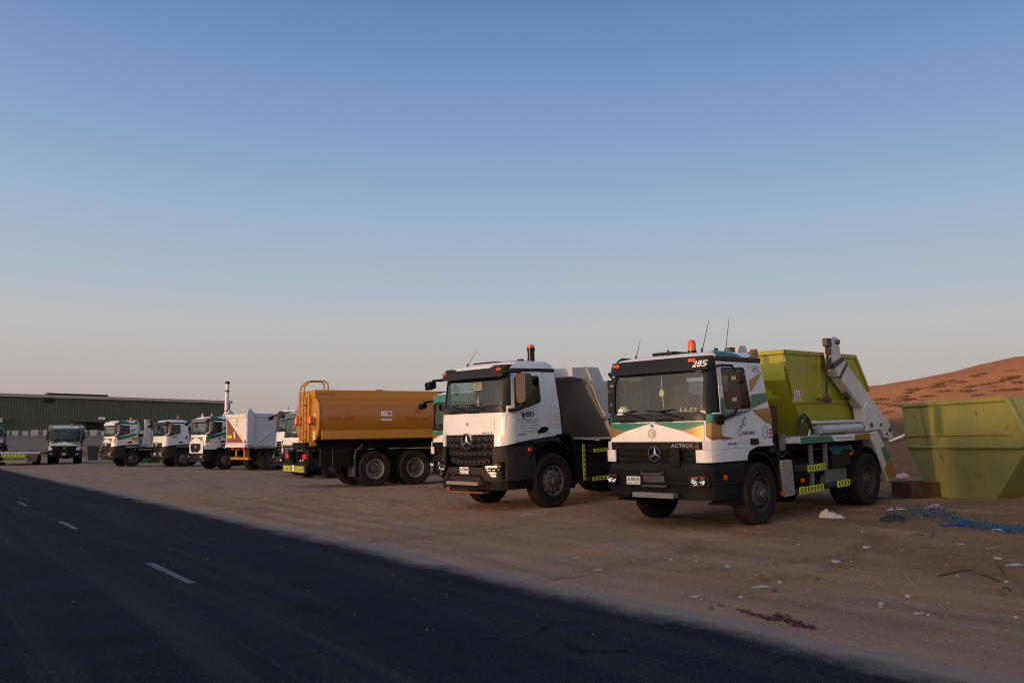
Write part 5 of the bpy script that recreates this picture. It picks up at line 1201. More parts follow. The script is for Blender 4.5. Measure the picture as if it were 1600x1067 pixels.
# ================================================================== white tipper
def truck_white_tipper():
    t = Truck('tipper_truck', 'plain white tipper truck with tall raked grey body, largest of the white tippers', (-.93, 19.3188), .84, axles=(1.44, 6.5), group='white tipper trucks')
    k = build_cab(t, 'ar', 'white', 'dgrey'); front_ar(t, 0)
    b = [o for o in t.root.children if o.name.startswith('bumper')][0]
    plate_(t, b, -.03, .875, -.09, 'A 75008', .30, .15)
    S = k.side(1, .016); q = TB()
    put_text(q, 'HSD', S, .62, 2.00, .13, width=.34, bold=.03); put_poly(q, [(.58, 2.10), (.64, 2.08), (.68, 1.94), (.62, 1.97)], S)
    put_text(q, arabic('\uFE8D\uFEDF\uFEBC\uFEAE\uFEE1\uFEE0\uFEDF')+' '+arabic('\uFEE7\uFED8\uFEDE'), S, .48, 1.915, .055, width=.60); put_text(q, 'AL SARAM TRANSPORTING L.L.C', S, .47, 1.86, .035, width=.61)
    for i, s in enumerate(('Mobile: 050 131 286 4444', 'Toll Free: 800MERCO', 'Land Line: 04 55 702 0044')): put_text(q, s, S, .53, 1.79-.058*i, .034, width=.55-.05*(i == 1))
    put_text(q, '4048K', S, .47, 1.60, .06, width=.26, shear=.3); t.p('lettering', q, 'blackprint', t.door, smooth=False)
    q = TB(); put_text(q, 'AROCS', k.front(.013), .46, 1.655, .05, width=.33, bold=.02, shear=.3); t.p('lettering', q, 'blackprint', t.hood, smooth=False)
    q = TB(); q.prism(rpoly([(-.05, 1.84), (-.01, 1.84), (-.01, 1.90), (-.05, 1.90)], .012), 'x', k.fx(0, 1.87)-.016, k.fx(0, 1.87)); t.p('badge', q, 'blackprint', t.hood)
    q = TB()
    for pl in (rect(1.44, 1.77, 2.16, 2.167), rect(1.44, 1.77, 1.80, 1.807), rect(1.44, 1.447, 1.80, 2.167), rect(1.763, 1.77, 1.80, 2.167), rect(1.42, 1.80, 1.735, 1.742)): put_poly(q, pl, S)
    t.p('hatch_seam', q, 'greyprint', t.cabo, smooth=False)
    q = TB(); put_poly(q, [(1.645+.075*math.cos(a), 1.975+.095*math.sin(a)) for a in np.linspace(0, 2*math.pi, 21)[:-1]], S, 0); put_text(q, 'TADWEER', k.side(1, .019), 1.59, 1.96, .03, width=.11, mi=1); t.p('round_sticker', q, ['cream', 'greyprint'], t.cabo, smooth=False)
    mirror(t, 1, 'ar'); front_mirror(t, 'ar')
    beacon(t, 1.62, .42, 3.22, .07, .085, .30); antenna(t, (.40, -.40, 3.17), (.52, -.22, 3.52))
    q = TB(); q.prism(rpoly(rect(.72, 1.3, -.62, .1), .06), 'z', 3.215, 3.26); q.box(1.05, 1.16, .55, .68, 3.21, 3.28); q.cyl((1.22, .75, 3.2), (1.22, .75, 3.28), .03, n=8); t.p('roof_hatch', q, 'gblack', t.cabo, bevel=.015)
    q = TB()
    for i in range(4): y = -.62+.41*i; q.add([(t.vfn(y, z)[0]-.002, y+dy, z) for z, dy in ((2.87, 0), (3.05, 0), (3.05, .008), (2.87, .008))], [(0, 1, 2, 3)])
    t.p('visor_joint', q, 'blackprint', t.visor, smooth=False)
    q = TB(); q.prism([(-.16, 2.85), (.12, 2.85), (.12, 2.62), (-.16, 2.62)], 'x', .36, .364); o = t.p('paper_sticker', q, 'cream', t.cabo)
    q = TB()
    for i in range(5): q.add([(.357, -.13+.0, 2.80-.035*i), (.357, .09, 2.80-.035*i), (.357, .09, 2.785-.035*i), (.357, -.13, 2.785-.035*i)], [(0, 1, 2, 3)])
    t.p('printed_lines', q, 'redbrown', t.cabo, smooth=False)
    R2 = .585
    for x, kd in ((1.44, 'steer'), (5.15, 'rear'), (6.5, 'rear')):
        for sg in (1, -1): wheel(t, x, sg, R2, kd, dual=kd == 'rear')
    chassis(t, 8.2, (1.44, 5.15, 6.5), R2, 1.0)
    for sg in (1, -1):
        arch(t, 1.44, .64, sg, .40, 'black', -.05, math.pi+.45, y=1.16, zc=.70)
        q = TB(); q.prism([(1.62, 1.545), (1.98, 1.55), (2.10, 1.40), (2.24, .62), (2.30, .45), (2.36, .45), (2.2, 1.42), (2.02, 1.60), (1.62, 1.58)], 'y', sg*.85, sg*1.15); t.p('splash_flap', q, 'black')
        q = TB(); q.box(.73, .83, sg*1.15, sg*1.185, 1.24, 1.33); t.p('side_marker', q, 'orange', None, bevel=.01)
    q = TB(); q.box(2.35, 3.5, .55, 1.10, .62, 1.25); q.cyl((3.6, .8, .9), (4.4, .8, .9), .28, n=18); t.p('fuel_tank', q, 'chassis', None, bevel=.03)
    q = TB(); q.box(2.44, 2.50, 1.10, 1.15, .50, 1.34); q.box(3.45, 3.51, 1.10, 1.15, .50, 1.34); q.box(2.44, 4.2, 1.09, 1.14, .48, .58); q.box(2.44, 4.2, 1.09, 1.14, 1.12, 1.20); t.p('side_guard', q, 'dgrey', None, bevel=.006)
    chevrons(t, None, (2.50, 1.16, .52), (0, 0, 1), (-1, 0, 0), .80, .08, 7); chevrons(t, None, (2.80, 1.16, 1.125), (1, 0, .01), (0, 0, 1), .64, .08, 6); chevrons(t, None, (2.72, 1.16, .48), (1, 0, .01), (0, 0, 1), .75, .09, 6); chevrons(t, None, (3.53, 1.16, .52), (0, 0, 1), (-1, 0, 0), .7, .08, 6)
    tipper(t, 3.32, 5.0, 1.47, 3.08, 2.76, y=1.27)
    q = TB(); q.cyl((2.75, .3, 1.0), (2.45, .3, 2.3), .11, n=14); q.cyl((2.3, -.6, 1.0), (2.2, -.6, 2.9), .08, n=14); q.prism([(2.0, .9), (2.3, .9), (2.35, 1.9), (2.05, 1.9)], 'y', -.4, .8); t.p('lift_ram', q, 'dsteel')
    def flag(y, tilt):
        q = TB(); x = t.dash_x+.16; z = t.dash_z+.03; q.cyl((x, y, z), (x+.02, y+tilt, z+.30), .006, n=6, mi=0)
        q.add([(x+.02, y+tilt, z+.30), (x+.015, y+tilt*.7-.02, z+.20), (x+.012, y-.10, z+.03), (x+.012, y-.02, z+.02)], [(0, 1, 2, 3)], 1)
        q.add([(x+.018, y+tilt, z+.29), (x+.01, y+tilt*.5+.03, z+.15), (x+.008, y+.08, z+.03), (x+.01, y, z+.02)], [(0, 1, 2, 3)], 2); q.cyl((x, y, z-.02), (x, y, z+.012), .045, n=12, mi=3)
        o = q.build('table_flag', ['gblack', 'redpaint', 'whiteprint' if tilt > 0 else 'green', 'gblack'], None); o.location = t.root.location; o.rotation_euler = t.root.rotation_euler
        tag(o, 'small red and white flag on the dashboard of the nearest white tipper' if tilt > 0 else 'small red and green flag on the dashboard of the nearest white tipper', 'flag', 'small flags on a dashboard')
    flag(-.22, -.02); flag(.06, .06)
    return t
T2 = truck_white_tipper()

# ================================================================== amber fuel tanker (seen from behind)
def truck_tanker():
    u4 = Vector((.857, .515)); fr = Vector((-5.28, 31.2))+u4*6.8
    t = Truck('tanker_truck', 'amber fuel tanker marked DANGER, parked with its rear ladder towards the road', (fr.x, fr.y), math.atan2(-.857, -.515), axles=(1.44, 6.8), group='trucks parked in a row on the sandy yard')
    build_cab(t, 'ar', 'white', 'dgrey', lod=2); front_ar(t, 1)
    for sg in (1, -1): mirror(t, sg, 'ar')
    RR = .60; t.rim = 'rimlight'
    for x, kd in ((1.44, 'steer'), (5.3, 'rear'), (6.8, 'rear')):
        for sg in (1, -1): wheel(t, x, sg, RR, kd, dual=kd == 'rear')
    chassis(t, 9.3, (1.44, 5.3, 6.8), RR, 1.1)
    for sg in (1, -1): arch(t, 1.44, .66, sg, .4, 'black', 0, math.pi)
    x0, x1 = 2.6, 8.78; Y = 1.23
    sec = [(.0, 3.10), (.55, 3.085), (.90, 3.0), (1.13, 2.82), (1.225, 2.55), (1.235, 2.30), (1.21, 2.05), (1.10, 1.82), (.86, 1.62), (.45, 1.53), (0, 1.51)]
    full = sec+[(-y, z) for y, z in sec[-2:0:-1]]
    q = TB(); q.grid([[(x, y, z) for y, z in full] for x in np.linspace(x0, x1-.02, 6)], close=True); q.add([(x0, y, z) for y, z in full], [tuple(range(len(full)))])
    tk = t.p('tank', q, 'tank', ang=30)
    q = TB(); q.grid([[(x1-.02, y*1.012, 2.3+(z-2.3)*1.012) for y, z in full], [(x1+.02, y*1.012, 2.3+(z-2.3)*1.012) for y, z in full], [(x1+.03, y*.97, 2.3+(z-2.3)*.97) for y, z in full], [(x1+.05, y*.5, 2.3+(z-2.3)*.5) for y, z in full], [(x1+.052, y*.02, 2.3+(z-2.3)*.02) for y, z in full]], close=True); t.p('end_plate', q, 'tankb', tk)
    for sg in (1, -1):
        q = TB(); q.box(x0, x1+.02, sg*.84, sg*.88, 2.97, 3.285); t.p('coaming', q, 'tankb', tk, bevel=.008)
        q = TB(); q.prism([(sg*1.10, 1.93), (sg*1.185, 1.925), (sg*1.205, 1.63), (sg*1.13, 1.60)], 'x', x0, x1-.1); t.p('side_apron', q, 'tankb', tk, bevel=.01)
    q = TB(); q.box(x1-.02, x1+.06, -.88, .88, 3.0, 3.285); q.box(x0, x1, -.83, .83, 3.08, 3.10); t.p('coaming_end', q, 'tankb', tk, bevel=.008)
    xm = lambda v: 6.8-v
    q = TB(); yy = -1.24
    def f(u, v):                                                  # right side of the tank: reads towards the front
        y = np.interp(v, [s[1] for s in sec[::-1]], [s[0] for s in sec[::-1]]); return (xm(u), -(float(y)+.006), v)
    put_text(q, 'DANGER', f, -1.74, 2.25, .20, width=.50); put_text(q, arabic('\uFEA7\uFEC4\uFEAE'), f, -1.16, 2.27, .26, width=.44); put_text(q, 'NO SMOKING', f, 1.10, 2.24, .19, width=.48); put_text(q, arabic('\uFEE3\uFEE4\uFEE8\uFEEE\uFEC9')+' '+arabic('\uFE8D\uFEDF\uFE98\uFEAA\uFEA7\uFEF4\uFEE6'), f, 1.66, 2.27, .17, width=.42)
    for i in range(20):
        a0, a1 = 2*math.pi*i/20, 2*math.pi*(i+1)/20; g = lambda a, r: f(1.62+r*math.cos(a), 2.58+r*math.sin(a)*.9); q.add([g(a0, .12), g(a1, .12), g(a1, .095), g(a0, .095)], [(0, 1, 2, 3)])
    put_poly(q, [(1.53, 2.66), (1.56, 2.68), (1.71, 2.50), (1.68, 2.48)], f); put_poly(q, [(1.55, 2.57), (1.69, 2.57), (1.69, 2.545), (1.55, 2.545)], f)
    put_text(q, '5000 GL', lambda u, v: (xm(u), -.886, v), -1.90, 3.09, .16, width=.60); t.p('lettering', q, 'redpaint', tk, smooth=False)
    q = TB(); q.add([f(*p) for p in rect(.20, .62, 2.24, 2.56)], [(0, 1, 2, 3)], 0); f3 = lambda u, v: (f(u, v)[0], f(u, v)[1]-.003, f(u, v)[2]); f4 = lambda u, v: (f(u, v)[0], f(u, v)[1]-.006, f(u, v)[2])
    put_poly(q, [(.51, 2.55), (.60, 2.48), (.51, 2.41), (.42, 2.48)], f3, 1); put_text(q, '3', f4, .49, 2.44, .10, mi=0, width=.04)
    for i in range(4): put_text(q, 'flammable liquid'[:10+i], f3, .23, 2.50-.06*i, .04, width=.18 if i < 2 else .32, mi=2)
    t.p('hazard_placard', q, ['plate', 'redpaint', 'greyprint'], tk, smooth=False)
    # things on the end plate
    XE = x1+.056
    q = TB(); fe = lambda y, z: (XE+.012, y, z)
    for pl, m in ((rect(-1.05, -.83, 2.35, 2.48), 0), (rect(-.92, -.76, 1.62, 1.92), 0), (rect(-.33, -.12, 1.95, 2.40), 1)): q.prism(pl, 'x', XE-.05, XE+.012, m)
    t.p('notice_plate', q, ['cream', 'plate'], tk)
    q = TB(); 
    for i, s in enumerate(('FIRST AID', arabic('\uFEDF\uFE98\uFEAE'))): put_text(q, s, lambda u, v: (XE+.016, -u, v), .84, 2.42-.05*i, .04, width=.20)
    put_text(q, arabic('\uFEE3\uFEE4\uFEE8\uFEEE\uFEC9')+' '+arabic('\uFEA7\uFEC4\uFEAE'), lambda u, v: (XE+.006, -u, v), .62, 1.98, .08, width=.45)
    t.p('lettering', q, 'redpaint', tk, smooth=False)
    q = TB(); q.box(XE-.05, XE+.24, -1.05, -.72, 2.10, 2.13); q.box(XE-.05, XE+.24, .40, .72, 2.10, 2.13); t.p('lamp_bracket', q, 'tankb', tk)
    for y in (-.90, .56):
        q = TB(); q.cyl((XE+.14, y, 2.13), (XE+.14, y, 2.17), .10, n=14); bb = t.p('rear_beacon', q, 'gblack', tk); 
        mb = TB(); mb.lathe([(.095, 0), (.09, .2), (.06, .24), (.001, .25)], (XE+.14, y, 2.17), 'z', 16); t.p('rear_beacon_lens', mb, 'orange', tk)
    q = TB(); q.box(XE-.04, XE+.10, -.52, -.40, 1.35, 3.15); q.box(XE-.04, XE+.05, -.05, .04, 1.5, 3.0); t.p('end_stiffener', q, 'tankb', tk, bevel=.01)
    # ladder with hooped hand rails
    q = TB()
    for y in (.10, -.28): q.tube([(XE+.20, y, .95), (XE+.20, y, 3.05), (XE+.16, y, 3.42), (XE-.05, y, 3.62), (XE-.55, y, 3.62), (XE-.66, y, 3.54), (XE-.68, y, 3.28)], .028)
    for z in np.arange(1.1, 3.1, .28): q.tube([(XE+.20, .10, z), (XE+.20, -.28, z)], .02)
    for z in (1.6, 2.8): q.tube([(XE+.20, .10, z), (XE, .10, z)], .018); q.tube([(XE+.20, -.28, z), (XE, -.28, z)], .018)
    t.p('ladder', q, 'tankb', None)
    # manhole, red cap, rear bumper, lamps, boxes
    q = TB(); q.lathe([(.30, 0), (.30, .12), (.25, .16), (.001, .17)], (6.4, 0, 3.10), 'z', 20); t.p('manhole', q, 'tankb', tk)
    q = TB(); q.lathe([(.28, 0), (.26, .10), (.16, .2), (.12, .23), (.001, .24)], (6.38, -.55, 3.10), 'z', 16); q.prism([(5.95, 3.1), (6.2, 3.1), (6.15, 3.30), (6.0, 3.28)], 'y', -.7, -.45); t.p('red_cap', q, 'redpaint', tk)
    q = TB(); q.box(x0+.6, x0+2.4, -.3, .3, 3.1, 3.32); t.p('valve_cover', q, 'tankb', tk, bevel=.02)
    XB = 9.27
    q = TB(); q.box(XB-.12, XB, -1.22, 1.22, .52, .78); bm = t.p('rear_bumper', q, 'gblack', None, bevel=.012)
    chevrons(t, bm, (XB+.012, -.18, .56), (0, -1, 0), (0, 0, 1), .95, .19, 6, nrm=(1, 0, 0)); chevrons(t, bm, (XB+.012, 1.14, .56), (0, -1, 0), (0, 0, 1), .95, .19, 6, nrm=(1, 0, 0))
    q = TB(); q.prism(rect(-.10, .12, .57, .78), 'x', XB, XB+.01); t.p('licence_plate', q, 'plate', bm)
    for sg in (1, -1):
        q = TB(); q.box(XB-.16, XB-.04, sg*.78, sg*1.10, .98, 1.14); t.p('tail_light', q, 'red', None, bevel=.012)
        q = TB(); q.box(XB-.3, XB-.16, sg*.6, sg*1.15, .80, 1.30); t.p('lamp_panel', q, 'chassis', None, bevel=.01)
    q = TB(); q.box(7.65, 8.75, -1.20, -.55, .70, 1.30); q.box(7.65, 8.8, -1.215, -1.17, 1.30, 1.33)
    for z in (.9, 1.1): q.box(7.68, 8.72, -1.212, -1.19, z, z+.02)
    for x in (8.3,): q.box(x, x+.02, -1.212, -1.19, .70, 1.30)
    t.p('side_locker', q, 'gblack', None, bevel=.01)
    q = TB(); q.tube([(7.25, -1.19, 1.42), (7.5, -1.19, 1.2), (7.55, -1.19, .95)], .035); q.box(7.5, 7.56, -1.2, -.6, .35, .95); t.p('splash_flap', q, 'dsteel')
    q = TB(); q.cyl((8.75, -.75, 1.46), (8.95, -.75, 1.46), .08, n=14); q.cyl((8.8, -.2, 1.35), (9.0, -.2, 1.3), .06, n=12); t.p('outlet_valve', q, 'tankb', tk)
    q = TB(); q.box(2.7, 9.1, -.7, .7, 1.28, 1.53); t.p('tank_cradle', q, 'chassis')
    q = TB(); q.box(2.6, 4.4, -1.1, -.5, .6, 1.2); q.box(2.6, 4.4, .5, 1.1, .6, 1.2); t.p('fuel_tank', q, 'chassis', None, bevel=.05)
    return t
T4 = truck_tanker()

# ================================================================== the other trucks of the row
def gear(t, r, axles, L, z=.95):
    for x in axles:
        for sg in (1, -1): wheel(t, x, sg, r, 'steer' if x < 2 else 'rear', dual=x > 2)
    chassis(t, L, axles, r, z)
    for sg in (1, -1):
        arch(t, 1.44, r+.04, sg, .36, 'black', -.05, math.pi+.3)
        for x in axles[1:]: arch(t, x, r+.01, sg, .5, 'black', .3, math.pi-.3)
    q = TB(); q.box(2.4, 3.5, .55, 1.10, .55, 1.15); q.box(2.4, 3.5, -1.10, -.55, .55, 1.15); t.p('fuel_tank', q, 'chassis', None, bevel=.05)
G_STR = 'trucks with green and gold striped cabs'; G_WH = 'white tipper trucks'
t = Truck('tipper_truck', 'white and green striped truck with green visor, half hidden behind the nearest white tipper', (-1.75, 26.1), YAW, axles=(1.44, 6.2), group=G_STR)
build_cab(t, 'mp', 'white', 'green', 1); livery(t, 1); front_mp(t, 1)
for sg in (1, -1): mirror(t, sg, 'mp')
front_mirror(t, 'mp'); gear(t, .56, (1.44, 4.9, 6.2), 7.6); tipper(t, 3.2, 4.6, 1.45, 2.75, 2.55)
plate_(t, [o for o in t.root.children if o.name.startswith('bumper')][0], -.41, .80, -.045, 'A 75018')

t = Truck('tipper_truck', 'cream white truck with dark green roof visor beside the rear of the amber tanker', (-9.75, 39.0), YAW, axles=(1.44, 6.2), group=G_STR)
k = build_cab(t, 'mp', 'white', 'dgreen', 1); front_mp(t, 1, 'white', 'mgrey')
q = TB(); put_text(q, 'ACTROS', k.front(.014), .55, 1.50, .045, width=.33, bold=.02); t.p('lettering', q, 'blackprint', t.hood, smooth=False)
for sg in (1, -1): mirror(t, sg, 'mp')
gear(t, .56, (1.44, 4.9, 6.2), 7.6); tipper(t, 3.2, 4.6, 1.45, 2.7, 2.5); beacon(t, .9, .4, 2.99)
plate_(t, [o for o in t.root.children if o.name.startswith('bumper')][0], .25, .80, -.045, 'A 36411')

t = Truck('tipper_truck', 'white truck with tall dark grey visor, half hidden behind the cream white truck', (-11.0, 42.4), YAW, axles=(1.44, 6.4), group=G_WH)
build_cab(t, 'ar', 'white', 'dgrey', 1); front_ar(t, 1)
for sg in (1, -1): mirror(t, sg, 'ar')
front_mirror(t, 'ar'); gear(t, .585, (1.44, 5.0, 6.4), 7.8, 1.0); tipper(t, 3.3, 4.8, 1.5, 2.85, 2.7); antenna(t, (.4, -.4, 3.2), (.5, -.25, 3.55))

def truck_rear_tipper():
    """tipper parked tail to the road"""
    rx, ry = -16.2, 51.4; L = 8.0; u = Vector((math.sin(YAW), math.cos(YAW)))
    t = Truck('tipper_truck', 'white tipper seen from behind, red brown triangle on its tailgate, rear facing the road', (rx+u.x*L, ry+u.y*L), YAW+math.pi, axles=(1.44, 6.3), group=G_WH)
    build_cab(t, 'ar', 'white', 'dgrey', 2); front_ar(t, 1); gear(t, .585, (1.44, 4.9, 6.3), 7.6, 1.0)
    x0, x1 = 2.9, 7.85; zb, zt = 1.55, 3.28; y = 1.26
    q = TB(); q.box(x0, x1, -y+.04, y-.04, zb-.08, zb); q.box(x0, x0+.06, -y, y, zb, zt); b = t.p('tipper_body', q, 'body')
    for sg in (1, -1):
        q = TB(); q.box(x0, x1, sg*(y-.05), sg*y, zb, zt); s = t.p('side_wall', q, 'body', b)
        q = TB(); q.box(x0, x1, sg*(y-.06), sg*(y+.05), zt-.17, zt+.02); t.p('top_rail', q, 'body', s, bevel=.012)
        q = TB(); q.box(x0, x1, sg*(y-.04), sg*(y+.04), zb-.14, zb+.02); t.p('bottom_rail', q, 'body', s, bevel=.012)
        for xa, xb in ((7.3, 5.1), (5.9, 3.9)):
            q = TB(); q.prism([(xa-.07, zb+.02), (xa+.07, zb+.02), (xb+.07, zt-.17), (xb-.07, zt-.17)], 'y', sg*y, sg*(y+.05)); t.p('brace', q, 'body', s, bevel=.012)
        q = TB(); q.prism([(x1-.36, zb-.1), (x1+.04, zb-.1), (x1+.10, zt), (x1+.02, zt+.22), (x1-.10, zt+.30), (x1-.36, zt+.06)], 'y', sg*(y-.03), sg*(y+.09)); t.p('rear_post', q, 'body', s, bevel=.02)
    q = TB(); q.prism([(x1-.02, zb), (x1+.04, zb), (x1+.10, zt-.05), (x1+.04, zt-.05)], 'y', -y+.03, y-.03, 0); g = t.p('tailgate', q, 'white', b, bevel=.008)
    XG = lambda z: x1+.043+.06*(z-zb)/(zt-zb)
    q = TB(); q.box(XG(zt)-.04, XG(zt)+.05, -y+.03, y-.03, zt-.22, zt-.02); q.box(x1-.1, x1+.14, -y, y, zb-.22, zb-.03); t.p('tailgate_rail', q, 'white', g, bevel=.015)
    q = TB(); fe = lambda yy, z: (XG(z)+.006, yy, z); put_poly(q, [(y-.05, zt-.25), (y-.05, zb+.05), (-y+.35, zb+.05)], fe, 0)
    q.add([(XG(z)+.010, yy, z) for yy, z in ((y-.12, zb+.50), (y-.12, zb+.32), (.55, zb+.32), (.55, zb+.50))], [(0, 1, 2, 3)], 1); q.add([(XG(z)+.010, yy, z) for yy, z in ((-.35, zb+.48), (-.35, zb+.36), (-.72, zb+.36), (-.72, zb+.48))], [(0, 1, 2, 3)], 1); q.add([(XG(z)+.011, yy, z) for yy, z in ((.38, zb+.72), (.30, zb+.30), (.12, zb+.30), (.22, zb+.72))], [(0, 1, 2, 3)], 2)
    t.p('tailgate_marking', q, ['redbrown', 'yellow', 'plate'], g, smooth=False)
    q = TB(); f5 = lambda u_, v: (XG(v)+.006, -u_, v); put_poly(q, [(-.02, 2.78), (.12, 3.02), (.12, 2.78)], f5); put_text(q, arabic('\uFEA8\uFEAA\uFEE3\uFE8E'), f5, -.14, 2.60, .16, width=.32, bold=.03); t.p('lettering', q, 'blueprint', g, smooth=False)
    for sg in (1, -1):
        q = TB(); q.box(x1-.2, x1-.05, sg*.55, sg*.85, 1.18, 1.30); t.p('tail_light', q, 'red', None, bevel=.01)
    q = TB(); q.box(x1-.35, x1-.15, -1.15, 1.15, .62, .76); q.box(x1-.5, x1-.2, -.6, -.45, .7, 1.2); q.box(x1-.5, x1-.2, .45, .6, .7, 1.2); t.p('rear_bumper', q, 'tankb', None, bevel=.012)  # amber paint on the bar stands in for low orange sunlight
    q = TB(); q.box(x1+.045, x1+.05, -y+.03, -y+.25, zb+.03, zb+.2); t.p('corner_sticker', q, 'bluep', g)
    return t
T7 = truck_rear_tipper()

def sensors(t, xs, z):
    q = TB()
    for x, y in xs: q.cyl((x, y, z-.05), (x, y, z+.16), .06, n=8)
    t.p('roof_lamp', q, 'cream')
t = Truck('tipper_truck', 'white truck with five sided dark grille and green corner stripe beside the red brown tailgate', (-19.4, 53.9), YAW, axles=(1.44, 6.4), group=G_STR)
k = build_cab(t, 'ar', 'white', 'mgrey', 1); livery(t, 1)
for sg in (1, -1): mirror(t, sg, 'ar')
front_mirror(t, 'ar')
q = TB(); pent = [(-.98, 1.66), (.98, 1.66), (.98, .98), (-.98, .98)]; ins = rpoly([(-.72, 1.56), (.72, 1.56), (.74, 1.22), (.48, 1.04), (-.48, 1.04), (-.74, 1.22)], .03); q.ring(pent, ins, lambda y, z: (.02+.08*abs(y)**3, y, z), 0); t.p('front_panel', q, 'white', None, solid=.03)
q = TB(); q.prism([(-.8, 1.62), (.8, 1.62), (.8, 1.0), (-.8, 1.0)], 'x', .09, .13); g = t.p('grille', q, 'gblack')
for z in (1.18, 1.28, 1.40, 1.50): q = TB(); q.box(.04, .075, -.62, .62, z-.02, z+.02); t.p('grille_bar', q, 'dgrey', g, bevel=.006)
plain_emblem(t, g, .03, 0, 1.36, .11)
q = TB(); pth = [(.9, 1.16), (.3, 1.16), (.1, 1.06), (.02, .8), (.0, 0)]; vwall(q, both(pth), .48, .96, -.06, 0); b = t.p('bumper', q, 'black', None, bevel=.012)
for sg in (1, -1):
    fn = lambda y, z, o: (float(np.interp(abs(y), [.6, .8, 1.06, 1.16], [.01, .02, .1, .3]))-.006-o, y, z)
    headlight(t, b, rpoly(rect(sg*.74, sg*1.05, .70, .88), .03), fn, .07, [(sg*.82, .79, .06), (sg*.96, .79, .06)], None)
    q = TB(); q.prism(rpoly([(.30, 1.42), (.98, 1.44), (1.0, .75), (.88, .5), (.40, .52)], .04), 'y', sg*.9, sg*1.12); t.p('cab_step', q, 'chassis', None, bevel=.01)
    q = TB(); q.prism([(.12, 1.44), (.12, 1.22), (.80, 1.22), (1.0, 1.40), (1.2, 1.5), (.2, 1.5)], 'y', sg*1.10, sg*1.14); t.p('corner_panel', q, 'white', None, bevel=.008)
gear(t, .585, (1.44, 5.0, 6.4), 7.8, 1.0); tipper(t, 3.3, 4.8, 1.5, 3.05, 2.75); beacon(t, .9, .2, 3.2); sensors(t, ((.6, -.5), (1.4, .8)), 3.25)
S = k.side(1, .016); q = TB(); put_text(q, 'KHADAMAT', S, .62, 1.66, .07, width=.4, bold=.02); put_text(q, '285', S, 1.1, 2.0, .06, width=.16); t.p('lettering', q, 'greyprint', t.door, smooth=False)
q = TB(); put_poly(q, [(.95, 1.85), (1.05, 1.98), (1.05, 1.80), (.95, 1.80)], S, 0); t.p('red_badge', q, 'redpaint', t.door, smooth=False)

t = Truck('tipper_truck', 'plain white tipper with dark grey visor, standing between two striped trucks', (-24.6, 60.9), YAW, axles=(1.44, 6.4), group=G_WH)
k = build_cab(t, 'ar', 'white', 'dgrey', 1); front_ar(t, 1)
for sg in (1, -1): mirror(t, sg, 'ar')
front_mirror(t, 'ar'); gear(t, .585, (1.44, 5.0, 6.4), 7.8, 1.0); tipper(t, 3.3, 4.8, 1.5, 3.0, 2.7); beacon(t, 1.3, .3, 3.2, .14, .085, .12)
S = k.side(1, .016); q = TB(); put_text(q, 'HSD', S, .62, 2.00, .13, width=.34, bold=.03); put_text(q, 'AL SARAM TRANSPORTING', S, .47, 1.86, .035, width=.61); t.p('lettering', q, 'blackprint', t.door, smooth=False)
q = TB(); put_poly(q, rect(1.55, 1.68, 1.9, 2.1), S); t.p('red_badge', q, 'redpaint', t.cabo, smooth=False)
plate_(t, [o for o in t.root.children if o.name.startswith('bumper')][0], -.03, .875, -.09, 'A 41230', .30, .15)

t = Truck('skip_loader_truck', 'far striped truck with bare grey lifting arms behind its cab and no skip', (-28.55, 61.9), YAW, axles=(1.44, 5.6), group=G_STR)
k = build_cab(t, 'ar', 'white', 'white', 1); livery(t, 1); front_ar(t, 1)
for sg in (1, -1): mirror(t, sg, 'ar')
gear(t, .56, (1.44, 5.6), 6.8, 1.0); beacon(t, 1.45, .5, 3.2)
for sg in (1, -1):
    q = TB(); q.box(2.4, 6.4, sg*.98, sg*1.2, 1.36, 1.48); t.p('loader_beam', q, 'offwhite', None, bevel=.01)
    q = TB(); q.prism([(2.15, 1.48), (2.75, 1.48), (2.60, 2.9), (2.45, 3.30), (2.20, 3.30), (2.25, 2.6)], 'y', sg*.92, sg*1.16); a = t.p('lift_arm', q, 'offwhite', None, bevel=.015)
    q = TB(); q.cyl((2.9, sg*1.05, 1.6), (2.5, sg*1.05, 2.9), .08, n=12); q.cyl((2.32, sg*.9, 3.2), (2.32, sg*1.2, 3.2), .12, n=12); t.p('hydraulic_cylinder', q, 'silver', a)
q = TB(); q.box(2.2, 6.4, -.97, .97, 1.22, 1.35); q.cyl((2.25, -.9, 2.2), (2.25, .9, 2.2), .1, n=12); t.p('loader_deck', q, 'chassis')

t = Truck('tipper_truck', 'striped green and white truck facing the camera in front of the yard wall', (-36.1, 71.0), R(-25), axles=(1.44, 6.2), group=G_STR)
build_cab(t, 'mp', 'white', 'dgreen', 1); livery(t, 1); front_mp(t, 1)
for sg in (1, -1): mirror(t, sg, 'mp')
gear(t, .56, (1.44, 4.9, 6.2), 7.6); tipper(t, 3.2, 4.6, 1.45, 3.15, 2.95, scoop=.3); beacon(t, .9, .4, 2.99)
plate_(t, [o for o in t.root.children if o.name.startswith('bumper')][0], 0, .80, -.045, 'A 78522')
t = Truck('tipper_truck', 'dark striped truck cut off by the left edge of the photo, beside the low trailer', (-61.6, 104), R(-25), axles=(1.44, 6.2), group=G_STR)
build_cab(t, 'mp', 'white', 'green', 1); livery(t, 1); front_mp(t, 1)
for sg in (1, -1): mirror(t, sg, 'mp')
gear(t, .56, (1.44, 4.9, 6.2), 7.6); tipper(t, 3.2, 4.6, 1.45, 2.75, 2.55)
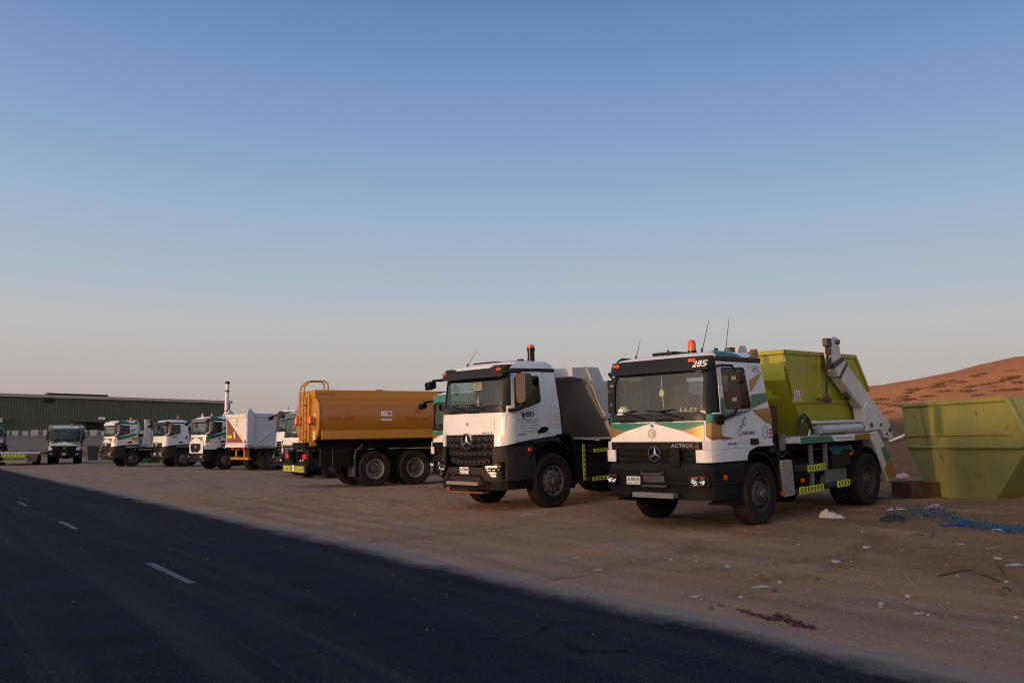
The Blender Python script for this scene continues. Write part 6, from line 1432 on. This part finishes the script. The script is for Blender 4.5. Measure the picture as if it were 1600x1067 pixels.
# ------------------------------------------------------------------ skip standing on the sand
def ground_skip():
    a = R(14); ux = Vector((math.sin(a)*1.0, -math.cos(a), 0)); l = Vector((-math.cos(a), -math.sin(a), 0))   # x towards the camera, near side faces the sun
    o = Vector((9.15, 20.45, 0)); z = H(9.8, 19.0)-.02; o.z = z
    n = Vector((0, 0, 1)); m = Matrix.Identity(4)
    for i, c in enumerate((ux, -l, n)):
        for j in range(3): m[j][i] = c[j]
    m = Matrix.Translation(o-l*.9) @ m
    s = skip('skip', 'weathered yellow green skip streaked with rust standing on the sand at the right edge', 'oldlime', dict(ledge=.53, fi=.05, fz=.60, b0=.62, b1=2.5, rt=3.12, rm=0, tap=.14), 3.62, 2.08, 1.9, matrix=m, group=None)
    side = [c for c in s.children if c.name.startswith('side_panel')][0]
    rust = simple('rust_line', (.24, .10, .025), .9); q = TB(); y = .972
    r2 = random.Random(3)
    for i in range(26):
        z0 = 2.02-.9*i/26; z1 = 2.02-.9*(i+1)/26; x = .62+.008*i; w = .006+.014*r2.random()*(1 if i < 14 else .6); q.add([(x-w, y, z0), (x+w, y, z0), (x+w*.9+.008, y, z1), (x-w*.8+.008, y, z1)], [(0, 1, 2, 3)])
    for i in range(60):
        x = .04+3.0*i/60; w = .003+.007*r2.random(); q.add([(x, y, 1.34-w), (x+.05, y, 1.34-w), (x+.05, y, 1.34+w), (x, y, 1.34+w)], [(0, 1, 2, 3)])
    for x, z in ((.42, 1.78), (2.28, 1.80)): q.add([(x-.02, y, z), (x+.02, y, z-.05), (x+.025, y, z), (x, y, z+.06)], [(0, 1, 2, 3)])
    q.build('rust_streak', rust, side, smooth=False)
    q = TB(); q.box(.04, 3.2, .95, .965, 1.335, 1.345); q.build('seam', 'oldlime', side)
ground_skip()

# ------------------------------------------------------------------ low trailer, bin, crate and litter
def gz(x, y, dz=0.0): return (x, y, HF(x, y)+dz)
def at(px, py):
    """ground point that the photograph shows at a pixel, found once while laying the litter out"""
    a = (px-800)/1366.0; th = math.atan((698-533.5)/1366); b = (533.5-py)/1366.0
    d = Vector((a, math.cos(th)-b*math.sin(th), math.sin(th)+b*math.cos(th))); k = 4.0
    while k < 140 and CAM_Z+d.z*k > HF(d.x*k, d.y*k): k += .3
    lo, hi = k-.3, k
    for _ in range(10):
        k = (lo+hi)/2
        if CAM_Z+d.z*k > HF(d.x*k, d.y*k): lo = k
        else: hi = k
    return (d.x*k, d.y*k)
def trailer():
    r = empty('low_trailer', (-38.2, 67.6, 0), R(20)); tag(r, 'low flat trailer with yellow marked tail, parked at the far left edge', 'trailer')
    q = MB(); q.box(-1.75, 1.75, 0, 9, .86, 1.02); q.box(-.5, .5, .3, 9, .55, .86); q.build('deck', 'mgrey', r, bevel=.02)
    q = MB(); q.box(-1.78, 1.78, -.06, .0, .88, 1.04); tr = q.build('tail_rail', 'body', r, bevel=.015)
    q = MB(); q.box(-.85, .85, -.10, -.02, .62, .86); q.box(-.85, .85, -.10, -.02, .28, .36); q.build('marker_board', 'yellow', tr)
    q = MB(); 
    for z in (.64, .29):
        for i in range(7): x = -.78+i*.24; h = .19 if z > .5 else .06; q.add([(x, -.104, z), (x+.06, -.104, z), (x+.14, -.104, z+h), (x+.08, -.104, z+h)], [(0, 1, 2, 3)])
    q.build('stripe', 'blackprint', tr, smooth=False)
    q = MB(); q.box(-.7, .7, -.07, -.02, .38, .60); q.build('lamp_board', 'mgrey', tr)
    for sx in (-1, 1):
        q = MB(); q.prism([(sx*.9, .9), (sx*1.72, .9), (sx*1.55, .30), (sx*.95, .22)], 'y', -.08, -.02); q.build('loading_ramp', 'dsteel', r, bevel=.01)
        q = MB(); q.box(sx*1.15, sx*1.35, -.10, -.085, .66, .76); q.build('tail_light', 'red', tr)
        for yy in (1.5, 2.9):
            q = MB(); q.lathe([(.22, -.14), (.40, -.14), (.43, -.11), (.43, .11), (.40, .14), (.22, .14)], axis='x', n=24); w = q.build('wheel', 'rubber', r, loc=(sx*1.25, yy, .42)); MB().cyl((-.1, 0, 0), (.1, 0, 0), .23, n=18).build('rim', 'steel', w)
    for x in (-1.2, -.2, .9): MB().box(x, x+.25, .4, .8, 1.02, 1.22).build('tie_block', 'bluep' if x > 0 else 'mgrey', r, bevel=.02)
trailer()
def bin_():
    r = empty('blue_bin', (-41.6, 87.5, H(-41.6, 87.5)), .2); tag(r, 'dark blue plastic bin standing in front of the yard wall between two trucks', 'bin')
    m = paint('blue_plastic', (.012, .022, .05), .5, dust=.05, low=.1, coat=0, spec=.2)
    q = MB(); q.grid([[(sx*w, sy*w*.8, z) for sx, sy in ((-1, -1), (1, -1), (1, 1), (-1, 1))] for w, z in ((.36, .05), (.42, .8), (.47, 1.35))], close=True); q.build('bin_body', m, r, bevel=.02, ang=20)
    MB().box(-.50, .50, -.42, .42, 1.355, 1.47).build('lid', m, r, bevel=.03)
bin_()
def crate():
    x, y = at(1437, 778); x += .15; y += .35
    r = empty('crate', gz(x, y), R(14)); tag(r, 'dark red open topped metal box lying by the rusty skip', 'box')
    m = paint('dark_red_paint', (.055, .012, .010), .5, dust=.12, low=.1, coat=.1, rust=.5)
    q = MB(); w, d, h = .44, .35, .30
    for a in ((-w, w, -d, -d+.02, 0, h), (-w, w, d-.02, d, 0, h), (-w, -w+.02, -d+.021, d-.021, 0, h), (w-.02, w, -d+.021, d-.021, 0, h)): q.box(*a)
    q.build('side_board', m, r, bevel=.006); MB().box(-w+.025, w-.025, -d+.025, d-.025, .02, .20).build('base_plate', 'dsteel', r); MB().box(-w-.02, w+.02, -d-.02, -d+.03, h+.003, h+.03).box(-w-.02, w+.02, d-.03, d+.02, h+.003, h+.03).build('top_rail', m, r, bevel=.006)
crate()
def crumple(name, label, cat, px, py, w, d, h, m, seed, nx=16, flat=.0, group=None, rz=0.0, lumps=None):
    """crumpled sheet lying on the ground"""
    x, y = at(px, py); q = MB(); r = random.Random(seed); rows = []; top = []
    for i in range(nx+1):
        row = []
        for j in range(nx+1):
            u, v = i/nx*2-1, j/nx*2-1; k = max(abs(u), abs(v)); rr = math.hypot(u, v) or 1; s = k/rr
            wob = 1+.8*float(fbm(u*1.4+seed*1.7, v*1.4, seed, 3))
            X, Y = u*s*w*wob, v*s*d*wob; e = max(0, 1-k**3)
            z0 = .28+.72*float(vnoise(u*1.3+seed*2.1, v*1.1+seed, seed+2))
            z = e*h*(z0*.7+1.1*abs(float(fbm(u*1.9+seed, v*1.9, seed+5, 3))))
            if lumps:
                z = max([0]+[hh*math.sqrt(max(0, 1-((u*s-cx)/ra)**2-((v*s-cy)/rb)**2)) for cx, cy, ra, rb, hh in lumps])*(.75+.9*abs(float(fbm(u*2.4+seed, v*2.4, seed+5, 3))))+.012*float(vnoise(u*6, v*6, seed))*e
            wx = x+X*math.cos(rz)-Y*math.sin(rz); wy = y+X*math.sin(rz)+Y*math.cos(rz); row.append((X, Y, HF(wx, wy)-HF(x, y)+z+.006))
        rows.append(row)
    q.grid(rows); o = q.build(name, m, None, ang=50, solid=.004, loc=gz(x, y)); o.rotation_euler = (0, 0, rz); tag(o, label, cat, group); return o
bagm = simple('white_plastic', (.40, .38, .345), .5); blk = simple('black_sheet', (.022, .021, .020), .7); blu = simple('blue_sheet', (.006, .025, .13), .55); pink = simple('faded_rag', (.33, .25, .26), .9); whr = simple('dirty_white_rag', (.40, .36, .33), .9)
crumple('plastic_bag', 'crumpled white plastic bag on the sand beside the skip loader truck', 'bag', 1300, 808, .22, .14, .17, bagm, 3, 30, lumps=((-.5, .1, .42, .6, .16), (-.05, -.1, .45, .5, .10), (.45, 0, .5, .45, .065)))
crumple('black_sheet', 'torn black plastic sheet at the left end of the blue scraps', 'sheet', 1398, 812, .24, .16, .13, blk, 8)
crumple('blue_sheet', 'flat dark blue plastic sheet lying among the turquoise scraps', 'sheet', 1497, 821, .30, .14, .05, blu, 12)
crumple('rag', 'pinkish grey rag heaped on top of the turquoise scraps', 'rag', 1458, 794, .17, .08, .12, pink, 15)
crumple('rag', 'dirty white rag at the upper left of the turquoise scraps', 'rag', 1402, 796, .20, .07, .07, whr, 19)
crumple('bag_scrap', 'pale blue and white bag scrap at the right end of the turquoise scraps', 'bag', 1560, 829, .10, .06, .05, simple('pale_blue_plastic', (.25, .42, .52), .5), 23)
crumple('black_sheet', 'black torn sheeting lying flat behind the rear wheel of the skip loader truck', 'sheet', 1385, 779, .42, .22, .05, blk, 27)
crumple('rag', 'grey white rubbish lying behind the outrigger of the skip loader truck', 'rubbish', 1408, 744, .25, .2, .12, whr, 31)
def scraps():
    q = MB(); r = random.Random(11); path = [(1388, 806), (1430, 800), (1470, 806), (1510, 818), (1555, 826), (1600, 830)]; cols = 0
    for i in range(1150):
        t = r.random()**.8*4.98; k = int(t); f = t-k; px = path[k][0]*(1-f)+path[k+1][0]*f; py = path[k][1]*(1-f)+path[k+1][1]*f
        wdt = (9 if t < 2.4 else 4.5); px += r.gauss(0, 8); py += max(-13, min(12, r.gauss(0, wdt*.75)))
        x, y = at(px, py); z = HF(x, y)+.01+.07*r.random()*(1 if t < 2.4 else .35); s = r.uniform(.012, .034); a = r.uniform(0, 6.3); b = r.uniform(-.5, .5)
        ca, sa = math.cos(a)*s, math.sin(a)*s; w = r.uniform(.4, 1.0); v = [(x+ca, y+sa, z+b*s), (x-sa*w, y+ca*w, z), (x-ca, y-sa, z-b*s), (x+sa*w, y-ca*w, z)]
        q.add([(p[0], p[1], p[2]-.003) for p in v]+[(p[0], p[1], p[2]+.003) for p in v], [(0, 1, 2, 3), (4, 5, 6, 7), (0, 1, 5, 4), (1, 2, 6, 5), (2, 3, 7, 6), (3, 0, 4, 7)], r.choice((0, 0, 0, 1, 1, 2, 3)))
    ms = [simple('turquoise_scrap', (.010, .11, .155), .5), simple('blue_scrap', (.006, .033, .14), .5), simple('green_scrap', (.01, .12, .08), .5), simple('pale_scrap', (.10, .19, .22), .5)]
    tag(q.build('plastic_scraps', ms, None, smooth=False), 'spill of small turquoise and blue plastic scraps across the sand', 'scraps', None, 'stuff')
scraps()
def litter():
    r = random.Random(5)
    # single pieces that the photograph lets one point to
    def flake(name, label, cat, px, py, w, d, m, rz=0.0, lift=.02, group=None, seed=1):
        return crumple(name, label, cat, px, py, w, d, lift*.75, m, seed, 11, 0, group, rz)
    pale = simple('pale_paper', (.30, .285, .26), .8); clear = simple('clear_plastic', (.32, .32, .31), .3)
    flake('cup', 'squashed clear plastic cup on the sand right of the tyre tracks', 'cup', 1307, 878, .07, .045, clear, .4, .04, None, 4)
    flake('flattened_bottle', 'long flattened pale bottle near the right edge of the sand', 'bottle', 1585, 884, .11, .04, clear, .1, .05, None, 7)
    flake('card_scrap', 'greenish white scrap of card near the road at the lower right', 'card', 1436, 959, .055, .03, simple('green_card', (.33, .36, .25), .8), .2, .02, None, 9)
    flake('paper_scrap', 'dark edged crushed carton lying on the grey shoulder', 'carton', 935, 892, .085, .03, simple('carton', (.26, .23, .21), .8), -.3, .035, None, 12)
    flake('paper_scrap', 'white scrap of paper lying flat left of the crushed carton', 'paper', 902, 871, .07, .04, pale, .2, .02, None, 13)
    flake('foil_scrap', 'shiny grey foil scrap on the dusty road shoulder', 'foil', 1088, 933, .055, .03, clear, .5, .03, None, 15)
    flake('paper_scrap', 'pale bunched paper on the sand below the tyre tracks', 'paper', 1190, 918, .11, .05, pale, .2, .045, None, 18)
    flake('paper_scrap', 'small bunched white paper just below the curved tyre tracks', 'paper', 1137, 886, .055, .04, pale, .9, .05, None, 21)
    flake('paper_scrap', 'curled tan paper on the sand above the clear cup', 'paper', 1354, 855, .08, .045, simple('tan_paper', (.42, .33, .25), .8), .6, .04, None, 24)
    flake('paper_scrap', 'white knot of plastic near the flattened bottle', 'plastic', 1560, 873, .06, .05, pale, .6, .06, None, 26)
    flake('paper_scrap', 'thin white strip of card on the open sand', 'card', 1360, 919, .07, .012, pale, .1, .012, None, 28)
    flake('foil_scrap', 'pale grey lid lying on the sand below the blue scraps', 'lid', 1502, 851, .06, .03, clear, 0, .02, None, 33)
    flake('plastic_scrap', 'pale blue grey sheet on the sand in front of the white tipper', 'plastic', 830, 804, .22, .06, simple('grey_film', (.34, .36, .40), .5), .1, .015, None, 36)
    # dark red rag torn along the shoulder
    q = MB(); rr = random.Random(2); redm = simple('dark_red_cloth', (.075, .012, .018), .9)
    pts = [(1158, 954), (1180, 962), (1200, 968), (1222, 968), (1240, 974), (1256, 979), (1272, 984)]
    for i in range(170):
        t = rr.random()*5.99; k = int(t); f = t-k; px = pts[k][0]*(1-f)+pts[k+1][0]*f+rr.gauss(0, 3); py = pts[k][1]*(1-f)+pts[k+1][1]*f+rr.gauss(0, 1.0+(1.3 if 2 < t < 5 else 0)); x, y = at(px, py); z = HF(x, y)+.006+.012*rr.random(); s = rr.uniform(.006, .016); a = rr.uniform(0, 6.3)
        v = [(x+s*math.cos(a+b), y+s*math.sin(a+b)*.8, z+rr.uniform(0, .008)) for b in (0, 1.5, 3.1, 4.6)]; q.add([(p[0], p[1], p[2]-.004) for p in v]+[(p[0], p[1], p[2]+.003) for p in v], [(0, 1, 2, 3), (4, 5, 6, 7), (0, 1, 5, 4), (1, 2, 6, 5), (2, 3, 7, 6), (3, 0, 4, 7)])
    x, y = at(1222, 967); z = HF(x, y)
    q.grid([[(x+.10*(i/8-.5)*1.4, y+.05*(j/6-.5), z+.01+.035*float(vnoise(i*.9, j*.9, 4))) for i in range(9)] for j in range(7)])
    tag(q.build('torn_rag', redm, None), 'dark red torn rag strung along the dusty shoulder', 'rag')
    # sticks and strips
    def stick(name, label, cat, p0, p1, rad, m, bend=.008, group=None):
        rad *= .65
        a = at(*p0); b = at(*p1); q = MB(); pts = []
        for i in range(6):
            t = i/5; x = a[0]*(1-t)+b[0]*t; y = a[1]*(1-t)+b[1]*t; pts.append((x, y, HF(x, y)+rad+bend*math.sin(t*math.pi)))
        q.tube(pts, rad, 6); tag(q.build(name, m, None), label, cat, group)
    dkw = simple('dark_wood', (.035, .028, .022), .9); palew = simple('pale_wood', (.40, .34, .27), .8)
    stick('stick', 'dark thin stick, long and lying left of the two crossed sticks', 'stick', (1467, 900), (1517, 891), .010, dkw); stick('stick', 'dark thin stick sloping down to the right of the long stick', 'stick', (1530, 896), (1562, 909), .009, dkw)
    stick('stick', 'dark thin stick standing steep in view under the flattened bottle', 'stick', (1555, 878), (1570, 899), .008, dkw); stick('stick', 'pale curved twig on the open sand below the tan paper', 'stick', (1416, 900), (1426, 912), .008, palew)
    stick('stick', 'pale strip of wood on the sand below the pale grey lid', 'stick', (1541, 859), (1560, 856), .010, palew); stick('stick', 'short brown stick at the lower right of the sand', 'stick', (1566, 918), (1580, 923), .010, dkw)
    stick('cable_scrap', 'black bent strip of cable below the blue scraps', 'cable', (1424, 836), (1444, 837), .010, blk, .01); stick('cable_scrap', 'black upright hook of cable below the blue scraps', 'cable', (1455, 842), (1460, 834), .011, blk, .05)
    # white bar on the bank
    a = Vector(at(1391, 691)+(0,)); a.z = HF(a.x, a.y)+.05; b = Vector(at(1412, 683)+(0,)); 
    q = MB(); d = Vector((.86, .2, .30)); q.prism([(-.07, -.03), (.07, -.03), (.07, .03), (-.07, .03)], 'x', 0, .78); o = q.build('white_plank', 'offwhite', None, bevel=.008); o.location = a; o.rotation_euler = d.to_track_quat('X', 'Z').to_euler(); tag(o, 'white plank leaning on the spoil bank behind the skip loader truck', 'plank')
    # stones
    st = [simple('pale_stone', (.40, .33, .27), .9), simple('brown_stone', (.22, .15, .11), .9), simple('dark_stone', (.09, .07, .06), .9)]
    def stone_mesh(seed, m):
        rg = random.Random(seed); bm = bmesh.new(); bmesh.ops.create_icosphere(bm, subdivisions=1, radius=1)
        for v in bm.verts: v.co *= rg.uniform(.72, 1.1); v.co.z *= .62
        me = bpy.data.meshes.new('stone'); bm.to_mesh(me); bm.free(); me.materials.append(m); return me
    sm = [stone_mesh(i, st[i % 3]) for i in range(9)]
    for i in range(46):
        px = r.uniform(1010, 1598); py = r.uniform(828, 985)
        x, y = at(px, py)
        if edge_d(x, y) < .5: continue
        s = r.uniform(.018, .038); kk = i % 9
        o = link('stone', sm[kk], None, gz(x, y, s*.2), (0, 0, r.uniform(0, 6))); o.scale = (s, s*r.uniform(.7, 1), s)
        tag(o, 'fist sized stone lying loose on the sand between the trucks and the road', 'stone', 'loose stones on the sand')
    q = MB(); ico = [(v.co.copy()) for v in sm[0].vertices]; fcs = [tuple(p.vertices) for p in sm[0].polygons]
    tet = [(0, 0, .8), (.9, 0, -.2), (-.5, .8, -.2), (-.5, -.8, -.2), (.1, .1, -.5)]; tf = [(0, 1, 2), (0, 2, 3), (0, 3, 1), (1, 4, 2), (2, 4, 3), (3, 4, 1)]
    n = 0
    while n < 4200:
        y = 4.5+30*r.random()**1.6; x = r.uniform(-.62, .64)*y*1.0
        d = edge_d(x, y)
        if d < .12 or (d < .9 and r.random() < .4) or (x < .1*y and r.random() < .45): continue
        z = HF(x, y); s = r.uniform(.003, .010)*(1+y*.03); a = r.uniform(0, 6.3); ca, sa = math.cos(a), math.sin(a); e = r.uniform(.6, 1)
        q.add([(x+s*(p[0]*ca-p[1]*sa*e), y+s*(p[0]*sa+p[1]*ca*e), z+s*.5+s*p[2]*.7) for p in tet], tf, r.choice((0, 0, 1, 1, 1, 1, 2, 2, 3))); n += 1
    tag(q.build('gravel', st+[simple('light_chip', (.36, .30, .245), .8)], None, smooth=False), 'loose gravel and chips scattered over the sandy yard', 'gravel', None, 'stuff')
    # a few crumbs on the asphalt
    q = MB()
    for i in range(260):
        t = r.uniform(-3, 30); d = -r.random()**1.5*4.5; x, y, _ = road_pt(t, d, 0); s = r.uniform(.004, .012); a = r.uniform(0, 6.3); ca, sa = math.cos(a), math.sin(a)
        q.add([(x+s*(p[0]*ca-p[1]*sa), y+s*(p[0]*sa+p[1]*ca), .006+s*.4+s*p[2]*.6) for p in tet], tf, r.choice((0, 1, 2, 2)))
    tag(q.build('road_grit', st, None, smooth=False), 'small stones and grit scattered on the asphalt', 'grit', None, 'stuff')
litter()

# ------------------------------------------------------------------ scrub on the dune, weeds by the wall
def tuft_mesh(seed, n, m, h=.5, w=.8):
    q = MB(); r = random.Random(seed)
    for i in range(n):
        a = r.uniform(0, 6.3); rr = w*r.random()**.6; x, y = rr*math.cos(a), rr*math.sin(a)*.8; L = h*r.uniform(.5, 1.1)*(1.05-rr/w*.55); t = r.uniform(.2, .9); dx, dy = math.cos(a)*L*t, math.sin(a)*L*t; b = r.uniform(.012, .03); px, py = -math.sin(a)*b, math.cos(a)*b
        q.add([(x-px, y-py, -.03), (x+px, y+py, -.03), (x+dx*.5+px*.7, y+dy*.5+py*.7, L*.65), (x+dx*.5-px*.7, y+dy*.5-py*.7, L*.65), (x+dx, y+dy, L*.95)], [(0, 1, 2, 3), (3, 2, 4)], 0 if r.random() < .6 else 1)
    o = q.build('scrub_tuft', m, None, smooth=False); me = o.data; bpy.data.objects.remove(o); return me
def scrub():
    ms = [simple('dry_scrub', (.15, .095, .045), .9), simple('olive_scrub', (.085, .072, .032), .9)]
    meshes = [tuft_mesh(i, 150, ms, .42, .95) for i in range(5)]; r = random.Random(4); n = 0
    spots = [(1385, 632), (1372, 640), (1398, 634), (1412, 622), (1420, 616), (1432, 612), (1462, 606), (1472, 602), (1480, 604), (1492, 598), (1505, 600), (1452, 620), (1441, 626), (1520, 606), (1525, 590), (1545, 602), (1558, 606), (1565, 600), (1575, 596), (1585, 594), (1592, 590), (1598, 600), (1532, 618), (1512, 612), (1378, 648), (1390, 645), (1585, 582), (1540, 586), (1405, 628), (1425, 626), (1478, 612), (1570, 612), (1590, 612), (1367, 632), (1382, 626)]
    for px, py in spots:
        k = (px-800)/1366.0; best = None
        for Y in np.arange(30, 150, .5):                # first ground point met along that bearing at or above that height
            X = k*Y; zz = CAM_Z+(698-py)*Y/1366; 
            if HF(X, Y) >= zz: best = (X, Y); break
        if not best:
            Ys = np.arange(40, 120, .5); e = [(HF(k*Y, Y)-CAM_Z)/Y for Y in Ys]; Y = float(Ys[int(np.argmax(e))]); best = (k*Y, Y)
        X, Y = best; s = r.uniform(.5, 1.05)*(Y/62)
        o = link('scrub_tuft', r.choice(meshes), None, (X, Y, HF(X, Y)-.03), (0, 0, r.uniform(0, 6))); o.scale = (s*r.uniform(.8, 1.3), s, s*r.uniform(.4, .8))
        tag(o, 'low dry scrub tuft growing on the orange dune behind the skips', 'scrub', 'scrub tufts on the dune')
    q = MB(); ms2 = [simple('dry_weed', (.22, .13, .055), .9), simple('olive_weed', (.08, .075, .03), .9)]
    for i in range(2600):
        x = r.uniform(-66, -38); y = 104+.1*(x+50)+r.gauss(0, 4); z = HF(x, y)
        if z < .12: continue
        L = r.uniform(.15, .45); a = r.uniform(0, 6.3); b = .05; q.add([(x-b, y, z-.02), (x+b, y, z-.02), (x+math.cos(a)*L*.5, y+math.sin(a)*L*.5, z+L)], [(0, 1, 2)], r.choice((0, 0, 1)))
    tag(q.build('weeds', ms2, None, smooth=False), 'dry brown weeds on the earth mounds in front of the yard wall', 'weeds', None, 'stuff')
    q = MB(); gm = [simple('bright_grass', (.045, .13, .02), .8)]
    for i in range(1500):
        x = r.uniform(-33.0, -31.3); y = r.uniform(75.5, 78.5); z = HF(x, y); L = r.uniform(.25, .5); a = r.uniform(0, 6.3); q.add([(x-.03, y, z-.02), (x+.03, y, z-.02), (x+math.cos(a)*L*.3, y+math.sin(a)*L*.3, z+L)], [(0, 1, 2)])
    tag(q.build('grass', gm, None, smooth=False), 'small patch of bright green grass seen between two far trucks', 'grass', None, 'stuff')
scrub()
